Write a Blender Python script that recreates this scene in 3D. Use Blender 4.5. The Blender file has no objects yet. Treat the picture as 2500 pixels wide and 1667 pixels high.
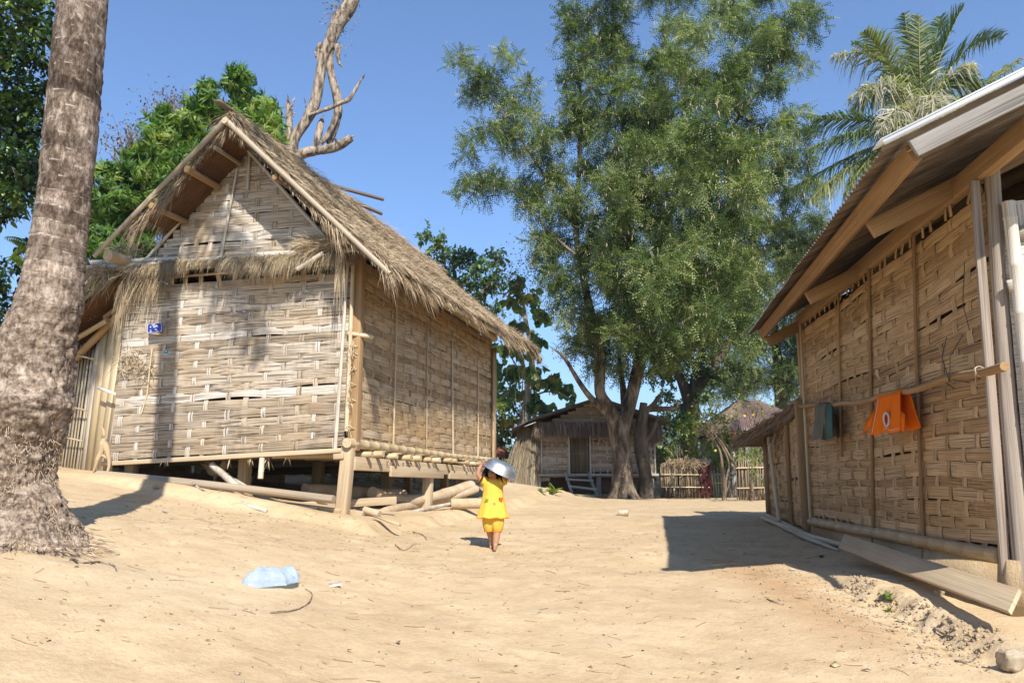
import bpy, math, random
import numpy as np
from mathutils import Matrix, Vector
rng = np.random.default_rng(7)
random.seed(7)
A = np.array
PI = math.pi
sc = bpy.context.scene
col = sc.collection
E = 1.3                                   # eye height of the photographer above the ground
FPX = 1962.0                              # focal length in pixels of the 2500 px wide photograph
PITCH = math.radians(10.03)
CS, SN = math.cos(PITCH), math.sin(PITCH)

def at(px, py, Y):
    """point seen at pixel (px,py) standing at distance Y"""
    dx, dy = px - 1250.0, 833.5 - py
    up, fw = dy * CS + FPX * SN, FPX * CS - dy * SN
    return A([dx / fw * Y, Y, E + up / fw * Y])

# ---------------------------------------------------------------- noise
def _hash(ix, iy, seed):
    n = (ix.astype(np.int64) * 374761393 + iy.astype(np.int64) * 668265263 + seed * 1442695) & 0xffffffff
    n = ((n ^ (n >> 13)) * 1274126177) & 0xffffffff
    n = n ^ (n >> 16)
    return (n & 0xffff) / 65535.0

def vnoise(x, y, seed=0):
    x, y = np.asarray(x, float), np.asarray(y, float)
    ix, iy = np.floor(x), np.floor(y)
    fx, fy = x - ix, y - iy
    fx, fy = fx * fx * (3 - 2 * fx), fy * fy * (3 - 2 * fy)
    a, b = _hash(ix, iy, seed), _hash(ix + 1, iy, seed)
    c, d = _hash(ix, iy + 1, seed), _hash(ix + 1, iy + 1, seed)
    return (a * (1 - fx) + b * fx) * (1 - fy) + (c * (1 - fx) + d * fx) * fy - 0.5

def fbm(x, y, o=4, seed=0):
    s, a = 0, 1.0
    for k in range(o):
        s = s + a * vnoise(x * 2 ** k + 13.7 * k, y * 2 ** k - 7.1 * k, seed + k)
        a *= .5
    return s

def smooth(a, b, x):
    t = np.clip((x - a) / (b - a), 0, 1)
    return t * t * (3 - 2 * t)

# ---------------------------------------------------------------- mesh building
class MB:
    def __init__(s):
        s.V, s.T, s.F, s.M, s.n = [], [], [], [], 0
    def add(s, V, F, T=None, m=0):
        V = np.asarray(V, float).reshape(-1, 3)
        F = np.asarray(F, int)
        if T is None: T = np.zeros((len(V), 3))
        s.V.append(V); s.T.append(np.asarray(T, float)); s.F.append(F + s.n); s.M.append(np.full(len(F), m))
        s.n += len(V)
        return s
    def build(s, name, mats, parent=None, smooth=False, base=None, bevel=0, loc=None):
        me = bpy.data.meshes.new(name)
        V = np.concatenate(s.V) if s.V else np.zeros((0, 3))
        if base is not None: V = V - np.asarray(base)
        T = np.concatenate(s.T)
        me.vertices.add(len(V)); me.vertices.foreach_set('co', V.astype(np.float32).ravel())
        tot = np.concatenate([np.full(len(f), f.shape[1]) for f in s.F])
        idx = np.concatenate([f.ravel() for f in s.F])
        start = np.concatenate([[0], np.cumsum(tot)[:-1]])
        me.loops.add(len(idx)); me.loops.foreach_set('vertex_index', idx.astype(np.int32))
        me.polygons.add(len(tot)); me.polygons.foreach_set('loop_start', start.astype(np.int32))
        me.polygons.foreach_set('material_index', np.concatenate(s.M).astype(np.int32))
        if smooth: me.polygons.foreach_set('use_smooth', np.ones(len(tot), bool))
        at_ = me.attributes.new('tc', 'FLOAT_VECTOR', 'POINT')
        at_.data.foreach_set('vector', T.astype(np.float32).ravel())
        me.update(calc_edges=True); me.validate()
        for m in (mats if isinstance(mats, (list, tuple)) else [mats]): me.materials.append(m)
        o = bpy.data.objects.new(name, me); col.objects.link(o)
        if parent is not None: o.parent = parent
        if base is not None and parent is None: o.location = base
        if loc is not None: o.location = loc
        if bevel:
            b = o.modifiers.new('b', 'BEVEL'); b.width = bevel; b.segments = 2; b.limit_method = 'ANGLE'
        return o

def unit(v):
    v = np.asarray(v, float); return v / np.maximum(np.linalg.norm(v, axis=-1, keepdims=True), 1e-9)

def tube(mb, P, R, n=8, caps=True, rnd=None, m=0, lump=0, flat=1.0):
    P = np.asarray(P, float); k = len(P)
    R = np.broadcast_to(np.asarray(R, float), (k,)).copy()
    d = unit(np.gradient(P, axis=0))
    ref = A([0, 0, 1.0]) if abs(d[0][2]) < .9 else A([1.0, 0, 0])
    x = unit(np.cross(ref, d[0])); X = [x]
    for i in range(1, k):
        x = X[-1] - d[i] * np.dot(X[-1], d[i]); X.append(unit(x))
    X = A(X); Yv = np.cross(d, X)
    a = np.linspace(0, 2 * PI, n, endpoint=False)
    rr = R[:, None] * np.ones((1, n))
    if lump:
        Lq = np.concatenate([[0], np.cumsum(np.linalg.norm(np.diff(P, axis=0), axis=1))])[:, None] / max(R.mean() * 3.0, 1e-4); so_ = rng.random() * 90
        rr = rr * (1 + lump * 1.8 * fbm(Lq + 1.1 * np.cos(a)[None] + so_, 1.1 * np.sin(a)[None] + .3 * Lq, 3, 19))
    V = P[:, None, :] + rr[..., None] * (np.cos(a)[None, :, None] * X[:, None, :] + flat * np.sin(a)[None, :, None] * Yv[:, None, :])
    L = np.concatenate([[0], np.cumsum(np.linalg.norm(np.diff(P, axis=0), axis=1))])
    if rnd is None: rnd = rng.random()
    off = rng.random() * 7
    T = np.stack([np.broadcast_to(L[:, None] + off, (k, n)), np.broadcast_to((a * R.mean())[None, :], (k, n)), np.full((k, n), rnd)], -1)
    i, j = np.meshgrid(np.arange(k - 1), np.arange(n), indexing='ij')
    j2 = (j + 1) % n
    F = np.stack([i * n + j, i * n + j2, (i + 1) * n + j2, (i + 1) * n + j], -1).reshape(-1, 4)
    mb.add(V.reshape(-1, 3), F, T.reshape(-1, 3), m)
    if caps:
        for e, fl in ((0, True), (k - 1, False)):
            c = P[e]; ring = V[e]
            VV = np.vstack([ring, c[None]])
            t = np.vstack([T[e], [L[e] + off, 0, rnd]])
            q = np.arange(n); q2 = (q + 1) % n
            FF = np.stack([q2, q, np.full(n, n)], -1) if fl else np.stack([q, q2, np.full(n, n)], -1)
            mb.add(VV, FF, t, m)
    return mb

def bamboo(mb, p0, p1, r, r1=None, n=10, bow=0, seg=.32, rnd=None, m=0):
    """a bamboo pole with swollen nodes"""
    p0, p1 = np.asarray(p0, float), np.asarray(p1, float)
    L = np.linalg.norm(p1 - p0); r1 = r if r1 is None else r1
    k = max(1, int(L / seg)); ts = [0]
    for i in range(1, k + 1):
        t = (i - .35) / k
        ts += [t - .012 / max(L, .1), t, t + .012 / max(L, .1)]
    ts.append(1); ts = A(sorted(ts))
    R = r + (r1 - r) * ts
    R[2:-1:3] *= 1.12
    side = A([rng.normal(), rng.normal(), rng.normal()]) * .3 + A([0, 0, 1])
    P = p0 + (p1 - p0) * ts[:, None] + np.sin(ts * PI)[:, None] * side * bow
    return tube(mb, P, R, n, True, rnd, m)

def beam(mb, p0, p1, w, h, up=(0, 0, 1), rnd=None, m=0, warp=0):
    """a squared timber from p0 to p1, w across, h along up"""
    p0, p1 = np.asarray(p0, float), np.asarray(p1, float)
    d = unit(p1 - p0); up = np.asarray(up, float)
    x = unit(np.cross(d, up)); z = np.cross(x, d)
    L = np.linalg.norm(p1 - p0)
    if rnd is None: rnd = rng.random()
    o = rng.random() * 9
    def P(a, b, c): return p0 + d * a + x * b + z * c
    hw, hh = w / 2, h / 2
    fs = [((0, -hw, -hh), (0, -hw, hh), (0, hw, hh), (0, hw, -hh)), ((L, -hw, -hh), (L, hw, -hh), (L, hw, hh), (L, -hw, hh)),
          ((0, -hw, hh), (L, -hw, hh), (L, hw, hh), (0, hw, hh)), ((0, hw, -hh), (L, hw, -hh), (L, -hw, -hh), (0, -hw, -hh)),
          ((0, hw, hh), (L, hw, hh), (L, hw, -hh), (0, hw, -hh)), ((0, -hw, -hh), (L, -hw, -hh), (L, -hw, hh), (0, -hw, hh))]
    ids = {}
    V, T, F = [], [], []
    for f in fs:
        q = []
        for c in f:
            if c not in ids:
                ids[c] = len(V); V.append(P(*c)); T.append((c[0] + o, c[1] + c[2], rnd))
            q.append(ids[c])
        F.append(q)
    mb.add(V, F, T, m)
    return mb

def inst(mb, tmpl, pos, R, scale, rnd, m=0):
    tv, tf, tt = tmpl
    pos = np.asarray(pos); N = len(pos)
    if N == 0: return mb
    scale = np.broadcast_to(np.asarray(scale, float), (N,))
    V = np.einsum('nij,kj->nki', R, tv) * scale[:, None, None] + pos[:, None, :]
    T = np.broadcast_to(tt[None], (N, len(tv), 3)).copy(); T[..., 2] = np.asarray(rnd)[:, None]
    F = (tf[None] + (np.arange(N) * len(tv))[:, None, None]).reshape(-1, tf.shape[1])
    mb.add(V.reshape(-1, 3), F, T.reshape(-1, 3), m)
    return mb

def frames(d, nrm=None):
    """rotation matrices whose x axis is d and whose z axis is near nrm"""
    d = unit(d)
    if nrm is None: nrm = np.broadcast_to(A([0, 0, 1.0]), d.shape)
    y = np.cross(nrm, d); bad = np.linalg.norm(y, axis=1) < 1e-3
    y[bad] = A([1.0, 0, 0]); y = unit(y)
    z = np.cross(d, y)
    return np.stack([d, y, z], -1)

def blades(mb, P, D, L, W, droop=.3, rnd=None, m=0, nrm=None):
    """thin tapering grass blades from points P along directions D"""
    P, D = np.asarray(P, float), unit(D); N = len(P)
    L = np.broadcast_to(np.asarray(L, float), (N,)); W = np.broadcast_to(np.asarray(W, float), (N,))
    S = unit(np.cross(D, unit(rng.normal(size=(N, 3)) if nrm is None else nrm + .5 * rng.normal(size=(N, 3)))))
    if rnd is None: rnd = rng.random(N)
    g = A([0, 0, -1.0]); droop = np.broadcast_to(np.asarray(droop, float), (N,))
    p1 = P + D * (L * .55)[:, None] + g * (L * droop * .25)[:, None]
    p2 = P + D * L[:, None] * (1 - .15 * droop)[:, None] + g * (L * droop)[:, None]
    w = W[:, None] * .5
    V = np.stack([P - S * w, P + S * w, p1 + S * w * .85, p1 - S * w * .85, p2], 1)
    T = np.zeros((N, 5, 3)); T[..., 2] = rnd[:, None]
    T[:, 2:4, 0] = (L * .55)[:, None]; T[:, 4, 0] = L
    b = (np.arange(N) * 5)[:, None]
    mb.add(V.reshape(-1, 3), b + A([[0, 1, 2, 3]]), T.reshape(-1, 3), m)
    q = mb.F[-1]
    mb.F.append(np.stack([q[:, 3], q[:, 2], q[:, 0] + 4], -1)); mb.M.append(np.full(N, m))
    return mb

# ---------------------------------------------------------------- tagging
def tag(o, label=None, cat=None, group=None, kind=None):
    if label: o['label'] = label
    if cat: o['category'] = cat
    if group: o['group'] = group
    if kind: o['kind'] = kind
    return o

def thing(name, loc, label, cat, group=None, rz=0):
    o = bpy.data.objects.new(name, None); col.objects.link(o)
    o.location = Vector(loc); o.rotation_euler = (0, 0, rz); o.empty_display_size = .2
    return tag(o, label, cat, group)

# ---------------------------------------------------------------- materials
def newmat(name):
    m = bpy.data.materials.new(name); m.use_nodes = True
    nt = m.node_tree; nt.nodes.clear()
    out = nt.nodes.new('ShaderNodeOutputMaterial')
    return m, nt, out

class N:
    """tiny node helper"""
    def __init__(s, nt): s.nt = nt
    def n(s, t, **k):
        x = s.nt.nodes.new(t)
        for a, b in k.items():
            setattr(x, a, b)
        return x
    def l(s, a, b): s.nt.links.new(a, b)
    def ramp(s, fac, stops, interp='LINEAR'):
        r = s.n('ShaderNodeValToRGB'); r.color_ramp.interpolation = interp
        els = r.color_ramp.elements
        while len(els) < len(stops): els.new(.5)
        for e, (p, c) in zip(els, stops):
            e.position = p; e.color = (*c, 1) if len(c) == 3 else c
        s.l(fac, r.inputs[0]); return r.outputs[0]
    def mix(s, a, b, f, mode='MIX'):
        r = s.n('ShaderNodeMix', data_type='RGBA', blend_type=mode)
        for v, i in ((f, 0), (a, 6), (b, 7)):
            if isinstance(v, (int, float)): r.inputs[i].default_value = v
            elif isinstance(v, tuple): r.inputs[i].default_value = (*v, 1)
            else: s.l(v, r.inputs[i])
        return r.outputs[2]
    def math(s, op, a, b=None, c=None):
        r = s.n('ShaderNodeMath', operation=op)
        for i, v in enumerate((a, b, c)):
            if v is None: continue
            if isinstance(v, (int, float)): r.inputs[i].default_value = v
            else: s.l(v, r.inputs[i])
        return r.outputs[0]
    def noise(s, vec, scale, detail=3, rough=.55, dist=0):
        r = s.n('ShaderNodeTexNoise'); r.inputs['Scale'].default_value = scale
        r.inputs['Detail'].default_value = detail; r.inputs['Roughness'].default_value = rough; r.inputs['Distortion'].default_value = dist
        if vec is not None: s.l(vec, r.inputs['Vector'])
        return r.outputs[0]
    def mapv(s, vec, scale=(1, 1, 1), loc=(0, 0, 0)):
        r = s.n('ShaderNodeMapping'); r.inputs['Scale'].default_value = scale; r.inputs['Location'].default_value = loc
        s.l(vec, r.inputs[0]); return r.outputs[0]

def tcnodes(h):
    a = h.n('ShaderNodeAttribute', attribute_name='tc')
    sp = h.n('ShaderNodeSeparateXYZ'); h.l(a.outputs['Vector'], sp.inputs[0])
    return a.outputs['Vector'], sp.outputs[0], sp.outputs[1], sp.outputs[2]

def fiber_mat(name, stops, freq=90.0, lines=.5, bump=.25, rough=.7, stain=None, stain_amt=.5, along=3.0, stain_scale=1.3, spec=.25):
    """wood / bamboo / straw: colour by piece, streaked along its length, fine splits across"""
    m, nt, out = newmat(name); h = N(nt)
    vec, u, v, r = tcnodes(h)
    st = h.noise(h.mapv(vec, (along, freq, 37.0)), 1.0, 3, .6)
    big = h.noise(h.mapv(vec, (1.6, 5.0, 91.0)), 1.0, 2, .5)
    f = h.math('ADD', h.math('MULTIPLY', r, .55), h.math('ADD', h.math('MULTIPLY', st, .5), h.math('MULTIPLY_ADD', big, .45, -.27)))
    c = h.ramp(f, stops)
    # fine dark splits
    ln = h.noise(h.mapv(vec, (.8, freq * 1.7, 11.0)), 1.0, 1, .5)
    dk = h.ramp(ln, [(.37, (1 - lines,) * 3), (.50, (1, 1, 1))])
    c = h.mix(c, dk, 1.0, 'MULTIPLY')
    if stain:
        tco = h.n('ShaderNodeTexCoord').outputs['Object']
        sn = h.noise(tco, stain_scale, 4, .6)
        c = h.mix(c, stain, h.math('MULTIPLY', h.ramp(sn, [(.42, (0, 0, 0)), (.68, (1, 1, 1))]), stain_amt))
    p = h.n('ShaderNodeBsdfPrincipled'); p.inputs['Roughness'].default_value = rough
    p.inputs['Specular IOR Level'].default_value = spec
    h.l(c, p.inputs['Base Color'])
    b = h.n('ShaderNodeBump'); b.inputs['Strength'].default_value = bump; b.inputs['Distance'].default_value = .01
    h.l(h.math('ADD', st, h.math('MULTIPLY', ln, .8)), b.inputs['Height']); h.l(b.outputs[0], p.inputs['Normal'])
    h.l(p.outputs[0], out.inputs[0])
    return m

def plain_mat(name, colr, rough=.6, metal=0, noise=.25, scale=12, bump=0, spec=.4):
    m, nt, out = newmat(name); h = N(nt)
    tco = h.n('ShaderNodeTexCoord').outputs['Object']
    n = h.noise(tco, scale, 4, .6)
    c = h.mix(colr, tuple(x * (1 - noise) for x in colr), h.ramp(n, [(.35, (0, 0, 0)), (.65, (1, 1, 1))]))
    p = h.n('ShaderNodeBsdfPrincipled'); p.inputs['Roughness'].default_value = rough; p.inputs['Metallic'].default_value = metal
    p.inputs['Specular IOR Level'].default_value = spec
    h.l(c, p.inputs['Base Color'])
    if bump:
        b = h.n('ShaderNodeBump'); b.inputs['Strength'].default_value = bump; b.inputs['Distance'].default_value = .01
        h.l(n, b.inputs['Height']); h.l(b.outputs[0], p.inputs['Normal'])
    h.l(p.outputs[0], out.inputs[0]); return m

def leaf_mat(name, stops, trans=.35, rough=.45, spec=.35):
    m, nt, out = newmat(name); h = N(nt)
    vec, u, v, r = tcnodes(h)
    c = h.ramp(r, stops)
    p = h.n('ShaderNodeBsdfPrincipled'); p.inputs['Roughness'].default_value = rough; p.inputs['Specular IOR Level'].default_value = spec
    h.l(c, p.inputs['Base Color'])
    t = h.n('ShaderNodeBsdfTranslucent')
    h.l(h.mix(c, (1.25, 1.5, .5), 1.0, 'MULTIPLY'), t.inputs[0])
    mx = h.n('ShaderNodeMixShader'); mx.inputs[0].default_value = trans
    h.l(p.outputs[0], mx.inputs[1]); h.l(t.outputs[0], mx.inputs[2]); h.l(mx.outputs[0], out.inputs[0])
    return m

def bark_mat(name, stops, scale=(6, 6, 2), bump=.6, rough=.9):
    m, nt, out = newmat(name); h = N(nt)
    tco = h.n('ShaderNodeTexCoord').outputs['Object']
    n = h.noise(h.mapv(tco, scale), 1.0, 6, .65, .3)
    c = h.ramp(n, stops)
    p = h.n('ShaderNodeBsdfPrincipled'); p.inputs['Roughness'].default_value = rough; p.inputs['Specular IOR Level'].default_value = .15
    h.l(c, p.inputs['Base Color'])
    b = h.n('ShaderNodeBump'); b.inputs['Strength'].default_value = bump; b.inputs['Distance'].default_value = .03
    h.l(n, b.inputs['Height']); h.l(b.outputs[0], p.inputs['Normal']); h.l(p.outputs[0], out.inputs[0])
    return m

M = {}
M['weave_front'] = fiber_mat('bleached_woven_bamboo', [(.05, (.19, .14, .095)), (.35, (.34, .27, .195)), (.6, (.47, .40, .32)), (.9, (.60, .565, .51))], 52, .75, .5, .72, (.44, .29, .13), .3)
M['weave_side'] = fiber_mat('tan_woven_bamboo', [(.05, (.23, .15, .075)), (.4, (.36, .255, .15)), (.7, (.47, .355, .225)), (.95, (.56, .465, .345))], 50, .55, .4, .72, (.46, .27, .09), .35)
M['weave_gable'] = fiber_mat('grey_woven_bamboo', [(.05, (.22, .17, .125)), (.4, (.40, .335, .26)), (.7, (.55, .49, .42)), (.95, (.66, .62, .57))], 52, .7, .5, .72, (.46, .28, .09), .45, stain_scale=1.6)
M['weave_brown'] = fiber_mat('brown_woven_bamboo', [(.05, (.24, .135, .06)), (.4, (.39, .25, .125)), (.7, (.50, .34, .185)), (.95, (.60, .44, .27))], 75, .62, .5, .72, (.42, .25, .10), .35)  # browner bamboo of the right house, its shed and the lean-to
M['weave_old'] = fiber_mat('old_woven_bamboo', [(.05, (.20, .14, .09)), (.4, (.33, .25, .17)), (.7, (.44, .35, .26)), (.95, (.55, .47, .37))], 60, .5, .3, .8)
M['weave_white'] = fiber_mat('pale_woven_bamboo', [(.05, (.42, .36, .28)), (.5, (.60, .54, .46)), (.95, (.72, .68, .62))], 85, .5, .3, .7)
M['bamboo'] = fiber_mat('dry_bamboo_pole', [(.05, (.33, .23, .12)), (.4, (.48, .37, .22)), (.7, (.57, .46, .30)), (.95, (.64, .55, .40))], 60, .3, .15, .5, (.36, .25, .13), .4, spec=.4)
M['bamboo_grey'] = fiber_mat('grey_bamboo_pole', [(.05, (.34, .29, .22)), (.5, (.50, .44, .35)), (.95, (.62, .57, .49))], 60, .3, .15, .5, (.36, .28, .18), .4, spec=.4)
M['bamboo_old'] = fiber_mat('old_bamboo', [(.05, (.22, .165, .11)), (.5, (.35, .28, .20)), (.95, (.46, .39, .30))], 50, .35, .2, .6, (.30, .22, .14), .5)
M['fence'] = fiber_mat('shaded_stick', [(.0, (.08, .055, .035)), (.4, (.16, .115, .075)), (.7, (.23, .17, .115)), (.95, (.34, .27, .19))], 25, .2, .1, .85)  # stick colour darkened to stand in for shade on the fences
M['bamboo_green'] = fiber_mat('greenish_bamboo', [(.05, (.30, .25, .15)), (.4, (.40, .36, .22)), (.7, (.48, .44, .30)), (.95, (.60, .58, .48))], 70, .4, .2, .5, (.30, .33, .12), .5)
M['wood'] = fiber_mat('raw_timber', [(.05, (.19, .11, .05)), (.4, (.31, .19, .09)), (.7, (.38, .245, .125)), (.95, (.45, .31, .17))], 45, .22, .2, .8, (.24, .14, .06), .4)
M['wood_pale'] = fiber_mat('dusty_timber', [(.05, (.31, .22, .13)), (.4, (.42, .315, .195)), (.7, (.50, .39, .26)), (.95, (.56, .46, .325))], 40, .2, .2, .85, (.40, .29, .17), .5)
M['wood_grey'] = fiber_mat('weathered_timber', [(.05, (.22, .19, .16)), (.4, (.37, .34, .30)), (.7, (.47, .44, .40)), (.95, (.56, .53, .49))], 50, .45, .35, .85)
M['wood_dark'] = fiber_mat('dark_timber', [(.05, (.10, .07, .05)), (.5, (.19, .14, .10)), (.95, (.30, .24, .18))], 50, .4, .3, .85)
M['thatch'] = fiber_mat('dry_grass_thatch', [(.0, (.12, .08, .045)), (.3, (.26, .185, .115)), (.55, (.38, .285, .18)), (.9, (.56, .45, .31))], 20, .1, .1, .8)
M['thatch_base'] = fiber_mat('thatch_under_layer', [(.05, (.11, .075, .045)), (.5, (.20, .14, .09)), (.95, (.30, .22, .15))], 40, .5, .5, .9)
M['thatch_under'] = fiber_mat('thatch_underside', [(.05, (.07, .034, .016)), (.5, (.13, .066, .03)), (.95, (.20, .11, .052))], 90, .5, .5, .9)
M['thatch_gold'] = fiber_mat('yellow_grass_fringe', [(.0, (.19, .135, .08)), (.4, (.36, .27, .165)), (.7, (.47, .375, .24)), (.95, (.60, .51, .36))], 20, .1, .1, .7)
M['thatch_old'] = fiber_mat('grey_grass_thatch', [(.0, (.10, .07, .05)), (.4, (.21, .15, .11)), (.7, (.30, .23, .17)), (.95, (.40, .33, .25))], 20, .1, .1, .8)
M['bundle'] = fiber_mat('stacked_reed', [(.0, (.12, .09, .055)), (.4, (.22, .17, .11)), (.7, (.30, .25, .165)), (.95, (.42, .37, .27))], 20, .1, .1, .8)  # reed colour darkened to carry the shade over the stack
# ================================================================ camera, sun, sky
cam = bpy.data.cameras.new('camera'); camo = bpy.data.objects.new('camera', cam); col.objects.link(camo)
cam.sensor_width = 36; cam.lens = FPX / 2500 * 36; cam.clip_end = 6000; cam.clip_start = .05
camo.location = (0, 0, E); camo.rotation_euler = (PI / 2 + PITCH, 0, 0)
sc.camera = camo
SUN_EL = math.radians(41)
SH = unit(A([-.255, .967]))                       # the way shadows fall on the ground
sd = Vector((SH[0] * math.cos(SUN_EL), SH[1] * math.cos(SUN_EL), -math.sin(SUN_EL)))
sun = bpy.data.lights.new('sun', 'SUN'); sun.energy = 4.6; sun.angle = math.radians(.53); sun.color = (1, .955, .88)
suno = bpy.data.objects.new('sun', sun); col.objects.link(suno)
suno.rotation_euler = sd.to_track_quat('-Z', 'Y').to_euler(); suno.location = (6, -20, 25)
w = bpy.data.worlds.new('World'); sc.world = w; w.use_nodes = True
wn = w.node_tree.nodes; bg = wn['Background']
sky = wn.new('ShaderNodeTexSky'); sky.sky_type = 'NISHITA'; sky.sun_disc = False
sky.sun_elevation = SUN_EL; sky.sun_rotation = math.atan2(-SH[0], -SH[1])
sky.altitude = 500; sky.air_density = 1.0; sky.dust_density = 0; sky.ozone_density = 7.5
w.node_tree.links.new(sky.outputs[0], bg.inputs[0]); bg.inputs[1].default_value = .112
sc.view_settings.view_transform = 'Standard'; sc.view_settings.look = 'None'; sc.view_settings.exposure = .92; sc.view_settings.gamma = 1
sc.cycles.max_bounces = 8; sc.cycles.transparent_max_bounces = 8
sc.cycles.use_denoising = True

# ================================================================ ground
HX, HY = A([.969, -.249]), A([.249, .969])        # the left hut's axes (to its right, to its back)
HC = A([-2.08, 10.2])                             # its near right corner post
GX, GY = A([.9947, -.103]), A([.103, .9947])      # the right house's axes
GC = A([3.36, 5.6])                               # its near left corner
def hut_xy(x, y):
    dx, dy = x - HC[0], y - HC[1]
    return dx * HX[0] + dy * HX[1], dx * HY[0] + dy * HY[1]

def ground(x, y, detail=True):
    x, y = np.asarray(x, float), np.asarray(y, float)
    t = np.minimum(y, 30.0)
    # slope rising from the photographer to the plateau
    k = .55
    ramp = -1.3 + .072 * t
    z = -.475 - k * np.log1p(np.exp(np.clip(-(ramp + .475) / k * 3.2, -40, 40))) / 3.2
    # left mound
    x0 = -.35 - .15 * (np.clip(y, 2, 14) - 5)
    q = -(x - x0)
    lat = (.157 + .034 * (1 - smooth(6.3, 9.0, y))) * np.log1p(np.exp(np.clip(q * 3, -40, 40))) / 3
    lat = np.minimum(lat, .95) * (1 - .75 * smooth(13, 30, y))
    z = z + lat
    # bank of dry grass behind the left hut
    z = z + .75 * np.exp(-(((x + 3.6) / 4.2) ** 2 + ((y - 20.5) / 2.8) ** 2))
    # step under the left hut
    hx, hy = hut_xy(x, y)
    d = np.maximum(np.maximum(hx - 0, -hy), 0) + .16 * fbm(x * 2.1, y * 2.1, 3, 5)
    d2 = np.maximum(d, -hx - 6)
    z = z + .13 * (1 - smooth(.42, .72, d2)) * smooth(-5.5, -2.5, hx)
    # eroded bank along the right house
    ex = 2.74 + .10 * fbm(y * 1.4, y * 0 + 3.3, 4, 9) + .05 * vnoise(y * 6, y * 0, 31)
    bank = smooth(-.03, .16, x - ex) * smooth(3.6, 5.0, y) * (1 - smooth(6.4, 8.0, y))
    z = z + .095 * bank
    # gully wear at its foot
    z = z - .025 * np.exp(-((x - ex + .12) / .16) ** 2) * smooth(3.6, 5.0, y) * (1 - smooth(6.6, 8, y))
    if detail:
        z = z + .05 * fbm(x * .7, y * .7, 3, 3) + .018 * fbm(x * 2.6, y * 2.6, 3, 11) + .009 * fbm(x * 9, y * 9, 3, 17)
        near = np.exp(-((x - ex - .04) / .13) ** 2) * smooth(4.2, 5.0, y) * (1 - smooth(6.4, 7.2, y))
        z = z + near * (.055 * fbm(x * 15, y * 15, 3, 23) - .06 * np.clip(fbm(x * 5, y * 9, 2, 29), 0, 1))
    return z + E

def gz(x, y): return float(ground(A([x]), A([y]))[0])
def gp(x, y, dz=0): return A([x, y, gz(x, y) + dz])
def onground(px, py):
    """where the line of sight through the pixel meets the ground"""
    Y = np.linspace(2.5, 60, 4000)
    dx, dy = px - 1250.0, 833.5 - py
    up, fw = dy * CS + FPX * SN, FPX * CS - dy * SN
    X, Z = dx / fw * Y, E + up / fw * Y
    hit = np.nonzero(Z <= ground(X, Y))[0]
    i = hit[0] if len(hit) else len(Y) - 1
    return A([X[i], Y[i], float(ground(X[i:i + 1], Y[i:i + 1])[0])])

ys = [-7.0]
while ys[-1] < 2400:
    y = ys[-1]
    ys.append(y + (.25 if y < 2.6 else .042 if y < 9 else .07 if y < 14 else .16 if y < 34 else .16 * (y / 34) ** 2.2))
ys = A(ys); us = np.concatenate([np.linspace(-15, -5, 90)[:-1], np.linspace(-5, 4.6, 230)[:-1], np.linspace(4.6, 15, 80)])
prints = [(-3.0 + 5.4 * rng.random(), 3.9 + 6.2 * rng.random(), rng.normal() * .5) for _ in range(90)]
XX = us[None, :] * np.maximum(1, ys / 16)[:, None]; YY = np.broadcast_to(ys[:, None], XX.shape)
ZZ = ground(XX, YY)
for fx_, fy_, fa_ in prints:                      # bare footprints trodden into the dust
    r0_, r1_ = np.searchsorted(ys, fy_ - .3), np.searchsorted(ys, fy_ + .3)
    dx_, dy_ = XX[r0_:r1_] - fx_, YY[r0_:r1_] - fy_; ca_, sa_ = math.cos(fa_), math.sin(fa_)
    e_ = ((dx_ * ca_ + dy_ * sa_) / .05) ** 2 + ((-dx_ * sa_ + dy_ * ca_) / .11) ** 2
    ZZ[r0_:r1_] += .006 * np.exp(-(e_ - 1.4) ** 2 * 2) - .013 * np.exp(-e_ ** 2)
ni, nj = XX.shape
i, j = np.meshgrid(np.arange(ni - 1), np.arange(nj - 1), indexing='ij')
F = np.stack([i * nj + j, i * nj + j + 1, (i + 1) * nj + j + 1, (i + 1) * nj + j], -1).reshape(-1, 4)

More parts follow.
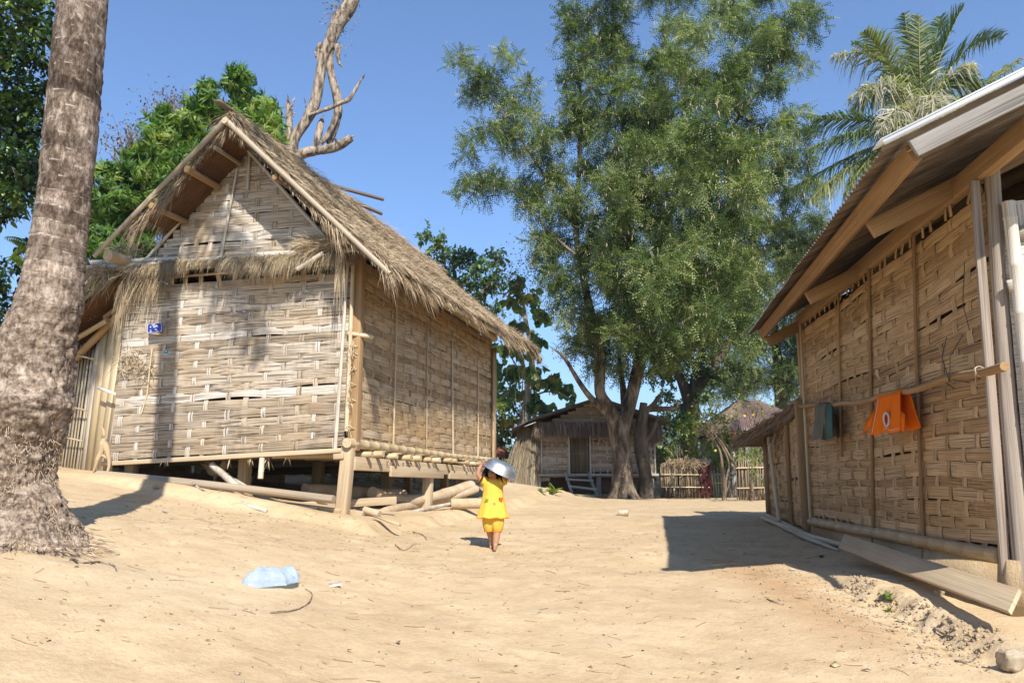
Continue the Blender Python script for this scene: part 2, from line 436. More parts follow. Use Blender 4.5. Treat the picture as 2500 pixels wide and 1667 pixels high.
def soil_mat():
    m, nt, out = newmat('dry_earth'); h = N(nt)
    tco = h.n('ShaderNodeTexCoord').outputs['Object']
    n1 = h.noise(tco, .5, 5, .6); n2 = h.noise(tco, 3.5, 6, .65); n3 = h.noise(tco, 28, 5, .7)
    streak = h.noise(h.mapv(tco, (6, 16, 6)), 1.0, 5, .7, .6)
    f = h.math('ADD', h.math('MULTIPLY', n1, .4), h.math('ADD', h.math('MULTIPLY', n2, .4), h.math('MULTIPLY', n3, .2)))
    c = h.ramp(f, [(.3, (.37, .255, .14)), (.45, (.46, .335, .195)), (.55, (.52, .39, .238)), (.7, (.59, .465, .31))])
    # trampled darker bits and pale dust
    c = h.mix(c, (.31, .20, .11), h.math('MULTIPLY', h.ramp(streak, [(.56, (0, 0, 0)), (.72, (1, 1, 1))]), .42))
    sp = h.noise(tco, 75, 3, .75)
    c = h.mix(c, (.24, .15, .08), h.math('MULTIPLY', h.ramp(sp, [(.60, (0, 0, 0)), (.68, (1, 1, 1))]), .55))
    vo = h.n('ShaderNodeTexVoronoi'); vo.inputs['Scale'].default_value = 26; h.l(tco, vo.inputs['Vector'])
    pb = h.ramp(vo.outputs['Distance'], [(.06, (1, 1, 1)), (.12, (0, 0, 0))])
    c = h.mix(c, (.60, .47, .31), h.math('MULTIPLY', pb, .5))
    # reddish soil washed out at the foot of the eroded bank
    sx = h.n('ShaderNodeSeparateXYZ'); h.l(tco, sx.inputs[0])
    g = h.math('SUBTRACT', 1.0, h.math('MULTIPLY', h.math('ABSOLUTE', h.math('ADD', h.math('SUBTRACT', sx.outputs[0], 2.45), h.math('MULTIPLY', n2, .5))), 2.2))
    gy = h.math('MULTIPLY', h.ramp(h.math('MULTIPLY', sx.outputs[1], .1), [(.45, (0, 0, 0)), (.55, (1, 1, 1)), (.75, (1, 1, 1)), (.95, (0, 0, 0))]), h.math('MAXIMUM', g, 0.0))
    c = h.mix(c, (.35, .19, .09), h.math('MULTIPLY', gy, .55))
    p = h.n('ShaderNodeBsdfPrincipled'); p.inputs['Roughness'].default_value = .95; p.inputs['Specular IOR Level'].default_value = .12
    h.l(c, p.inputs['Base Color'])
    b = h.n('ShaderNodeBump'); b.inputs['Strength'].default_value = .55; b.inputs['Distance'].default_value = .03
    h.l(h.math('ADD', h.math('MULTIPLY', n2, .6), h.math('ADD', h.math('MULTIPLY', n3, .45), h.math('MULTIPLY', sp, .22))), b.inputs['Height'])
    h.l(b.outputs[0], p.inputs['Normal']); h.l(p.outputs[0], out.inputs[0]); return m
M['soil'] = soil_mat()
mb = MB(); mb.add(np.stack([XX, YY, ZZ], -1), F)
tag(mb.build('ground', M['soil'], smooth=True), kind='structure')

# distant wooded hills
mb = MB()
n = 260
for (d0, d1, hgt, sd_) in ((620, 1000, 95, 1), (1050, 1500, 130, 2)):
    xs = np.linspace(-1400, 1400, n); ts = np.linspace(0, 1, 26)
    X2, T2 = np.meshgrid(xs, ts)
    ridge = hgt * (.38 + .9 * (fbm(xs / 260, xs * 0 + sd_, 4, 40 + sd_) + .25)) 
    Z2 = E - .6 + np.maximum(ridge, 8)[None] * np.sin(T2 * PI / 2) + 9 * fbm(X2 / 30, T2 * 12, 4, 50) * np.sin(T2 * PI)
    Y2 = d0 + (d1 - d0) * T2
    i, j = np.meshgrid(np.arange(25), np.arange(n - 1), indexing='ij')
    mb.add(np.stack([X2, Y2, Z2], -1), np.stack([i * n + j, i * n + j + 1, (i + 1) * n + j + 1, (i + 1) * n + j], -1).reshape(-1, 4))
mb2 = MB()
hv = A([(x_, y_, z_) for z_ in (-9.0, 190.0) for x_, y_ in ((-1900, -300), (1900, -300), (1900, 2000), (-1900, 2000))])
mb2.add(hv, [[0, 3, 2, 1], [4, 5, 6, 7], [0, 1, 5, 4], [1, 2, 6, 5], [2, 3, 7, 6], [3, 0, 4, 7]])
hm, hnt, hout = newmat('thin_air'); hvv = hnt.nodes.new('ShaderNodeVolumePrincipled'); hvv.inputs['Density'].default_value = .0004; hvv.inputs['Color'].default_value = (.80, .90, 1, 1); hvv.inputs['Anisotropy'].default_value = .3
hnt.links.new(hvv.outputs[0], hout.inputs['Volume'])
tag(mb2.build('haze', hm), kind='stuff')
M['hill'] = plain_mat('wooded_hill', (.06, .09, .035), .9, noise=.5, scale=.06)
tag(mb.build('hills', M['hill'], smooth=True), kind='structure')
# ================================================================ woven walls
def weave(mb, Q, L, H, rows, cols, cw, nrm, urange=None, vtop=None, amp=.009, gap=.06, tilt=.5, nv=4, wob=.012, miss=()):
    """plaited bamboo: wide flat bands along the wall, narrower uprights passing over and under them"""
    Q = [np.asarray(q, float) for q in Q]; nrm = unit(A(nrm, float))
    def P(s, t, off):
        s, t = np.asarray(s)[..., None], np.asarray(t)[..., None]
        return Q[0] * (1 - s) * (1 - t) + Q[1] * s * (1 - t) + Q[2] * s * t + Q[3] * (1 - s) * t + nrm * np.asarray(off)[..., None]
    ph = rng.random() * 50
    cj = (np.arange(cols) + .5 + .16 * (rng.random(cols) - .5) * 1.8) / cols
    lean = .02 * (rng.random(cols) - .5)
    edges = (np.arange(rows + 1) + .38 * (rng.random(rows + 1) - .5)) / rows; edges[0], edges[-1] = 0, 1
    for i in range(rows):
        v0, v1 = edges[i], edges[i + 1]; hgt = v1 - v0
        u0, u1 = (0, 1) if urange is None else urange((v0 + v1) / 2)
        if u1 - u0 < .02: continue
        u0, u1 = max(0, u0 - .006 * rng.random()), min(1, u1 + .006 * rng.random())
        u = np.arange(0, cols * nv + 1) / (cols * nv); u = np.concatenate([[u0], u[(u > u0) & (u < u1)], [u1]])
        k = u * cols - .5
        jn = np.clip(np.round(k).astype(int), 0, cols - 1)
        sgn = np.where((jn + i) % 2 == 0, -1.0, 1.0)
        off = sgn * amp * np.cos((k - jn) * PI) ** 2
        tl = tilt * hgt * (rng.random() - .5) * .3
        wv = wob / H * 2 * vnoise(u * L * .9 + ph, u * 0 + i * .23) + tl * (u - .5)
        rr = rng.random()
        rs = np.clip(rr + .5 * vnoise(u * L * .8, u * 0 + i * 5.3, 8), 0, 1)
        ns = 3
        V, T = [], []
        for a in range(ns + 1):
            f = a / ns
            o0 = -.04 + gap * 9 * np.clip(vnoise(u * L * .75 + i * 3.1, u * 0 + i * 7.7, 41) * 2 - .35 + .25 * (rr > .8), 0, 1)
            vv = v0 + hgt * o0 + (v1 - v0 + hgt * (.03 - o0)) * f + wv + .05 * hgt * vnoise(u * L * 3, u * 0 + i * 3 + f * 9, 4)
            bulge = .005 * math.sin(f * PI)
            V.append(P(u, vv, off + bulge)); T.append(np.stack([u * L + i * 3.3, np.full_like(u, f * hgt * H + i * 1.7), rs], -1))
        m = len(u)
        V, T = np.concatenate(V), np.concatenate(T)
        a, b = np.meshgrid(np.arange(ns), np.arange(m - 1), indexing='ij')
        F = np.stack([a * m + b, a * m + b + 1, (a + 1) * m + b + 1, (a + 1) * m + b], -1).reshape(-1, 4)
        if i in miss:
            keep = rng.random(len(F)) > .0
        mb.add(V, F, T)
    for j in range(cols):
        c = cj[j]
        tt = 1.0 if vtop is None else vtop(c)
        if tt < .05: continue
        v = np.arange(0, rows * 2 + 1) / (rows * 2); v = np.concatenate([v[v < tt], [tt]])
        k = v * rows - .5; iN = np.clip(np.round(k).astype(int), 0, rows - 1)
        sgn = np.where((iN + j) % 2 == 0, 1.0, -1.0)
        off = sgn * amp * np.cos((k - iN) * PI) ** 2
        w2 = cw / L / 2 * (.8 + .4 * rng.random())
        cu = c + lean[j] * (v - .5) + .004 * vnoise(v * H * 2 + j * 7, v * 0)
        rr = np.clip(rng.random() + .4 * vnoise(v * H * 1.3 + j, v * 0, 6) + .12, 0, 1)
        V = np.concatenate([P(np.clip(cu - w2, -.01, 1.01), v, off), P(np.clip(cu + w2, -.01, 1.01), v, off)])
        T = np.concatenate([np.stack([v * H + j * 2.1, np.full_like(v, -cw / 2 + j), rr], -1), np.stack([v * H + j * 2.1, np.full_like(v, cw / 2 + j), rr], -1)])
        m = len(v); b = np.arange(m - 1)
        mb.add(V, np.stack([b, b + m, b + m + 1, b + 1], -1), T)
    return mb

def quad(mb, p, T=None, th=0, m=0):
    p = [np.asarray(q, float) for q in p]
    L, Wd = np.linalg.norm(p[1] - p[0]), np.linalg.norm(p[3] - p[0]); r = rng.random()
    T = A([[0, 0, r], [L, 0, r], [L, Wd, r], [0, Wd, r]])
    if th == 0: return mb.add(p, [[0, 1, 2, 3]], T, m)
    n = unit(np.cross(p[1] - p[0], p[3] - p[0])) * th
    V = p + [q - n for q in p]
    return mb.add(V, [[0, 1, 2, 3], [7, 6, 5, 4], [0, 4, 5, 1], [1, 5, 6, 2], [2, 6, 7, 3], [3, 7, 4, 0]], np.vstack([T, T]), m)

# ================================================================ left hut on stilts
HA = math.atan2(HX[1], HX[0])
hz0 = gz(*HC)
def hl(p):
    """world point to the hut's own axes"""
    X, Y = hut_xy(p[0], p[1]); return A([X, Y, p[2]])
def ha(px, py, Y): return hl(at(px, py, Y))
hut = thing('bamboo_hut', (HC[0], HC[1], hz0), 'large woven bamboo hut with a shaggy thatched roof, raised on wooden stilts', 'hut', rz=HA)
HB = (0, 0, hz0)
def hp(mb, name, mat, smooth=False, bevel=0, parent=None):
    return mb.build(name, M[mat] if isinstance(mat, str) else mat, parent or hut, smooth, HB, bevel)
FZ = 1.757
TOPF, TOPS = 4.03, 4.25
mb = MB(); weave(mb, [(-3.52, 0, 1.60), (-.03, 0, FZ), (-.03, 0, TOPF), (-3.46, 0, TOPF)], 3.5, 2.5, 20, 13, .068, (0, -1, 0), amp=.010, gap=.06, tilt=.9)
hp(mb, 'front_wall', 'weave_front')
mb = MB()
for k in range(13): beam(mb, (-3.3 + .26 * k + .04 * rng.normal(), .0, TOPF - .1), (-3.3 + .26 * k + .04 * rng.normal(), .01, 4.28), .07, .006, (0, 1, 0))
beam(mb, (-3.4, -.01, 4.13), (0, -.01, 4.15), .008, .035); hp(mb, 'wall_fringe', 'weave_side')
mb = MB(); weave(mb, [(0, .05, FZ + .02), (0, 6.67, FZ + .02), (0, 6.67, TOPS), (0, .05, TOPS)], 6.6, 2.45, 21, 24, .075, (1, 0, 0), amp=.008, gap=.035, tilt=.9, wob=.02)
hp(mb, 'side_wall', 'weave_side')
mb = MB(); weave(mb, [(-3.5, 6.67, 1.7), (0, 6.67, FZ), (0, 6.67, TOPS), (-3.5, 6.67, TOPS)], 3.5, 2.4, 16, 12, .075, (0, 1, 0))
quad(mb, [(-3.45, 6.70, 1.7), (-.05, 6.70, 1.7), (-.05, 6.70, TOPS), (-3.45, 6.70, TOPS)]); hp(mb, 'back_wall', 'weave_side')  # solid sheet added behind the weave to keep skylight out
mb = MB(); weave(mb, [(-3.5, 0, 1.6), (-3.5, 6.67, 1.7), (-3.5, 6.67, TOPS), (-3.5, 0, TOPS)], 6.6, 2.4, 16, 24, .075, (-1, 0, 0))
quad(mb, [(-3.53, .05, 1.6), (-3.53, 6.6, 1.7), (-3.53, 6.6, TOPS + .05), (-3.53, .05, TOPS + .05)]); hp(mb, 'far_side_wall', 'weave_side')  # unseen solid sheet added so no sky shows through the gaps
# gable panel
gb0, gb1, gap_ = A([-3.28, 0, 4.22]), A([-.12, 0, 4.22]), A([-1.68, 0, 5.88])
def g_ur(v):
    a = (gap_[0] - gb0[0]) / (gb1[0] - gb0[0]); return (a * v, 1 - (1 - a) * v)
def g_vt(u):
    a = (gap_[0] - gb0[0]) / (gb1[0] - gb0[0]); return u / a if u < a else (1 - u) / (1 - a)
mb = MB(); weave(mb, [gb0, gb1, gb1 + A([0, 0, 1.66]), gb0 + A([0, 0, 1.66])], 3.16, 1.66, 14, 13, .07, (0, -1, 0), g_ur, g_vt, amp=.010, gap=.05, tilt=.9)
hp(mb, 'gable_panel', 'weave_gable')
mb = MB(); weave(mb, [gb0 + A([0, 6.67, 0]), gb1 + A([0, 6.67, 0]), gb1 + A([0, 6.67, 1.66]), gb0 + A([0, 6.67, 1.66])], 3.16, 1.66, 12, 12, .07, (0, 1, 0), g_ur, g_vt); mb.add([gb0 + A([0, 6.7, 0]), gb1 + A([0, 6.7, 0]), gap_ + A([0, 6.7, 0])], [[0, 1, 2]])  # solid triangle added behind the back gable to block light
hp(mb, 'gable_panel', 'weave_gable')
# battens of the gable: two raking poles, one upright, base pole
for p0, p1, r in (((-3.42, -.035, 4.15), (-1.66, -.035, 5.95), .026), ((-.03, -.05, 4.12), (-1.70, -.035, 5.93), .028),
                  ((-1.98, -.035, 4.25), (-1.80, -.035, 5.62), .019), ((-1.62, -.03, 5.30), (-1.62, -.03, 5.86), .022)):
    mb = MB(); bamboo(mb, p0, p1, r, r * .85, 8); hp(mb, 'gable_batten', 'bamboo_grey', True)
mb = MB(); bamboo(mb, (-4.12, -.16, 4.30), (-1.2, -.12, 4.26), .05, .042, 10); bamboo(mb, (-4.02, -.1, 4.40), (-2.6, -.1, 4.36), .04, .035, 10)
bamboo(mb, (-3.5, -.06, 4.27), (-.1, -.07, 4.3), .045, .05, 10, bow=.03)
hp(mb, 'cross_pole', 'bamboo_grey', True)

# roof -------------------------------------------------------------
RX, RZ = -1.57, 6.03
Y0, Y1 = -.62, 7.35
def slope_pts(side, s, y, lift=0):
    """s: 0 at the ridge, 1 at the eave"""
    ex, ez = (.74, 3.86) if side > 0 else (-3.42, 4.30)
    s, y = np.asarray(s, float), np.asarray(y, float)
    if side < 0: s = s * (.70 + .30 * smooth(-.15, .5, y))
    dz_ = .034 * (y + .62) * s if side > 0 else 0 * s
    sag = -.05 * np.sin(s * PI)
    n = unit(A([(RZ - ez), 0, (ex - RX)])) if side > 0 else unit(A([-(RZ - ez), 0, (RX - ex)]))
    p = np.stack([RX + (ex - RX) * s, y, RZ + (ez - RZ) * s + dz_], -1)
    bump = .05 * fbm(y * 1.3, s * 3.0, 3, 61)
    return p + n * (sag + lift + bump)[..., None]
def roof_half(side, y0, y1, nb, rag=1.0, fringe=1400):
    Ls = 3.22 if side > 0 else 2.6
    nu, nv_ = 24, 70
    s, y = np.meshgrid(np.linspace(0, .985, nu), np.linspace(y0, y1, nv_), indexing='ij')
    top = slope_pts(side, s, y, np.full_like(s, .07)); bot = slope_pts(side, s, y, np.full_like(s, -.04))
    mb = MB(); i, j = np.meshgrid(np.arange(nu - 1), np.arange(nv_ - 1), indexing='ij')
    q = np.stack([i * nv_ + j, i * nv_ + j + 1, (i + 1) * nv_ + j + 1, (i + 1) * nv_ + j], -1).reshape(-1, 4)
    T = np.stack([s * Ls, y * 1.0, .5 + fbm(s * 20, y * .5, 2)], -1).reshape(-1, 3)
    mb.add(top.reshape(-1, 3), q if side < 0 else q[:, ::-1], T, 0)
    # underside in overlapping shingle panels
    T2 = np.stack([s * Ls, y * 1.0, np.clip(.5 + 1.2 * vnoise(np.floor(s * 6) * 3.1, np.floor(y / .9) * 1.7), 0, 1)], -1).reshape(-1, 3)
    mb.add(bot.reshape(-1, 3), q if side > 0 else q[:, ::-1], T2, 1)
    for e in (0, nv_ - 1):
        VV = np.concatenate([top[:, e], bot[:, e]]); a = np.arange(nu - 1)
        mb.add(VV, np.stack([a, a + 1, a + 1 + nu, a + nu], -1), np.tile(T[:nu], (2, 1)), 0)
    # grass, laid in courses from the eave up
    s = rng.random(nb); y = y0 + (y1 - y0) * rng.random(nb)
    co = 13; sf = s * co; s = (np.floor(sf) + (sf % 1) ** .6) / co
    P = slope_pts(side, s * .97, y, .05 + .05 * ((sf % 1)))
    dn = unit(slope_pts(side, A([1.0]), A([0.0])) - slope_pts(side, A([0.0]), A([0.0])))[0]
    nrm = unit(np.cross(A([0, 1.0, 0]), dn)) * (1 if side > 0 else 1)
    if nrm[2] < 0: nrm = -nrm
    D = dn + .13 * rng.normal(size=(nb, 3)) * A([.6, 1.6, .6]) + nrm * (.05 + .09 * rng.random(nb))[:, None]
    rr = np.clip(.5 + .9 * fbm(y * .8, s * 4, 3, 71) + .33 * rng.normal(size=nb), 0, 1)
    blades(mb, P, D, .12 + .18 * rng.random(nb), .005 + .005 * rng.random(nb), .12, rr, 2, np.broadcast_to(nrm, (nb, 3)))
    # ragged ends hanging over the eave
    nf = fringe; y = y0 + (y1 - y0) * rng.random(nf)
    cl = np.clip(.5 + 1.6 * fbm(y * 2.3, y * 0, 3, 77), 0, 1.3)
    P = slope_pts(side, .93 + .07 * rng.random(nf), y, rng.random(nf) * .1 - .02)
    D = dn + .16 * rng.normal(size=(nf, 3)) + A([0, 0, -.25])
    blades(mb, P, D, (.08 + .2 * rng.random(nf)) * (.4 + cl) * rag, .006 + .006 * rng.random(nf), .35, np.clip(.55 + .3 * rng.normal(size=nf), 0, 1), 2)
    # ends along the front and back edges
    for yy, sg in ((y0, -1), (y1, 1)):
        ne = 2600; s = rng.random(ne)
        P = slope_pts(side, s, np.full(ne, yy) + sg * .02 - sg * .12 * rng.random(ne), rng.random(ne) * .12 - .04)
        cl = np.clip(.25 + 2.2 * fbm(s * 9, s * 0, 3, 83), 0, 1.6)
        D = dn * .8 + A([0, sg * .35, -.35]) + .22 * rng.normal(size=(ne, 3))
        blades(mb, P, D, (.05 + .2 * rng.random(ne)) * (.3 + cl), .006 + .005 * rng.random(ne), .4, None, 2)
    # short wisps standing up off the surface
    nw = 5000; s = rng.random(nw); y = y0 + (y1 - y0) * rng.random(nw)
    blades(mb, slope_pts(side, s, y, np.full(nw, .1)), dn * .6 + nrm * .5 + .5 * rng.normal(size=(nw, 3)), .06 + .1 * rng.random(nw), .005, .1, np.clip(.55 + .3 * rng.normal(size=nw), 0, 1), 2)
    return mb
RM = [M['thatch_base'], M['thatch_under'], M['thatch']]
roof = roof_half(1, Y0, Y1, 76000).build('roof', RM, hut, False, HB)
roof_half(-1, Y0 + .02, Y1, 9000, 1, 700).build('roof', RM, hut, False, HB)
# ridge roll of grass
mb = MB(); nb = 7000; y = Y0 - .03 + (Y1 - Y0) * rng.random(nb); sg = rng.choice([-1, 1], nb)
P = np.stack([RX + .03 * rng.normal(size=nb), y, RZ + .1 + .05 * rng.random(nb)], -1)
D = np.stack([sg * (.8 + .4 * rng.random(nb)), .3 * rng.normal(size=nb), -.55 + .3 * rng.normal(size=nb)], -1)
blades(mb, P, D, .2 + .25 * rng.random(nb), .008, .3, None, 0)
mb.build('ridge_grass', M['thatch'], roof, False, HB)
mb = MB(); beam(mb, (RX - .04, Y0 - .22, RZ + .19), (RX - .02, 1.4, RZ + .21), .09, .03, (0, 0, 1)); hp(mb, 'ridge_plank', 'wood_dark', parent=roof)
mb = MB(); bamboo(mb, (RX, Y0 - .1, RZ - .03), (RX, Y1 + .1, RZ - .03), .045); hp(mb, 'ridge_pole', 'bamboo', True)
# rake poles under the front edges and rafters, purlins
for nm, p0, p1, r in (('rake_pole', (RX, Y0 - .04, RZ - .02), (.80, Y0 - .03, 3.78), .038), ('rake_pole', (RX + .02, Y0 - .06, RZ + .02), (-3.47, Y0 - .05, 4.30), .036)):
    mb = MB(); bamboo(mb, p0, p1, r, r * .85, 10); hp(mb, nm, 'bamboo_old', True)
for k, yy in enumerate((.25, 1.9, 3.6, 5.2, 6.8)):
    for sx in (1, -1):
        mb = MB(); p0, p1 = slope_pts(sx, A([.0, 1.0]), A([yy, yy]), A([-.08, -.08])); bamboo(mb, p0, p1, .035, .03, 8); hp(mb, 'rafter', 'bamboo', True)
for sx, s_, r, yb in ((-1, .44, .05, Y0 - .1), (-1, .80, .042, Y0 - .12), (-1, .2, .03, Y0), (1, .35, .04, Y0), (1, .68, .035, Y0)):
    p = slope_pts(sx, A([s_]), A([0.0]), A([-.085]))[0]
    mb = MB(); tube(mb, [(p[0], yb, p[2]), (p[0], 2.5, p[2] + .02), (p[0], 7.2, p[2])], r, 9, lump=.12); hp(mb, 'purlin', 'wood' if r > .038 else 'bamboo_old', True)
# wall-plate logs whose ends stick out below the rake
for p0, p1, r in (((-.13, -.52, 4.50), (-.02, 6.9, 4.36), .085), ((-.17, -.40, 4.70), (-.12, 6.6, 4.58), .07), ((-3.4, -.5, 4.36), (-3.4, 6.9, 4.36), .08)):
    mb = MB(); tube(mb, np.linspace(p0, p1, 9), r, 12, lump=.12); hp(mb, 'wall_plate', 'wood_pale', True)
# eave pole along the right eave
e0 = ha(937, 655, 9.40)
mb = MB(); bamboo(mb, e0, (.66, 7.2, 4.12), .04, .033, 12); hp(mb, 'eave_pole', 'bamboo_grey', True)

# shaggy skirt of grass over the front wall
mb = MB(); nb = 9500; x = -3.35 + 3.47 * rng.random(nb)
dens = np.clip(.75 + 1.2 * fbm(x * 3, x * 0, 3, 91), .25, 1.2) * (.4 + .6 * smooth(-3.2, -2.2, x))
keep = rng.random(nb) < dens; x = x[keep]; nb = len(x); dens = dens[keep]
P = np.stack([x, -.04 - .16 * rng.random(nb), 4.24 + .06 * rng.random(nb) + .03 * np.sin(x * 2)], -1)
D = np.stack([.28 * rng.normal(size=nb) + .25, -.78 + .2 * rng.normal(size=nb), -.16 + .2 * rng.normal(size=nb)], -1)
blades(mb, P, D, (.20 + .22 * rng.random(nb)) * (.45 + .5 * dens), .0062, .62, np.clip(.5 + .3 * rng.normal(size=nb) + .2 * smooth(-3, -2, x) - .1, 0, 1), 0)
# darker ragged left end, long strands by the corner
nb = 420; x = -3.42 + .75 * rng.random(nb)
blades(mb, np.stack([x, -.1 - .08 * rng.random(nb), 4.18 + .05 * rng.random(nb)], -1), np.stack([.2 * rng.normal(size=nb), -.25 + .2 * rng.normal(size=nb), -.9 + 0 * x], -1), .2 + .35 * rng.random(nb), .007, .3, .35 * rng.random(nb), 0)
nb = 70; x = -3.46 + .14 * rng.random(nb)
blades(mb, np.stack([x, -.12 - .05 * rng.random(nb), 4.2 + .05 * rng.random(nb)], -1), np.stack([.06 * rng.normal(size=nb), -.08 + .06 * rng.normal(size=nb), -1 + 0 * x], -1), .6 + .5 * rng.random(nb), .008, .1, .4 + .4 * rng.random(nb), 0)
nb = 30; x = -.05 + .1 * rng.random(nb)
blades(mb, np.stack([x, -.36 - .08 * rng.random(nb), 4.2 + .04 * rng.random(nb)], -1), np.stack([.06 * rng.normal(size=nb), .05 * rng.normal(size=nb), -1 + 0 * x], -1), .25 + .75 * rng.random(nb), .009, .1, .6 + .4 * rng.random(nb), 0)
nb = 700; x = -.55 + .62 * rng.random(nb)
blades(mb, np.stack([x, -.1 - .22 * rng.random(nb), 4.28 + .1 * rng.random(nb)], -1), np.stack([-.8 + .6 * rng.normal(size=nb), -.5 + .3 * rng.normal(size=nb), .25 + .4 * rng.normal(size=nb)], -1), .2 + .3 * rng.random(nb), .006, .35, .4 + .5 * rng.random(nb), 0)
hp(mb, 'thatch_skirt', 'thatch_gold')
mb = MB(); bamboo(mb, (-.62, -.33, 4.02), (-.25, -.36, 4.20), .03); bamboo(mb, (-.05, -.34, 4.2), (.18, -.30, 4.24), .03); hp(mb, 'skirt_pole', 'bamboo_grey', True)

# corner post, stilts, timbers --------------------------------------
mb = MB(); beam(mb, (.07, .05, FZ - .05), (.06, .07, 4.32), .13, .13, (0, 1, 0)); hp(mb, 'corner_post', 'wood', bevel=.012)
mb = MB(); beam(mb, (-.02, -.06, hz0 - .25), (.04, -.03, FZ + .0), .15, .15, (0, 1, 0)); hp(mb, 'stilt', 'wood_pale', bevel=.02)
def stilt(X, Y, w, ztop, mat='wood_pale', lean=0):
    wp = HC + HX * X + HY * Y; z = gz(*wp)
    mb = MB(); beam(mb, (X - lean, Y, z - .2), (X, Y, ztop), w, w, (0, 1, 0)); hp(mb, 'stilt', mat, bevel=.015)
stilt(.04, 2.87, .145, FZ - .12, 'wood_pale', .03)
for X, Y, w_ in ((0, 4.75, .13), (0, 6.6, .14), (-1.75, 2.6, .16), (-1.75, .5, .14), (-3.4, .3, .14), (-3.4, 3.2, .14), (-3.4, 6.5, .14), (-1.75, 6.5, .15), (-.9, 3.4, .16), (-.95, 6.5, .14)):
    stilt(X, Y, w_, FZ - .1)
# floor: slatted deck, joists, beams
mb = MB(); quad(mb, [(-3.48, .02, 1.60), (-.02, .02, 1.735), (-.02, 6.6, 1.735), (-3.48, 6.6, 1.62)], th=.03); hp(mb, 'floor_deck', 'wood_dark')
mb = MB(); beam(mb, (-3.62, -.03, 1.565), (.02, -.05, 1.715), .05, .06); hp(mb, 'floor_beam', 'wood_pale', bevel=.008)
mb = MB(); beam(mb, (-.12, -.10, 1.63), (.02, -.10, 1.64), .07, .07); beam(mb, (.10, .0, 1.55), (.10, 6.7, 1.52), .05, .17); hp(mb, 'floor_beam', 'wood_pale', bevel=.008)
mb = MB(); beam(mb, (.13, 1.1, 1.47), (.13, 3.3, 1.46), .04, .15); beam(mb, (.13, 3.6, 1.45), (.13, 6.3, 1.44), .04, .14); hp(mb, 'floor_beam', 'wood_pale', bevel=.008)
mb = MB(); beam(mb, (-3.5, 3.0, 1.50), (0, 3.0, 1.55), .08, .12); hp(mb, 'floor_beam', 'wood_dark')
for k in range(15):
    y = .22 + k * .44 + .08 * rng.normal()
    mb = MB(); bamboo(mb, (-1.2, y, 1.665), (.20 + .07 * rng.random(), y + .03 * rng.normal(), 1.672 + .01 * rng.normal()), .036 + .008 * rng.random()); hp(mb, 'joist', 'bamboo', True)
mb = MB()
for k in range(26):
    y = .1 + 6.4 * rng.random(); beam(mb, (-.3, y, 1.715), (.1 + .16 * rng.random(), y + .06 * rng.normal(), 1.715 + .015 * rng.random()), .05, .008)
hp(mb, 'floor_lath', 'bamboo')
mb = MB(); bamboo(mb, (.075, -.16, 1.80), (.09, 3.4, 1.77), .062, .05, 14); hp(mb, 'sill_pole', 'bamboo', True)
mb = MB(); bamboo(mb, (.06, 3.2, 1.77), (.07, 6.75, 1.78), .045, .04, 12); hp(mb, 'sill_pole', 'bamboo', True)
# thin vertical battens on the walls
def wall_batten(p0, p1, r, mat='bamboo_grey'):
    mb = MB(); bamboo(mb, p0, p1, r, r * .8, 8, bow=.012); hp(mb, 'batten', mat, True)
wall_batten((.035, .27, 1.80), (.035, .19, 3.4), .022); wall_batten((.035, .19, 3.4), (.04, .26, 4.2), .024, 'bamboo')
wall_batten((.03, 1.42, 1.78), (.03, 1.42, 4.05), .016, 'bamboo'); wall_batten((.03, 2.78, 1.8), (.03, 2.72, 3.9), .014, 'bamboo'); wall_batten((.03, 4.1, 1.8), (.03, 3.98, 3.8), .014, 'bamboo')
wall_batten((.03, 5.6, 1.8), (.03, 5.6, 3.7), .014, 'bamboo')
wall_batten((-.14, -.04, 1.72), (-.06, -.04, 4.15), .026); wall_batten((.01, -.05, 1.95), (.02, -.05, 4.1), .03, 'bamboo')
mb = MB(); bamboo(mb, (-.02, -.06, 3.20), (.26, .12, 3.17), .03); hp(mb, 'cross_peg', 'bamboo', True)
mb = MB(); beam(mb, (.03, 6.66, 1.7), (.03, 6.66, 4.1), .12, .1, (0, 1, 0)); bamboo(mb, (.06, 6.58, 1.75), (.06, 6.58, 4.0), .025); hp(mb, 'corner_post', 'wood_pale')
# fibre lashings at the corner
mb = MB()
for z in (2.0, 2.35, 2.55, 2.75, 2.95, 3.05):
    a = np.linspace(0, 2 * PI, 12); tube(mb, np.stack([.04 + .075 * np.cos(a), .03 + .095 * np.sin(a), z + .02 * np.sin(3 * a)], -1), .007, 5)
    blades(mb, np.tile(A([[.06, -.09, z]]), (14, 1)) + .03 * rng.normal(size=(14, 3)), rng.normal(size=(14, 3)) * .5 + A([.3, -.4, -.4]), .1, .008, .3)
hp(mb, 'lashing', 'bamboo')
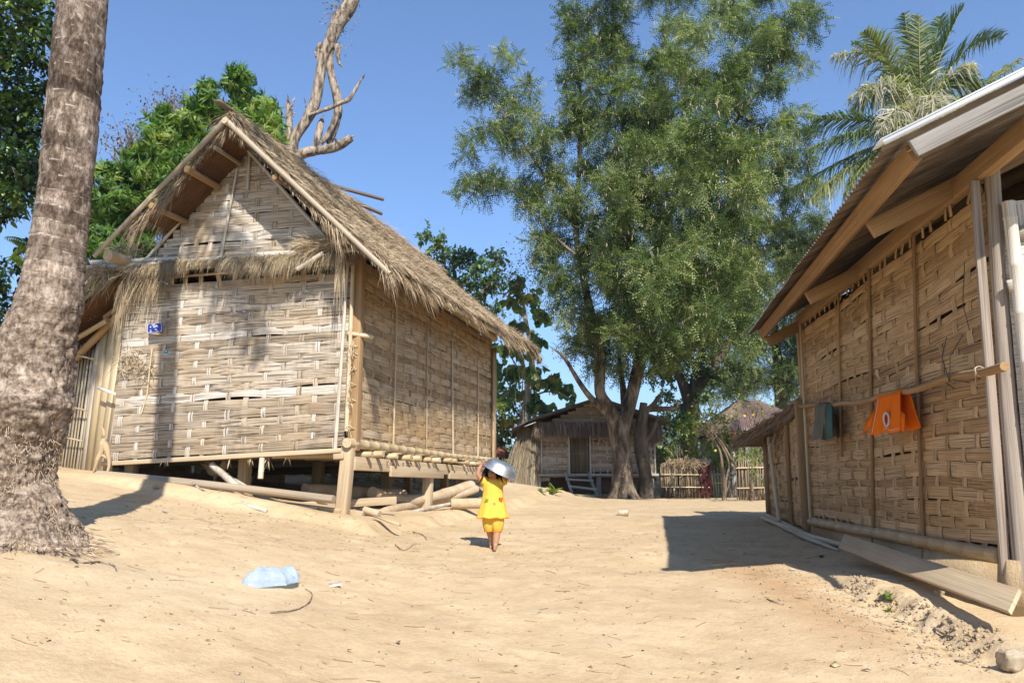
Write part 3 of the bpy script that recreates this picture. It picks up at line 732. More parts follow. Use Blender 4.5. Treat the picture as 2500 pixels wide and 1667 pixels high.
# scribbled marks on the side beam
def strokes(mb, segs, o, ex, ez, s, r, m=0):
    for sg in segs:
        P = A([o + ex * (x * s) + ez * (z * s) for x, z in sg]); tube(mb, P, r, 4, True, 0.5, m)
GL = {'K': [[(0, 0), (0, 1)], [(.6, 1), (.05, .5), (.65, 0)]], 'G': [[(.65, .85), (.35, 1), (.05, .7), (.05, .3), (.35, 0), (.65, .2), (.65, .45), (.4, .45)]],
      'N': [[(0, 0), (0, 1), (.6, 0), (.6, 1)]], 'P': [[(0, 0), (0, 1), (.5, .95), (.5, .55), (0, .5)]], 'T': [[(.3, 0), (.3, 1)], [(0, 1), (.65, 1)]], '7': [[(0, 1), (.6, 1), (.25, 0)]]}
M['ink'] = plain_mat('faded_ink', (.10, .09, .10), .8)
mb = MB()
for k, ch in enumerate('KGN'): strokes(mb, GL[ch], A([.127, .98 + .12 * k, 1.52]), A([0, 1.0, 0]), A([0, 0, 1.0]), .1, .0045)
for k, ch in enumerate('PT7'): strokes(mb, GL[ch], A([.127, 1.55 + .13 * k, 1.515]), A([0, 1.0, 0]), A([0, 0, 1.0]), .085, .004)
hp(mb, 'scribble', 'ink')
# roof poles poking out behind the ridge
for a, b in (((818, 455, 14.2), (936, 487, 14.8)), ((842, 482, 14.2), (932, 522, 14.8))):
    q0, q1 = ha(*a), ha(*b); q0 = q0 + (q0 - q1) * .5
    mb = MB(); tube(mb, [q0, q1], .035, 7); hp(mb, 'roof_pole', 'wood_dark', True)

# lean-to on the left ------------------------------------------------
lm = MB()
nb = 5000
def lean_pts(s, y, l=0): 
    s, y = np.asarray(s), np.asarray(y); return np.stack([-3.35 - 2.3 * s, y, 4.12 - 1.25 * s + l], -1)
sg, yg = np.meshgrid(np.linspace(0, 1, 10), np.linspace(-.25, 5.5, 20), indexing='ij'); i, j = np.meshgrid(np.arange(9), np.arange(19), indexing='ij')
q = np.stack([i * 20 + j, i * 20 + j + 1, (i + 1) * 20 + j + 1, (i + 1) * 20 + j], -1).reshape(-1, 4)
T = np.stack([yg, sg * 2.6, np.clip(.5 + 1.2 * vnoise(np.floor(sg * 5) * 3.1, np.floor(yg / .9) * 1.7), 0, 1)], -1).reshape(-1, 3)
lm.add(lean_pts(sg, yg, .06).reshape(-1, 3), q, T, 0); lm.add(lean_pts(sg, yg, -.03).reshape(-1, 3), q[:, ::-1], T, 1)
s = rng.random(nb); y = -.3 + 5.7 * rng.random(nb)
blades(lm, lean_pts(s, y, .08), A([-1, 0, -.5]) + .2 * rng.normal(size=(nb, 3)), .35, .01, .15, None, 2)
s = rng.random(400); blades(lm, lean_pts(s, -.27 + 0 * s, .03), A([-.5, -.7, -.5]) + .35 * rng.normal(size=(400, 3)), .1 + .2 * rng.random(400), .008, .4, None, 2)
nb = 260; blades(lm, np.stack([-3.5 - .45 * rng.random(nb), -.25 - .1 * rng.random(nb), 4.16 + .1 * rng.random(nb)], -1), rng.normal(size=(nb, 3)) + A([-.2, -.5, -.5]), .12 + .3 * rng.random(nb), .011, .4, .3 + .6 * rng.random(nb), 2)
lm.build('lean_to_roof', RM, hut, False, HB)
for a, b, r, mt in (((352, 705, 11.2), (185, 875, 11.6), .055, 'wood'), ((335, 690, 11.3), (180, 835, 11.9), .03, 'bamboo'), ((368, 690, 11.15), (255, 775, 11.3), .032, 'wood'),
                    ((262, 782, 11.15), (178, 832, 11.5), .038, 'bamboo'), ((318, 748, 11.05), (285, 775, 11.15), .03, 'bamboo'), ((248, 650, 11.2), (190, 722, 11.6), .035, 'bamboo'), ((305, 640, 11.4), (270, 690, 11.5), .03, 'wood')):
    mb = MB(); tube(mb, np.linspace(ha(*a), ha(*b), 6), r, 9, lump=.1); hp(mb, 'lean_to_pole', mt, True)
mb = MB(); weave(mb, [(-5.5, 4.6, 1.2), (-3.5, 4.6, 1.2), (-3.5, 4.6, 4.0), (-5.5, 4.6, 2.95)], 2, 2.4, 16, 9, .07, (0, -1, 0)); weave(mb, [(-5.55, .5, 1.2), (-5.55, 4.6, 1.2), (-5.55, 4.6, 2.9), (-5.55, .5, 2.9)], 4, 1.7, 14, 14, .07, (-1, 0, 0)); quad(mb, [(-5.6, .5, 1.2), (-5.6, 4.6, 1.2), (-5.6, 4.6, 2.9), (-5.6, .5, 2.9)]); hp(mb, 'lean_to_added_wall', 'weave_brown')  # back and left walls added to make the lean-to interior dark
# broken frayed pole ends and dead leaves piled on the lean-to corner
mb = MB(); P = A([ha(275 + 60 * rng.random(), 600 + 50 * rng.random(), 11.0 + .3 * rng.random()) for _ in range(160)])
blades(mb, P, rng.normal(size=(160, 3)) + A([0, -.2, .1]), .12 + .25 * rng.random(160), .02, .3); hp(mb, 'dead_leaves', 'thatch_gold')
# screen: thin slats, then wide boards
def slat(px0, py0, px1, py1, Y, w, mat, name, th=.02):
    p0, p1 = ha(px0, py0, Y), ha(px1, py1, Y + .1); mb = MB(); beam(mb, p0, p1, w, th, (0, 1, 0)); return hp(mb, name, mat)
for k, (xb, xt, yt) in enumerate([(142, 178, 828), (150, 192, 832), (157, 199, 842), (164, 207, 838), (171, 214, 848), (178, 222, 836), (186, 229, 852), (192, 236, 846)]):
    slat(xb, 1146 + k * 2.2, xt, yt, 11.75 - k * .03, .024 if k % 3 else .034, 'bamboo' if k % 2 else 'bamboo_grey', 'slat', .025)
for px, py in ((180, 865), (160, 990), (150, 1065)):
    mb = MB(); tube(mb, [ha(px - 20, py - 4, 11.62), ha(px + 52, py + 12, 11.42)], .014, 6); hp(mb, 'slat_rail', 'bamboo', True)
for xb, xt, yt, w_, Y in ((200, 245, 815, .07, 11.45), (214, 262, 760, .12, 11.4), (228, 283, 752, .12, 11.33), (244, 297, 780, .12, 11.26), (256, 312, 785, .1, 11.22), (266, 322, 790, .06, 11.2)):
    slat(xb, 1168 + (xb - 200) * .02, xt, yt, Y, w_, 'bamboo_grey' if xb < 205 else 'bamboo', 'board', .018)
mb = MB(); quad(mb, [ha(215, 1166, 11.44), ha(262, 1174, 11.25), ha(285, 1000, 11.25), ha(240, 990, 11.44)], th=.01); hp(mb, 'board', 'bamboo')
mb = MB(); quad(mb, [ha(238, 950, 11.15), ha(282, 966, 11.05), ha(282, 958, 11.05), ha(238, 941, 11.15)], th=.02); hp(mb, 'screen_tie', 'weave_white')
slat(268, 1080, 305, 905, 11.08, .035, 'weave_white', 'board')
slat(274, 1095, 333, 760, 11.1, .03, 'bamboo', 'board')
# tufts caught on the wall
for px, py, sp in ((318, 880, 22), (362, 905, 14)):
    mb = MB(); n_ = 90; c = ha(px, py, 10.95); P = c + .09 * rng.normal(size=(n_, 3)) * A([1, .3, 1])
    blades(mb, P, rng.normal(size=(n_, 3)) * A([1, .4, 1]) + A([0, -.2, -.1]), .08 + .16 * rng.random(n_), .012, .3); hp(mb, 'straw_tuft', 'thatch_gold')
mb = MB(); tube(mb, [ha(372, 850, 10.92), ha(366, 900, 10.9), ha(360, 960, 10.93), ha(345, 1010, 10.95)], .012, 6); hp(mb, 'hanging_stick', 'bamboo', True)
mb = MB(); bamboo(mb, ha(640, 1118, 10.35), ha(636, 1168, 10.3), .035); hp(mb, 'hanging_stub', 'bamboo', True)
for px, py, l in ((404, 1118, .12), (655, 1118, .16), (560, 1120, .12), (700, 1116, .1), (610, 1118, .1)):
    mb = MB(); blades(mb, np.tile(ha(px, py, 10.5), (6, 1)) + .02 * rng.normal(size=(6, 3)), A([.1, -.2, -1]) + .3 * rng.normal(size=(6, 3)), l, .012, .1); hp(mb, 'loose_strip', 'bamboo')
# ================================================================ right house with the sheet-metal roof
GA = math.atan2(GX[1], GX[0])
def glw(p):
    dx, dy = p[0] - GC[0], p[1] - GC[1]
    return A([dx * GX[0] + dy * GX[1], dx * GY[0] + dy * GY[1], p[2]])
def ga(px, py, Y): return glw(at(px, py, Y))
rz0 = gz(GC[0] - .1, GC[1])
house = thing('bamboo_house', (GC[0], GC[1], rz0), 'brown woven bamboo house with wooden rafters and a corrugated metal roof', 'house', rz=GA)
GB = (0, 0, rz0)
M['wood_dusk'] = fiber_mat('grey_brown_timber', [(.05, (.17, .13, .10)), (.4, (.27, .215, .17)), (.7, (.35, .29, .235)), (.95, (.45, .39, .33))], 40, .4, .3, .85)
def rp(mb, name, mat, smooth=False, bevel=0, parent=None):
    return mb.build(name, M[mat] if isinstance(mat, str) else mat, parent or house, smooth, GB, bevel)
BZ, TZ = .86, 3.38
mb = MB(); weave(mb, [(0, 5.12, BZ), (0, -.02, BZ + .0), (0, -.2, TZ - .06), (0, 5.0, TZ - .07)], 5.1, 2.5, 25, 21, .08, (-1, 0, 0), amp=.0065, gap=.05, tilt=.9, wob=.028)
rp(mb, 'side_wall', 'weave_brown')
# gappy openwork strip at the very top: loose upright ends only
mb = MB()
for k in range(24):
    y = -.12 + 5.05 * k / 24 + .03 * rng.normal(); beam(mb, (.0, y, TZ - .05), (.0 + .02 * rng.normal(), y + .05 * rng.normal(), TZ + .14), .045, .005, (1, 0, 0))
rp(mb, 'wall_fringe', 'weave_brown')
mb = MB(); weave(mb, [(0, 5.1, BZ), (4.6, 5.1, BZ), (4.6, 5.1, 3.5), (0, 5.1, 3.5)], 4.6, 2.6, 20, 16, .085, (0, 1, 0)); quad(mb, [(.05, 5.13, BZ), (4.55, 5.13, BZ), (4.55, 5.13, 3.5), (.05, 5.13, 3.5)]); mb.add([(.0, 5.13, 3.5), (4.5, 5.13, 3.5), (2.25, 5.13, 4.7)], [[0, 1, 2]]); rp(mb, 'back_wall', 'weave_brown')  # solid sheet and gable triangle added to keep the inside dark
mb = MB(); weave(mb, [(4.6, 0, BZ), (4.6, 5.1, BZ), (4.6, 5.1, 3.5), (4.6, 0, 3.5)], 5.1, 2.6, 20, 18, .085, (1, 0, 0)); quad(mb, [(4.63, 0.05, BZ), (4.63, 5.05, BZ), (4.63, 5.05, 3.72), (4.63, .05, 3.72)]); rp(mb, 'far_side_wall', 'weave_brown')  # solid sheet added, run up to close the bright roof gap
# pale gable-end wall facing the yard
mb = MB(); weave(mb, [(.09, -.12, BZ), (4.6, -.12, BZ), (4.6, -.2, 3.62), (.09, -.2, 3.22)], 4.4, 2.6, 9, 20, .12, (0, -1, 0), amp=.008, gap=.05)
rp(mb, 'gable_wall', 'weave_white')
mb = MB(); quad(mb, [(.1, .05, 3.1), (4.6, .05, 3.1), (4.5, .05, 3.55), (2.3, .05, 4.62)], th=.02); rp(mb, 'gable_board', 'wood_dark')
mb = MB(); tube(mb, [(.045, -.06, rz0 - .1), (.05, -.10, 1.8), (.045, -.16, 2.7), (.06, -.2, 3.5)], [.06, .055, .05, .05], 12, lump=.1); rp(mb, 'corner_post', 'wood_dusk', True)
mb = MB(); bamboo(mb, (.15, -.20, .9), (.105, -.28, 3.22), .045, .042, 12); rp(mb, 'gable_batten', 'weave_white', True)
mb = MB(); beam(mb, (.05, -.27, 2.62), (.24, -.25, 2.66), .02, .09); beam(mb, (.18, -.20, 2.2), (1.4, -.20, 2.24), .02, .1); beam(mb, (.14, -.23, 3.0), (1.4, -.23, 3.2), .02, .1); rp(mb, 'gable_lath', 'weave_white')
# near batten, other battens, far post
def hb(p0, p1, r, mat='bamboo', bow=.015):
    mb = MB(); bamboo(mb, p0, p1, r, r * .85, 8, bow); rp(mb, 'batten', mat, True)
mb = MB(); beam(mb, (-.045, -.02, .70), (-.055, -.18, TZ + .04), .062, .03, (0, 1, 0)); rp(mb, 'batten', 'wood_dusk', bevel=.004)
hb((-.03, 1.40, .66), (-.03, 1.01, TZ + .03), .018, 'wood'); hb((-.03, 2.67, .66), (-.03, 2.17, TZ + .03), .018, 'wood')
hb((-.03, 3.52, 1.6), (-.03, 3.19, TZ + .03), .016, 'wood'); hb((-.04, 4.98, .8), (-.04, 4.88, TZ), .02, 'bamboo')
mb = MB(); beam(mb, (-.05, 5.12, .62), (-.05, 5.16, 2.4), .11, .09, (0, 1, 0)); rp(mb, 'corner_post', 'wood', bevel=.01)
mb = MB(); beam(mb, (.05, 5.2, 1.9), (.05, 5.2, TZ + .1), .12, .09, (0, 1, 0)); rp(mb, 'corner_post', 'wood', bevel=.01)
mb = MB(); bamboo(mb, (-.05, 4.9, .83), (-.05, .02, .82), .055, .05, 12); rp(mb, 'sill_pole', 'bamboo', True)
# earth plinth and sill boards under the wall
mb = MB(); quad(mb, [(-.07, 5.0, .45), (-.07, -.10, .45), (-.03, -.10, .79), (-.03, 5.0, .79)], th=.1); quad(mb, [(-.08, -.12, .45), (4.6, -.12, .45), (4.6, -.12, .80), (-.04, -.12, .80)], th=.2); rp(mb, 'plinth', 'soil')
# roof timbers
Z_ = 3.46
mb = MB(); beam(mb, (.0, -.86, Z_ + .05), (.0, 5.3, Z_), .085, .15, (0, 0, 1)); rp(mb, 'wall_plate', 'wood', bevel=.008)
EN, EF = A([-.97, -1.05, 3.30]), A([-.66, 5.2, 3.28])            # eave corners
RN, RF = A([2.25, -1.12, 4.83]), A([2.25, 5.25, 4.66])           # ridge ends
def rs(s, t, l=0):
    s, t = np.asarray(s, float)[..., None], np.asarray(t, float)[..., None]
    n = unit(A([-(1.5), 0, 3.2]))
    return EN * (1 - s) * (1 - t) + EF * (1 - s) * t + RN * s * (1 - t) + RF * s * t + n * np.asarray(l)[..., None]
def sheet(flip):
    ny, nx = 82 * 6, 10
    s, t = np.meshgrid(np.linspace(0, 1.01, nx), np.linspace(0, 1, ny), indexing='ij')
    V = rs(s, t, .011 * np.cos(t * 82 * 2 * PI) + .03 + .012 * fbm(s * 3, t * 9, 2, 5))
    if flip: V[..., 0] = 4.5 - V[..., 0]
    i, j = np.meshgrid(np.arange(nx - 1), np.arange(ny - 1), indexing='ij')
    q = np.stack([i * ny + j, i * ny + j + 1, (i + 1) * ny + j + 1, (i + 1) * ny + j], -1).reshape(-1, 4)
    mb = MB(); mb.add(V.reshape(-1, 3), q, np.stack([s * 3.5, t * 6.3, 0 * s + .5], -1).reshape(-1, 3)); return mb
def metal_mat():
    m, nt, out = newmat('weathered_sheet_metal'); h = N(nt)
    tco = h.n('ShaderNodeTexCoord').outputs['Object']
    n = h.noise(h.mapv(tco, (2, 9, 2)), 1.0, 5, .65)
    c = h.ramp(n, [(.3, (.085, .058, .038)), (.48, (.16, .125, .095)), (.65, (.26, .23, .20))])  # rusty streaks, darkened overall so the underside looks shaded
    p = h.n('ShaderNodeBsdfPrincipled'); p.inputs['Metallic'].default_value = .35; p.inputs['Roughness'].default_value = .55
    h.l(c, p.inputs['Base Color']); h.l(p.outputs[0], out.inputs[0]); return m
M['sheet'] = metal_mat()
M['flash'] = plain_mat('bright_metal_flashing', (.80, .82, .84), .4, .0, .12, 3)
rf = rp(sheet(False), 'roof', 'sheet', True); rp(sheet(True), 'roof', 'sheet', True)
mb = MB(); beam(mb, rs(-.01, -.002, .055) + A([0, -.03, 0]), rs(1.0, -.002, .065) + A([0, -.03, 0]), .16, .012, (-.42, 0, .9)); beam(mb, rs(-.01, -.002, .03) + A([0, -.112, 0]), rs(1.0, -.002, .04) + A([0, -.112, 0]), .006, .03, (-.42, 0, .9))
rp(mb, 'flashing', 'flash', parent=rf)
mb = MB(); M['wood_board'] = fiber_mat('grey_weathered_board', [(.05, (.12, .105, .09)), (.4, (.22, .20, .18)), (.7, (.31, .29, .265)), (.95, (.42, .40, .37))], 40, .5, .35, .9)
beam(mb, rs(.035, .0, -.07) + A([0, -.06, 0]), rs(1.0, .0, -.07) + A([0, -.06, 0]), .03, .115, (-.42, 0, .9)); rp(mb, 'bargeboard', 'wood_board', bevel=.004)
mb = MB(); b0, b1 = rs(A([.045, .05]), A([.004, .99]), A([-.075, -.06])); beam(mb, b0, b1, .06, .12, (-.42, 0, .9)); rp(mb, 'eave_beam', 'wood', bevel=.005)
mb = MB(); b0, b1 = rs(A([.6, .6]), A([.0, .99]), A([-.065, -.06])); beam(mb, b0, b1, .06, .12, (-.42, 0, .9)); rp(mb, 'purlin', 'wood', bevel=.005)
for t_, s0 in ((.205, .055), (.57, .055), (.975, .05)):
    p0, p1 = rs(A([s0, 1.0]), A([t_, t_]), A([-.19, -.15])); mb = MB(); beam(mb, p0, p1, .05, .14, (-.42, 0, .9)); rp(mb, 'rafter', 'wood', bevel=.005)
for t_ in (.02, .38, .78):
    p0, p1 = rs(A([.32, 1.0]), A([t_, t_]), A([-.16, -.15])); mb = MB(); beam(mb, p0, p1, .05, .12, (-.42, 0, .9)); rp(mb, 'rafter', 'wood')
mb = MB(); tube(mb, [(2.25, -1.0, 4.6), (2.25, 5.2, 4.5)], .05, 8); rp(mb, 'ridge_beam', 'wood')
# slatted opening beside the far corner
mb = MB()
for k in range(6): beam(mb, (.02 + .04 * k, 5.25, 1.9), (.02 + .04 * k, 5.25, 3.3), .018, .012, (0, 1, 0))
beam(mb, (0, 5.24, 2.75), (.3, 5.24, 2.75), .03, .05); rp(mb, 'slat_opening', 'wood')

# lean-to shed at the far end
mb = MB(); weave(mb, [(-.02, 7.5, .80), (-.02, 5.2, .72), (-.02, 5.2, 2.22), (-.02, 7.5, 1.98)], 2.3, 1.4, 14, 10, .08, (-1, 0, 0), amp=.008, gap=.08, tilt=.9); rp(mb, 'shed_wall', 'weave_brown')
mb = MB(); weave(mb, [(-.02, 7.5, .8), (3, 7.5, .8), (3, 7.5, 1.95), (-.02, 7.5, 1.95)], 3, 1.2, 12, 10, .08, (0, 1, 0)); rp(mb, 'shed_wall', 'weave_brown')
mb = MB(); beam(mb, (-.05, 7.5, .75), (-.05, 7.5, 2.0), .07, .06, (0, 1, 0)); rp(mb, 'shed_post', 'wood')
mb = MB(); bamboo(mb, (-.05, 6.0, .74), (-.05, 5.95, 2.2), .035); rp(mb, 'shed_post', 'wood')
mb = MB(); bamboo(mb, (-.14, 6.35, .76), (-.10, 6.95, 2.0), .03); rp(mb, 'shed_prop', 'bamboo')
mb = MB(); bamboo(mb, (-.08, 7.45, .80), (-.1, 5.2, .66), .04); rp(mb, 'shed_sill', 'bamboo')
def shed_roof():
    mb = MB()
    def P(s, x, l=0):
        s, x = np.asarray(s, float), np.asarray(x, float)
        return np.stack([x + .42 * (1 - s), 5.16 + 3.15 * s, 2.33 - .38 * s + l - .04 * np.sin(s * PI)], -1)
    s, x = np.meshgrid(np.linspace(0, 1, 16), np.linspace(-.42, 3.2, 20), indexing='ij'); i, j = np.meshgrid(np.arange(15), np.arange(19), indexing='ij')
    q = np.stack([i * 20 + j, i * 20 + j + 1, (i + 1) * 20 + j + 1, (i + 1) * 20 + j], -1).reshape(-1, 4)
    T = np.stack([s * 3.3, x, .5 + 0 * s], -1).reshape(-1, 3)
    mb.add(P(s, x, .1).reshape(-1, 3), q, T, 0); mb.add(P(s, x, -.03).reshape(-1, 3), q, T, 1)
    mb.add(np.concatenate([P(s, x, .1)[:, 0], P(s, x, -.03)[:, 0]]), np.stack([np.arange(15), np.arange(15) + 1, np.arange(15) + 17, np.arange(15) + 16], -1), None, 0)
    nb = 14000; s = rng.random(nb); x = -.45 + 3.6 * rng.random(nb) ** 1.5
    blades(mb, P(s * .97, x, .1 * rng.random(nb) + .04), A([0, 1, -.12]) + .16 * rng.normal(size=(nb, 3)), .2 + .25 * rng.random(nb), .009, .1, np.clip(.5 + .6 * fbm(s * 5, x * 4, 2) + .25 * rng.normal(size=nb), 0, 1), 2)
    nb = 2600; s = rng.random(nb)
    blades(mb, P(s, -.42 + .08 * rng.random(nb), .13 * rng.random(nb) - .04), A([-.2, 1, -.16]) + .14 * rng.normal(size=(nb, 3)), .10 + .18 * rng.random(nb), .008, .2, .3 + .5 * rng.random(nb), 2)
    nb = 150; s = .02 + .5 * rng.random(nb)
    blades(mb, P(s, -.3 + .1 * rng.random(nb), -.04), A([0, .1, -1]) + .25 * rng.normal(size=(nb, 3)), .15 + .4 * rng.random(nb) ** 2, .012, .1, None, 2)
    return mb
shed_roof().build('shed_roof', [M['thatch_base'], M['thatch_under'], M['thatch_old']], house, False, GB)

# planks on the ground along the wall (loose things)
def loose(mb, name, mat, label, cat, group=None, smooth=False, bevel=0, base=None):
    V = np.concatenate(mb.V); b = A([*(V[:, :2].mean(0)), V[:, 2].min()]) if base is None else base
    return tag(mb.build(name, M[mat] if isinstance(mat, str) else mat, None, smooth, b, bevel), label, cat, group)
mb = MB(); a0, a1, a2, a3 = at(2062, 1303, 8.3), at(2488, 1436, 5.08), at(2462, 1492, 4.94), at(2046, 1336, 8.1)
quad(mb, [a3, a2, a1, a0], th=.028); loose(mb, 'plank', 'wood_pale', 'long wide plank leaning along the foot of the brown bamboo house', 'plank', bevel=.004)
mb = MB(); tube(mb, [gp(*onground(1862, 1268)[:2], .03), gp(*onground(1985, 1322)[:2], .04), gp(*onground(2060, 1338)[:2], .03)], [.035, .045, .03], 8, lump=.15)
loose(mb, 'stick', 'bamboo', 'thicker dry pole lying on the ground beside the small shed', 'stick', 'poles lying beside the shed', True)
mb = MB(); tube(mb, [gp(*onground(1910, 1292)[:2], .03), gp(*onground(1975, 1322)[:2], .035), gp(*onground(2045, 1346)[:2], .02)], [.02, .035, .015], 8, lump=.15)
loose(mb, 'stick', 'bamboo_grey', 'thinner split pole lying in front of the thicker one by the shed', 'stick', 'poles lying beside the shed', True)

# clothes pole with washing --------------------------------------------
def gw(X, Y, Z): q = GC + GX * X + GY * Y; return A([q[0], q[1], Z])
pole_pts = [gw(-.09, 4.95, 2.31), gw(-.14, 3.9, 2.21), gw(-.16, 2.64, 2.11), gw(-.16, 1.23, 2.07), gw(-.15, .19, 2.06), gw(-.14, -.5, 2.05)]
def pole_at(Y):
    k = [4.95, 3.9, 2.64, 1.23, .19, -.5]
    return A([np.interp(-Y, [-q for q in k], [p[c] for p in pole_pts]) for c in range(3)])
pl = MB(); tt = np.linspace(0, 1, 26); kk = np.linspace(4.95, -.5, 26)
tube(pl, [pole_at(q) + A([0, 0, .012 * math.sin(q * 5)]) for q in kk], np.interp(tt, [0, 1], [.021, .030]), 10, lump=.08)
cp = loose(pl, 'clothes_pole', 'wood', 'long thin pole hung along the brown house wall for drying clothes', 'pole', None, True)
mb = MB(); c = pole_at(-.18)
for dz in (0, .012):
    a = np.linspace(0, 2 * PI, 14); tube(mb, np.stack([c[0] + .036 * np.cos(a), c[1] + dz + .01 * np.sin(a), c[2] + .036 * np.sin(a)], -1), .004, 5)
tube(mb, [c + A([-.036, 0, 0]), c + A([-.04, 0, -.10])], .003, 5)
mb.build('lashing', M['bamboo_old'], cp, False, cp.location)
M['wire'] = plain_mat('dark_wire', (.05, .04, .035), .5)
mb = MB(); c = pole_at(.2)
for dx, dy, dz in ((0, .12, .32), (0, -.1, .3), (0, .08, -.07), (0, -.12, -.05)):
    tube(mb, [c + A([-.045, 0, -.03]), c + A([-.05, dy * .5, dz * .5]), c + A([.03, dy, dz])], .0035, 5)
tube(mb, [gw(-.05, .1, 2.9), gw(-.06, .17, 2.6), gw(-.05, .13, 2.4)], .003, 5)
tag(mb.build('wire_tie', M['wire'], None, False, c), 'twisted dark wire tied round the clothes pole', 'wire')

def cloth_mat(name, c, noise=.15):
    m, nt, out = newmat(name); h = N(nt)
    tco = h.n('ShaderNodeTexCoord').outputs['Object']
    n = h.noise(tco, 9, 3, .6); wv = h.noise(tco, 260, 1, .5)
    cc = h.mix(c, tuple(x * (1 - noise) for x in c), n)
    p = h.n('ShaderNodeBsdfPrincipled'); p.inputs['Roughness'].default_value = .85; p.inputs['Specular IOR Level'].default_value = .1
    h.l(cc, p.inputs['Base Color'])
    b = h.n('ShaderNodeBump'); b.inputs['Strength'].default_value = .6; b.inputs['Distance'].default_value = .012; h.l(h.math('ADD', h.math('MULTIPLY', wv, .12), h.noise(h.mapv(tco, (9, 9, 5)), 3.0, 3, .5, .8)), b.inputs['Height']); h.l(b.outputs[0], p.inputs['Normal'])
    t = h.n('ShaderNodeBsdfTranslucent'); h.l(cc, t.inputs[0]); mx = h.n('ShaderNodeMixShader'); mx.inputs[0].default_value = .25
    h.l(p.outputs[0], mx.inputs[1]); h.l(t.outputs[0], mx.inputs[2]); h.l(mx.outputs[0], out.inputs[0]); return m
M['orange'] = cloth_mat('orange_jersey', (.90, .20, .012), .12)
M['trim_white'] = cloth_mat('white_trim', (.75, .70, .62))
M['rag'] = cloth_mat('faded_rag', (.23, .21, .16), .4)
M['teal'] = cloth_mat('teal_lining', (.10, .18, .16))
def drape(Yc, wt, wb, front, back, fold, seed, nu=26, sk=0.0, hole=None):
    """cloth folded over the pole: parameter t runs from the front hem over the pole to the back hem"""
    mb = MB(); nt_ = 30
    L = front + back
    u, t = np.meshgrid(np.linspace(-1, 1, nu), np.linspace(0, 1, nt_), indexing='ij')
    s = t * L                                     # distance from the front hem
    d = np.where(s < front, front - s, s - front) # distance below the pole top
    side = np.where(s < front, -1.0, 1.0)
    w_ = wt + (wb - wt) * np.clip(d / front, 0, 1) ** 1.3
    yy = Yc + u * w_ * .5 + sk * d
    f = fold * np.clip(d / front, 0.05, 1)
    xo = side * (.035 + .05 * (np.clip(d / front, 0, 1))) * np.clip(d / .04, 0, 1) + f * (np.sin(u * 4.3 + seed) + .5 * np.sin(u * 9 + seed * 2))
    base = A([[pole_at(float(q)) for q in row] for row in yy])
    zz = base[..., 2] + .035 - d + .012 * np.sin(u * 5 + seed) * (d > .1)
    V = base + 0; V[..., 0] += xo * GX[0]; V[..., 1] += xo * GX[1]; V[..., 2] = zz
    i, j = np.meshgrid(np.arange(nu - 1), np.arange(nt_ - 1), indexing='ij')
    q = np.stack([i * nt_ + j, i * nt_ + j + 1, (i + 1) * nt_ + j + 1, (i + 1) * nt_ + j], -1).reshape(-1, 4)
    mb.add(V.reshape(-1, 3), q); return mb, V
mb, V = drape(1.42, .54, .70, .37, .35, .030, 1.3)
shirt = tag(mb.build('shirt', M['orange'], None, True, pole_at(1.42)), 'bright orange shirt with a white neckline hung over the clothes pole', 'shirt')
sm = shirt.modifiers.new('s', 'SOLIDIFY'); sm.thickness = .004
# neckline ring, hem seam and a sleeve corner
def on_front(mbV, u, d):
    nu, nt_ = mbV.shape[:2]; return mbV[int(round((u + 1) / 2 * (nu - 1))), int(round(np.clip(1 - d / .33, 0, 1) * (nt_ - 1) * .5))]
mb = MB(); cc = on_front(V, .06, .25) + A([-.022, 0, 0])
a = np.linspace(0, 2 * PI, 18); ring = np.stack([cc[0] + 0 * a, cc[1] - .048 * np.cos(a) * (1 + .2 * np.sin(a)), cc[2] + .058 * np.sin(a)], -1); tube(mb, ring, .010, 6, False)
mb.build('neckline', M['trim_white'], shirt, True, shirt.location)
M['orange_in'] = cloth_mat('orange_inside', (.42, .05, .008))
mb = MB(); mb.add(np.vstack([ring + A([.004, 0, 0]), cc[None] + A([.006, 0, 0])]), np.stack([np.arange(17), np.arange(1, 18), np.full(17, 18)], -1)); mb.build('neck_opening', M['orange_in'], shirt, False, shirt.location)
mb = MB(); tube(mb, [on_front(V, u, .315) + A([-.006, 0, 0]) for u in np.linspace(-.9, .2, 8)], .003, 4); tube(mb, [on_front(V, .75, d) + A([-.006, 0, 0]) for d in np.linspace(.05, .3, 8)], .003, 4); mb.build('seam', M['trim_white'], shirt, False, shirt.location)
mb = MB(); P = [on_front(V, -.95, .16), on_front(V, -.95, .30), on_front(V, -.95, .33) + A([-.0, -.07, -.02]), on_front(V, -.95, .24) + A([-.01, -.12, .03])]
P2 = [on_front(V, .95, .12), on_front(V, .95, .27), on_front(V, .9, .33) + A([.0, .13, .0]), on_front(V, .95, .22) + A([-.01, .10, .0])]
quad(mb, P, th=.006); mb.build('sleeve', M['orange'], shirt, False, shirt.location); mb = MB(); quad(mb, P2, th=.006); mb.build('sleeve', M['orange'], shirt, False, shirt.location)
mb, V2 = drape(3.66, .50, .56, .42, .40, .030, 3.1)
rag = tag(mb.build('rag', M['rag'], None, True, pole_at(3.66)), 'faded grey-green cloth hung over the thin end of the clothes pole', 'cloth')
mb = MB(); quad(mb, [pole_at(3.36) + A([-.05, 0, .0]), pole_at(3.2) + A([-.03, 0, .0]), pole_at(3.15) + A([-.06, 0, -.36]), pole_at(3.4) + A([-.09, 0, -.40])], th=.006); mb.build('lining', M['teal'], rag, False, rag.location)

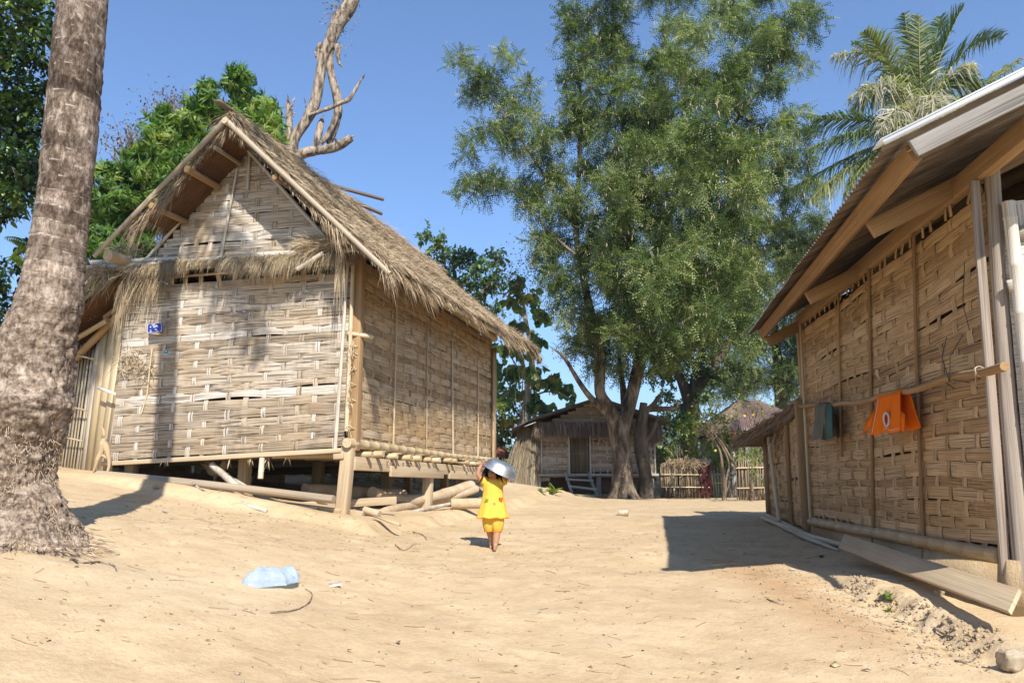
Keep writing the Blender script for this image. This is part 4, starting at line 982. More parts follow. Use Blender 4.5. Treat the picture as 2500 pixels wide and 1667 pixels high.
# ================================================================ far hut
fz = gz(2.8, 27.2)
far = thing('thatched_hut', (2.8, 27.4, fz), 'grey bamboo hut on stilts behind the big tree, with a ladder to its door', 'hut')
def fp(mb, name, mat, smooth=False, bevel=0, parent=None):
    return mb.build(name, M[mat] if isinstance(mat, str) else mat, parent or far, smooth, A([2.8, 27.4, fz]), bevel)
FX0, FX1, FY = .78, 4.85, 27.6
ff, fe = 1.62, 3.15
dx0, dx1 = 1.96, 2.64                                # doorway
mb = MB(); weave(mb, [(FX0, FY, ff), (dx0, FY, ff), (dx0, FY, fe), (FX0, FY, fe)], 1.2, 1.5, 15, 7, .06, (0, -1, 0), gap=.09, tilt=1.2); weave(mb, [(dx1, FY, ff), (FX1, FY, ff), (FX1, FY, fe), (dx1, FY, fe)], 2.2, 1.5, 13, 9, .06, (0, -1, 0), gap=.16, tilt=1.6); fp(mb, 'front_wall', 'weave_old')
mb = MB(); weave(mb, [(FX0, FY, ff), (FX0, FY + 5, ff), (FX0, FY + 5, fe), (FX0, FY, fe)], 5, 1.5, 12, 14, .06, (-1, 0, 0)); weave(mb, [(FX1, FY, ff), (FX1, FY + 5, ff), (FX1, FY + 5, fe), (FX1, FY, fe)], 5, 1.5, 12, 14, .06, (1, 0, 0)); weave(mb, [(FX0, FY + 5, ff), (FX1, FY + 5, ff), (FX1, FY + 5, fe), (FX0, FY + 5, fe)], 4, 1.5, 12, 10, .06, (0, 1, 0)); fp(mb, 'side_wall', 'weave_old')
mb = MB(); weave(mb, [(FX0, FY, fe), (FX1, FY, fe), (FX1, FY, fe + .95), (FX0, FY, fe + .95)], 4, .95, 8, 14, .06, (0, -1, 0), lambda v: (.5 * v, 1 - .5 * v), lambda u: 2 * min(u, 1 - u)); fp(mb, 'gable_panel', 'weave_old')
mb = MB()
for k in range(15): beam(mb, (dx0 + .03 + .045 * k, FY + .03, ff + .02), (dx0 + .03 + .045 * k, FY + .03, fe - .1), .026, .02, (0, 1, 0))
for z in (ff + .1, ff + .7, fe - .25): beam(mb, (dx0, FY + .06, z), (dx1, FY + .06, z), .03, .04)
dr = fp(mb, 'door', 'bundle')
for x in (dx0 - .02, dx1 + .02, FX0, FX1, FX0 + .22, FX1 - .3):
    mb = MB(); bamboo(mb, (x, FY - .05, ff - .05), (x, FY - .05, fe), .032); fp(mb, 'batten', 'bamboo_grey')
mb = MB(); bamboo(mb, (FX0 - .15, FY - .08, ff - .03), (FX1 + .1, FY - .08, ff - .03), .055); fp(mb, 'sill_pole', 'wood_grey')
mb = MB(); quad(mb, [(FX0, FY, ff - .06), (FX1, FY, ff - .06), (FX1, FY + 5, ff - .06), (FX0, FY + 5, ff - .06)], th=.05); fp(mb, 'floor_deck', 'wood_dark')
for x in (FX0 + .12, FX0 + 2.15, FX1 - .12):
    for y in (FY + .05, FY + 2.6, FY + 4.9):
        mb = MB(); tube(mb, [(x, y, gz(x, y) - .1), (x, y, ff - .05)], .085, 10, lump=.06); fp(mb, 'stilt', 'wood_grey', True)
mb = MB(); tube(mb, [(FX0 - .15, FY + .1, ff - .17), (FX0 + .5, FY + .1, ff - .15)], .08, 9); fp(mb, 'floor_beam', 'wood_grey', True)
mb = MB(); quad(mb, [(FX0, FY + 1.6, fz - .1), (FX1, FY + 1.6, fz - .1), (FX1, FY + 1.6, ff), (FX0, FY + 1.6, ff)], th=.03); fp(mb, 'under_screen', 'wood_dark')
mb = MB(); quad(mb, [(FX0 + .05, FY + 1.2, ff), (FX1 - .05, FY + 1.2, ff), (FX1 - .05, FY + 1.2, fe + .1), (FX0 + .05, FY + 1.2, fe + .1)], th=.03); mb.add([(FX0, FY + .06, fe), (FX1, FY + .06, fe), ((FX0 + FX1) / 2, FY + .06, fe + .93)], [[0, 1, 2]]); fp(mb, 'added_backing', 'wood_dark')  # dark sheets added inside to stop light showing through door and gable
M['roof_dark'] = plain_mat('dark_roofing', (.10, .08, .065), .8, 0, .5, 3, .4)
def frf(x0, z0, x1, z1):
    mb = MB(); quad(mb, [(x0, FY - .75, z0), (x1, FY - .75, z1), (x1, FY + 5.6, z1), (x0, FY + 5.6, z0)], th=-.07); return fp(mb, 'roof', 'roof_dark')
PK = ((FX0 + FX1) / 2 + .08, 4.10)
frf(FX0 - .2, 3.36, PK[0], PK[1]); frf(PK[0], PK[1], FX1 + .45, 3.30)
mb = MB(); quad(mb, [(.02, FY - .7, 3.08), (FX0 - .1, FY - .7, 3.42), (FX0 - .1, FY + 5, 3.42), (.02, FY + 5, 3.08)], th=-.04); fp(mb, 'roof', 'roof_dark')
mb = MB(); quad(mb, [(.42, FY - .9, 3.16), (.78, FY - .9, 3.30), (.78, FY - .3, 3.34), (.42, FY - .3, 3.20)], th=-.015); fp(mb, 'roof_sheet', 'flash')
mb = MB(); nb = 3800; x = FX0 - .05 + (FX1 - FX0 + .2) * rng.random(nb)
blades(mb, np.stack([x, FY - .12 - .3 * rng.random(nb), 3.30 + .06 * rng.random(nb)], -1), np.stack([.12 * rng.normal(size=nb), -.45 + .15 * rng.normal(size=nb), -.8 + 0 * x], -1), .32 + .2 * rng.random(nb), .022, .3, None, 0)
nb = 700; x = FX1 - .25 + .45 * rng.random(nb)
blades(mb, np.stack([x, FY - .4 + .3 * rng.random(nb), 3.25 + .06 * rng.random(nb)], -1), np.stack([.12 * rng.normal(size=nb), -.2 + .15 * rng.normal(size=nb), -1 + 0 * x], -1), .4 + .3 * rng.random(nb), .014, .2, .3 + .5 * rng.random(nb), 0)
fp(mb, 'thatch_skirt', 'thatch_old')
# woven star charm
mb = MB()
for a in np.linspace(0, PI, 4)[:3]: beam(mb, (2.98 - .28 * math.cos(a + .3), FY - .13, 2.86 - .28 * math.sin(a + .3)), (2.98 + .28 * math.cos(a + .3), FY - .13, 2.86 + .28 * math.sin(a + .3)), .03, .012, (0, 1, 0))
c = A([2.98, FY - .15, 2.86]); tag(mb.build('star_charm', M['bamboo'], None, False, c), 'star-shaped bamboo charm hung beside the far hut doorway', 'charm')
# ladder
lt = thing('ladder', gp(2.3, FY - .85), 'short wooden ladder of two rungs leaning up to the far hut door', 'ladder')
lb = gp(2.3, FY - .85)
for x0, x1 in ((1.98, 1.80), (2.84, 2.58)):
    mb = MB(); tube(mb, [gp(x0, FY - .9, -.05), A([x1, FY - .12, ff + .03])], .05, 8); mb.build('rail', M['wood_grey'], lt, True, lb)
for f in (.36, .70):
    mb = MB(); q0 = gp(1.98, FY - .9) * (1 - f) + A([1.80, FY - .12, ff + .03]) * f; q1 = gp(2.84, FY - .9) * (1 - f) + A([2.58, FY - .12, ff + .03]) * f
    tube(mb, [q0 - A([.06, 0, 0]), q1 + A([.06, 0, 0])], .04, 8); mb.build('rung', M['wood_grey'], lt, True, lb)
# reed bundles leaning on the left of the far hut
for k, (x, y, lx, tone) in enumerate(((-.12, 27.2, .5, 0), (.10, 27.0, .45, .1), (.32, 27.3, .35, .05), (.52, 27.1, .2, .2))):
    mb = MB(); nb = 620; z0 = gz(x, y)
    P = np.stack([x + .17 * rng.normal(size=nb), y + .12 * rng.normal(size=nb), np.full(nb, z0 - .02)], -1)
    Tt = np.stack([x + lx + .10 * rng.normal(size=nb), y + .5 + .1 * rng.normal(size=nb), z0 + 1.95 + .2 * rng.normal(size=nb)], -1)
    blades(mb, P, Tt - P, np.linalg.norm(Tt - P, axis=1), .022, 0, np.clip(.35 + tone + .3 * rng.normal(size=nb), 0, 1), 0)
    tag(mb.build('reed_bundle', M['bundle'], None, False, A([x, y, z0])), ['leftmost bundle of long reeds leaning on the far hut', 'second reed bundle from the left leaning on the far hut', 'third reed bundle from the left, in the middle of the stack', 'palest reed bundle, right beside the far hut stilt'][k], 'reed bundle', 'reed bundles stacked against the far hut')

# ================================================================ fences and roofs beyond
def fence(name, x0, x1, Y, h0, h1, n, wd, mat, label, rails, jag=.1, top=None):
    b = gp((x0 + x1) / 2, Y); t = thing(name, b, label, 'fence', 'bamboo fences across the back of the yard')
    mb = MB()
    for k in range(n):
        f = (k + .5 * rng.random()) / n; x = x0 + (x1 - x0) * f; z = gz(x, Y); hh = (h0 + (h1 - h0) * f) * (1 - jag * rng.random())
        beam(mb, (x, Y + .04 * rng.normal(), z - .05), (x + .05 * rng.normal(), Y + .03 * rng.normal(), z + hh), wd * (.7 + .6 * rng.random()), .015, (0, 1, 0))
    mb.build('pickets', M[mat], t, False, b)
    for z in rails:
        mb = MB(); bamboo(mb, gp(x0, Y - .06, z), gp(x1, Y - .06, z), .022); mb.build('rail', M['bamboo'], t, True, b)
    return t, b
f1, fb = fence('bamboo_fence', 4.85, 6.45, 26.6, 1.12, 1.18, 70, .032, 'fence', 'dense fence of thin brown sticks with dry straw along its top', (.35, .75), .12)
mb = MB(); nb = 900; x = 5.1 + 1.3 * rng.random(nb)
blades(mb, np.stack([x, 26.6 + .1 * rng.normal(size=nb), gz(5.6, 26.6) + 1.05 + .12 * rng.random(nb)], -1), rng.normal(size=(nb, 3)) * A([.6, .5, .4]) + A([0, -.15, .5]), .2 + .4 * rng.random(nb) * np.clip(.6 + 1.4 * fbm(x * 3, x * 0, 2, 7), .2, 1.5), .016, .5, None, 0); mb.build('straw_topping', M['thatch_gold'], f1, False, fb)
fence('bamboo_fence', 7.05, 7.75, 29.0, 1.05, 1.15, 16, .05, 'bamboo_green', 'low pale sunlit fence behind the thin forked trunks', (.5,), .25)
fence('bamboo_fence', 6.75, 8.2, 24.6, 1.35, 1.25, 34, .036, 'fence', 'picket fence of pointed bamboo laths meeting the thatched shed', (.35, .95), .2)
M['redcloth'] = cloth_mat('dull_red_cloth', (.11, .04, .04), .4)
mb = MB(); u, t = np.meshgrid(np.linspace(0, 1, 14), np.linspace(0, 1, 16), indexing='ij'); zb = gz(6.3, 26.5)
V = np.stack([6.12 + .38 * u + .03 * np.sin(t * 7), 26.5 + .03 * np.sin(u * 12), zb + .12 + 1.05 * t], -1); i, j = np.meshgrid(np.arange(13), np.arange(15), indexing='ij')
mb.add(V.reshape(-1, 3), np.stack([i * 16 + j, i * 16 + j + 1, (i + 1) * 16 + j + 1, (i + 1) * 16 + j], -1).reshape(-1, 4)); o = loose(mb, 'cloth', 'redcloth', 'dull red cloth hanging over the right end of the stick fence', 'cloth', smooth=True)
mb = MB(); tube(mb, np.stack([np.linspace(6.15, 6.5, 8), 26.5 + 0 * np.arange(8), zb + 1.2 + .05 * np.sin(np.arange(8))], -1), .07, 8, lump=.4)
M['bluecloth'] = cloth_mat('blue_grey_cloth', (.10, .105, .15), .5)
loose(mb, 'cloth', 'bluecloth', 'small blue-grey bundle of cloth on top of the stick fence', 'cloth', smooth=True)

M['tile_roof'] = plain_mat('purple_brown_roof', (.20, .135, .125), .75, 0, .35, 2.5, .3)
M['rust'] = plain_mat('rusty_roof', (.34, .13, .08), .75, 0, .4, 3, .3)
M['pale_wall'] = M['weave_white']
# tiled house seen over the fence
b = A([9.9, 33, gz(9.9, 33)]); t = thing('stilt_house', b, 'house with a steep purple-brown roof showing above the fence', 'house')
def bx(mb, x0, x1, y0, y1, z0, z1): beam(mb, ((x0 + x1) / 2, y0, (z0 + z1) / 2), ((x0 + x1) / 2, y1, (z0 + z1) / 2), x1 - x0, z1 - z0); return mb
mb = MB(); rx0, rx1, ry0, ry1 = 7.9, 12.6, 31.6, 38.0; ez, pz = at(1745, 1052, 31.8)[2], at(1800, 978, 34.8)[2]
n_ = 60
for (A0, A1, B0, B1) in (((rx0, ry0), (rx1, ry0), (rx0 + 1.9, 34.8), (rx1 - 1.9, 34.8)), ((rx0, ry1), (rx0, ry0), (rx0 + 1.9, 34.8), (rx0 + 1.9, 34.8)), ((rx1, ry1), (rx0, ry1), (rx1 - 1.9, 34.8), (rx0 + 1.9, 34.8)), ((rx1, ry0), (rx1, ry1), (rx1 - 1.9, 34.8), (rx1 - 1.9, 34.8))):
    f = np.linspace(0, 1, 4 * n_); wv = .03 * np.cos(f * n_ * 2 * PI * .8)
    lo = np.stack([A0[0] + (A1[0] - A0[0]) * f, A0[1] + (A1[1] - A0[1]) * f, ez + wv], -1); hi = np.stack([B0[0] + (B1[0] - B0[0]) * f, B0[1] + (B1[1] - B0[1]) * f, pz + wv], -1)
    q = np.arange(4 * n_ - 1); mb.add(np.vstack([lo, hi]), np.stack([q, q + 1, q + 1 + 4 * n_, q + 4 * n_], -1))
mb.build('roof', M['tile_roof'], t, True, b)
mb = MB(); beam(mb, (rx0, ry0 + .05, ez - .1), (rx1, ry0 + .05, ez - .1), .04, .16); mb.build('fascia', M['rust'], t, False, b)
mb = MB(); bx(mb, 8.75, 12.3, 32.1, 37.6, ez - 1.6, ez - .05); mb.build('wall', M['wood_dark'], t, False, b)
for x in (8.7, 9.0, 9.3, 12.2):
    mb = MB(); beam(mb, (x, 32.0, b[2] - .1), (x, 32.0, ez), .16, .16, (0, 1, 0)); mb.build('post', M['wood_grey'], t, False, b)
# pale hut behind, between far hut and fence
b = A([5.2, 36, gz(5.2, 36)]); t = thing('small_hut', b, 'sunlit pale hut with a low reddish roof between far hut and fence', 'hut')
mb = MB(); weave(mb, [(4.2, 35, b[2]), (6.6, 35, b[2]), (6.6, 35, b[2] + 1.3), (4.2, 35, b[2] + 1.3)], 2.4, 1.3, 12, 9, .07, (0, -1, 0)); mb.build('wall', M['weave_white'], t, False, b)
mb = MB(); quad(mb, [(4.2, 35.02, b[2]), (6.6, 35.02, b[2]), (6.6, 37, b[2]), (4.2, 37, b[2])], th=.02); bx(mb, 4.25, 6.55, 35.1, 37, b[2], b[2] + 1.3); mb.build('wall', M['weave_old'], t, False, b)
mb = MB(); quad(mb, [(3.9, 34.7, b[2] + 1.25), (7.0, 34.7, b[2] + 1.3), (6.4, 36.2, b[2] + 2.1), (4.4, 36.2, b[2] + 2.1)], th=-.05); quad(mb, [(7.0, 37.6, b[2] + 1.25), (3.9, 37.6, b[2] + 1.25), (4.4, 36.2, b[2] + 2.1), (6.4, 36.2, b[2] + 2.1)], th=-.05); mb.build('roof', M['rust'], t, False, b)
# red roof beyond the left hut
b = A([-.55, 30, gz(-.55, 30)]); t = thing('small_hut', b, 'hut with a rusty red roof showing between left hut and reed bundles', 'hut')
p0, p1 = at(1205, 1090, 30), at(1245, 1122, 30)
mb = MB(); quad(mb, [(-1.6, 29.5, p1[2] + .25), (p1[0], 29.5, p1[2]), (p1[0] - .35, 32.5, p0[2] + .5), (-1.6, 32.5, p0[2] + .9)], th=-.06); mb.build('roof', M['rust'], t, False, b)
mb = MB(); bx(mb, -1.6, p1[0] - .25, 30, 32.3, b[2], p1[2] - .02); mb.build('wall', M['weave_old'], t, False, b)
# pale sheet roof far behind the thin trunks
b = A([8.9, 40, gz(8.9, 40)]); t = thing('small_hut', b, 'distant hut with a pale grey sheet roof seen over the low fence', 'hut')
p0 = at(1775, 1135, 40); mb = MB(); quad(mb, [(p0[0] - 1.2, 39, p0[2] - .5), (p0[0] + 1.6, 39, p0[2] - .5), (p0[0] + 1.4, 41.5, p0[2] + .9), (p0[0] - .9, 41.5, p0[2] + .9)], th=-.05); mb.build('roof', M['flash'], t, False, b)
mb = MB(); bx(mb, p0[0] - 1, p0[0] + 1.4, 39.4, 41.5, b[2], p0[2] - .45); mb.build('wall', M['weave_old'], t, False, b)
# neighbour's thatch at the left edge, behind the palm
b = gp(-9.3, 14.5); t = thing('neighbour_hut', b, 'low thatched hut at the left edge behind the palm trunk', 'hut')
p0, p1 = at(0, 880, 13.6), at(45, 845, 14.3)
mb = MB(); s, y = rng.random(3000), rng.random(3000)
quad(mb, [(-12, 13.2, p0[2] - .2), (p1[0] + .1, 13.8, p0[2] - .35), (p1[0] + .3, 16.5, p1[2] + .25), (-12, 16.5, p1[2] + .4)], th=-.1)
mb.build('roof', M['thatch_under'], t, False, b)
mb = MB(); n_ = 900; x = -12 + (p1[0] + 12.2) * rng.random(n_); blades(mb, np.stack([x, 13.3 + .5 * rng.random(n_), p0[2] - .1 + .2 * rng.random(n_)], -1), A([.1, -.5, -.6]) + .3 * rng.normal(size=(n_, 3)), .3 + .3 * rng.random(n_), .014, .3); mb.build('eave_fringe', M['thatch_gold'], t, False, b)
mb = MB(); weave(mb, [(-12, 14, b[2] - .3), (p1[0] - .1, 14.2, b[2] - .3), (p1[0] - .1, 14.2, p0[2] - .25), (-12, 14, p0[2] - .25)], 3.5, 1.5, 12, 12, .07, (0, -1, 0)); mb.build('wall', M['weave_old'], t, False, b)
b = gp(-12.5, 19); t = thing('small_hut', b, 'hut with a blue-grey metal roof at the far left edge', 'hut')
M['bluemetal'] = plain_mat('blue_grey_metal', (.16, .20, .28), .5, .3, .3, 3)
p0 = at(8, 855, 18.5); mb = MB(); quad(mb, [(-16, 17.6, p0[2] - .2), (p0[0] + .3, 17.6, p0[2] - .3), (p0[0] - .5, 20.5, p0[2] + 1.0), (-16, 20.5, p0[2] + 1.2)], th=-.05); mb.build('roof', M['bluemetal'], t, False, b)
mb = MB(); bx(mb, -15.5, p0[0] - .3, 18.2, 20.5, b[2] - .3, p0[2] - .3); mb.build('wall', M['weave_old'], t, False, b)
# ================================================================ foliage
def t_pinnate(pairs=5, w=.10, l=.2, droop=.18):
    V, F = [], []
    for k in range(pairs):
        u = .16 + .84 * k / (pairs - 1)
        ll = l * (1 - .35 * abs(u - .5) * 1.2)
        z = -droop * u * u
        for s in (1, -1):
            b = len(V); ax = .35
            V += [(u, 0, z), (u + ax * ll * .5 - w * .4, s * ll * .5, z - .02), (u + ax * ll, s * ll, z - .07), (u + ax * ll * .5 + w * .9, s * ll * .5, z - .02)]
            F.append((b, b + 1, b + 2, b + 3) if s < 0 else (b + 3, b + 2, b + 1, b))
    V = A(V); return V, A(F), np.concatenate([V[:, :2], np.zeros((len(V), 1))], 1)
def t_leaf(w=.22, fold=.12, droop=.2):
    V = A([(0, 0, 0), (.35, w, fold), (.75, w * .75, fold * .6 - droop * .5), (1, 0, -droop), (.75, -w * .75, fold * .6 - droop * .5), (.35, -w, fold), (.4, 0, 0.02), (.75, 0, -droop * .45)])
    F = A([(0, 6, 1, 1), (0, 5, 6, 6), (6, 7, 2, 1), (5, 4, 7, 6), (7, 3, 3, 2), (4, 3, 3, 7)])
    F = A([(0, 5, 6, 1), (6, 5, 4, 7), (1, 6, 7, 2), (2, 7, 4, 3)])
    return V, F, np.concatenate([V[:, :2], np.zeros((8, 1))], 1)
def t_whorl(n=7, w=.11, droop=.45):
    """tuft of long drooping leaves"""
    V, F = [], []
    for k in range(n):
        a = 2 * PI * k / n + .3 * (k % 3); c, s = math.cos(a), math.sin(a); l = .8 + .25 * ((k * 7) % 5) / 5
        b = len(V)
        for u, ww, z in ((.05, .03, .05), (.45, w, .02), (1.0, .01, -droop)):
            for sg in (-1, 1): V.append((z + .2, u * c * l - sg * ww * s, u * s * l + sg * ww * c))
        F += [(b, b + 1, b + 3, b + 2), (b + 2, b + 3, b + 5, b + 4)]
    V = A(V); return V, A(F), np.concatenate([V[:, :2], np.zeros((len(V), 1))], 1)
TP, TL, TW, TR = t_pinnate(), t_leaf(), t_whorl(), t_leaf(.42, .1, .25)

def crown(leafs, twigs, clumps, tm, ntw, nlf, size, spread=1.0, up=.25, droop=.3, tone=.25, tw_r=.006, flat=.75, shade=None, hang=False):
    """clumps: list of (centre, radius). Twigs radiate in each clump and carry leaves along them"""
    for c, r in clumps:
        n = max(2, int(ntw * (r ** 1.6)))
        d = rng.normal(size=(n, 3)); d[:, 2] = d[:, 2] * flat + up; d = unit(d)
        o = c + .22 * r * rng.normal(size=(n, 3))
        L = r * (.55 + .6 * rng.random(n)) * spread
        t = rng.random((n, nlf)) ** .75 * .92 + .08
        P = o[:, None] + d[:, None] * (L[:, None] * t)[..., None]
        P[..., 2] -= droop * (L[:, None] * t ** 2)
        P = P + .04 * rng.normal(size=P.shape)
        tang = d[:, None] * np.ones((n, nlf, 1)); tang[..., 2] -= 2 * droop * t
        sd_ = rng.normal(size=P.shape)
        dd = unit(unit(tang) * .7 + unit(sd_) * .9 + (A([0, 0, -.9]) if hang else A([0, 0, -.05])))
        nr = unit(A([0, 0, 1.0]) + .55 * rng.normal(size=P.shape))
        k = n * nlf
        tn = np.clip(.5 + tone * (rng.normal(size=(n, 1)) * .6 + rng.normal(size=(n, nlf)) * .8) + .20 * rng.normal(), 0, 1)
        inst(leafs, tm, P.reshape(k, 3), frames(dd.reshape(k, 3), nr.reshape(k, 3)), size * (.65 + .6 * rng.random(k)), tn.ravel())
        if twigs is not None:
            m = min(n, 9)
            for q in range(m):
                ts = np.linspace(0, 1, 4)[:, None]; pp = o[q] + d[q] * L[q] * ts; pp[:, 2] -= (droop * L[q] * ts ** 2)[:, 0]
                tube(twigs, pp, [tw_r * 1.6, tw_r, tw_r * .7, tw_r * .4], 4, False)

def limb(mb, P, R, n=9, lump=.1, sub=4):
    """smooth tapering branch through the points"""
    P = np.asarray(P, float); R = np.asarray(R, float)
    k = len(P); t = np.linspace(0, k - 1, (k - 1) * sub + 1)
    i = np.clip(np.floor(t).astype(int), 0, k - 2); f = (t - i)[:, None]
    pm = np.vstack([2 * P[0] - P[1], P, 2 * P[-1] - P[-2]])
    p0, p1, p2, p3 = pm[i], pm[i + 1], pm[i + 2], pm[i + 3]
    Q = .5 * (2 * p1 + (p2 - p0) * f + (2 * p0 - 5 * p1 + 4 * p2 - p3) * f ** 2 + (3 * p1 - 3 * p2 - p0 + p3) * f ** 3)
    return tube(mb, Q, np.interp(t, np.arange(k), R), n, True, None, 0, lump)
def V2(px, py, Y): return at(px * 1.06293, py * 1.06293, Y)      # points measured on a 2352 px wide copy

M['bark'] = bark_mat('rough_grey_bark', [(.38, (.045, .032, .022)), (.5, (.125, .092, .064)), (.63, (.26, .20, .145))], (5, 5, 1.6))
M['bark_dark'] = bark_mat('dark_bark', [(.3, (.04, .03, .022)), (.5, (.09, .07, .05)), (.7, (.16, .125, .09))], (6, 6, 2))
M['bark_pale'] = bark_mat('pale_bark', [(.3, (.22, .18, .13)), (.5, (.42, .36, .28)), (.7, (.56, .5, .41))], (6, 6, 2), .3)
M['bark_dead'] = bark_mat('dead_wood', [(.36, (.05, .038, .03)), (.46, (.17, .13, .095)), (.55, (.32, .25, .185)), (.68, (.45, .37, .285))], (11, 11, 3), .9)
M['lf_tam'] = leaf_mat('tamarind_leaf', [(0, (.034, .056, .019)), (.4, (.10, .142, .046)), (.7, (.19, .235, .085)), (1, (.36, .37, .19))], .38, .45)
M['lf_bam'] = leaf_mat('feathery_leaf', [(0, (.045, .075, .024)), (.5, (.12, .155, .055)), (.8, (.20, .23, .09)), (1, (.30, .30, .15))], .36, .5)
M['lf_teak'] = leaf_mat('broad_leaf', [(0, (.05, .095, .04)), (.5, (.115, .185, .075)), (.8, (.19, .255, .11)), (.93, (.30, .30, .14)), (1, (.36, .26, .09))], .38, .45)
M['lf_teakbig'] = leaf_mat('teak_leaf', [(0, (.06, .12, .045)), (.4, (.14, .22, .09)), (.7, (.24, .30, .12)), (.9, (.38, .37, .16)), (1, (.45, .30, .10))], .45, .5)
M['lf_bright'] = leaf_mat('bright_leaf', [(0, (.045, .10, .016)), (.45, (.105, .19, .032)), (.8, (.20, .28, .055)), (1, (.36, .38, .10))], .42, .5, .3)
M['lf_dark'] = leaf_mat('glossy_dark_leaf', [(0, (.010, .026, .008)), (.5, (.028, .06, .012)), (.85, (.07, .125, .02)), (1, (.15, .22, .04))], .28, .35, .5)
M['lf_bush'] = leaf_mat('bush_leaf', [(0, (.06, .115, .03)), (.5, (.16, .22, .06)), (.85, (.28, .31, .10)), (1, (.45, .40, .15))], .45, .5)
M['lf_yellow'] = leaf_mat('yellow_leaf', [(0, (.5, .38, .03)), (1, (.62, .52, .05))], .4, .5)
M['lf_dry'] = leaf_mat('dry_leaf', [(0, (.10, .06, .035)), (.5, (.2, .13, .08)), (1, (.32, .24, .15))], .2, .7, .2)
M['pod'] = fiber_mat('seed_pod', [(0, (.20, .13, .08)), (.5, (.36, .27, .18)), (1, (.52, .43, .32))], 30, .2, .1, .7)

def tree(name, base, label, cat, group, trunkmat, limbs, leafmat, tm, clumps, ntw, nlf, size, flare=None, **kw):
    t = thing(name, base, label, cat, group)
    tb = MB()
    for P, R in limbs: limb(tb, P, list(R[:-1]) + [R[-1] * .4])
    lf, tw = MB(), MB()
    crown(lf, tw, clumps, tm, ntw, nlf, size, **kw)
    tb.V += tw.V; tb.T += tw.T; tb.M += tw.M; tb.F += [f + tb.n for f in tw.F]; tb.n += tw.n
    tb.build('trunk', trunkmat, t, True, base)
    lf.build('crown', leafmat, t, False, base)
    return t

# ---------------------------------------------------------------- big tamarind in front of the far hut
TY = 25.0
tb_ = gp(*V2(1432, 1140, TY)[:2])
def tp(px, py, dy=0): return V2(px, py, TY + dy)
limbs = [
    ([tb_ + A([-.02, 0, -.25]), tb_ + A([-.03, 0, .2]), tp(1428, 1040), tp(1418, 990), tp(1400, 940, -.2), tp(1378, 900, -.3), tp(1378, 830, -.3), tp(1366, 760, -.3), tp(1340, 640, -.2), tp(1322, 520), tp(1330, 400), tp(1332, 250), tp(1335, 120)], [.56, .40, .35, .33, .25, .21, .19, .17, .14, .11, .09, .07, .04]),
    ([tp(1424, 1030, .0), tp(1438, 960, .1), tp(1455, 890, .2), tp(1470, 830, .3), tp(1480, 780, .3), tp(1505, 690, .4), tp(1520, 560, .5), tp(1560, 420, .5), tp(1570, 250, .6), tp(1560, 60, .6)], [.20, .25, .25, .23, .2, .18, .15, .12, .08, .05]),
    ([tp(1405, 960, -.1), tp(1350, 905, -.4), tp(1320, 860, -.6), tp(1295, 820, -.8), tp(1262, 795, -1)], [.13, .11, .08, .06, .03]),
    ([tp(1436, 985, .1), tp(1432, 900, .6), tp(1425, 850, .8), tp(1420, 780, 1)], [.15, .13, .10, .07]),
    ([tp(1470, 830, .3), tp(1520, 770, .6), tp(1590, 690, 1), tp(1680, 560, 1.4), tp(1740, 420, 1.6)], [.16, .14, .11, .08, .05]),
    ([tp(1322, 520), tp(1260, 420, -.2), tp(1190, 310, -.3), tp(1110, 200, -.3)], [.08, .06, .045, .02]),
    ([tp(1340, 600, -.2), tp(1270, 540, -.3), tp(1180, 440, -.4), tp(1110, 420, -.5)], [.06, .05, .035, .015]),
    ([tp(1330, 330), tp(1362, 290, .1), tp(1400, 240, .2), tp(1450, 160, .2)], [.06, .05, .04, .02]),
    ([tp(1560, 420, .5), tp(1660, 320, .8), tp(1760, 180, 1), tp(1820, 60, 1)], [.09, .07, .05, .03]),
    ([tp(1505, 690, .4), tp(1430, 560, -.6), tp(1400, 420, -1), tp(1420, 300, -1.2)], [.1, .08, .06, .03]),
]
cl = []
for px, py, r in ((1055, 135, .42), (1095, 165, .5), (1135, 185, .45), (1090, 225, .4), (1160, 120, .28), (1180, 135, .25), (1165, 225, .5), (1215, 200, .4), (1120, 300, .45), (1080, 320, .35), (1070, 355, .28), (1170, 290, .5), (1220, 260, .45),
                  (1240, 320, .5), (1200, 345, .4), (1270, 300, .5), (1115, 400, .4), (1150, 420, .4), (1200, 410, .38), (1240, 440, .45), (1270, 400, .5), (1280, 480, .55), (1240, 550, .5), (1250, 610, .5), (1290, 560, .6),
                  (1310, 20, .55), (1300, 70, .5), (1340, 60, .6), (1330, 130, .55), (1370, 30, .5), (1360, 110, .5), (1310, 180, .45), (1360, 190, .5), (1400, 160, .45), (1410, 80, .5), (1430, 20, .4), (1310, 250, .45), (1350, 280, .45),
                  (1830, 20, .4), (1850, 60, .5), (1820, 110, .5), (1840, 150, .35), (1790, 60, .6), (1760, 120, .6), (1780, 180, .5), (1830, 260, .5), (1790, 300, .6), (1840, 320, .5), (1850, 370, .5), (1860, 430, .5), (1830, 450, .6),
                  (1880, 520, .4), (1850, 560, .5), (1820, 610, .5), (1300, 650, .6), (1330, 720, .6), (1290, 700, .5), (1345, 780, .6), (1390, 790, .6), (1320, 790, .45), (1440, 800, .6), (1380, 840, .5), (1430, 850, .4), (1560, 800, .6), (1510, 830, .45), (1270, 640, .5), (1610, 780, .5)):
    cl.append((tp(px, py, rng.normal() * .5), r))
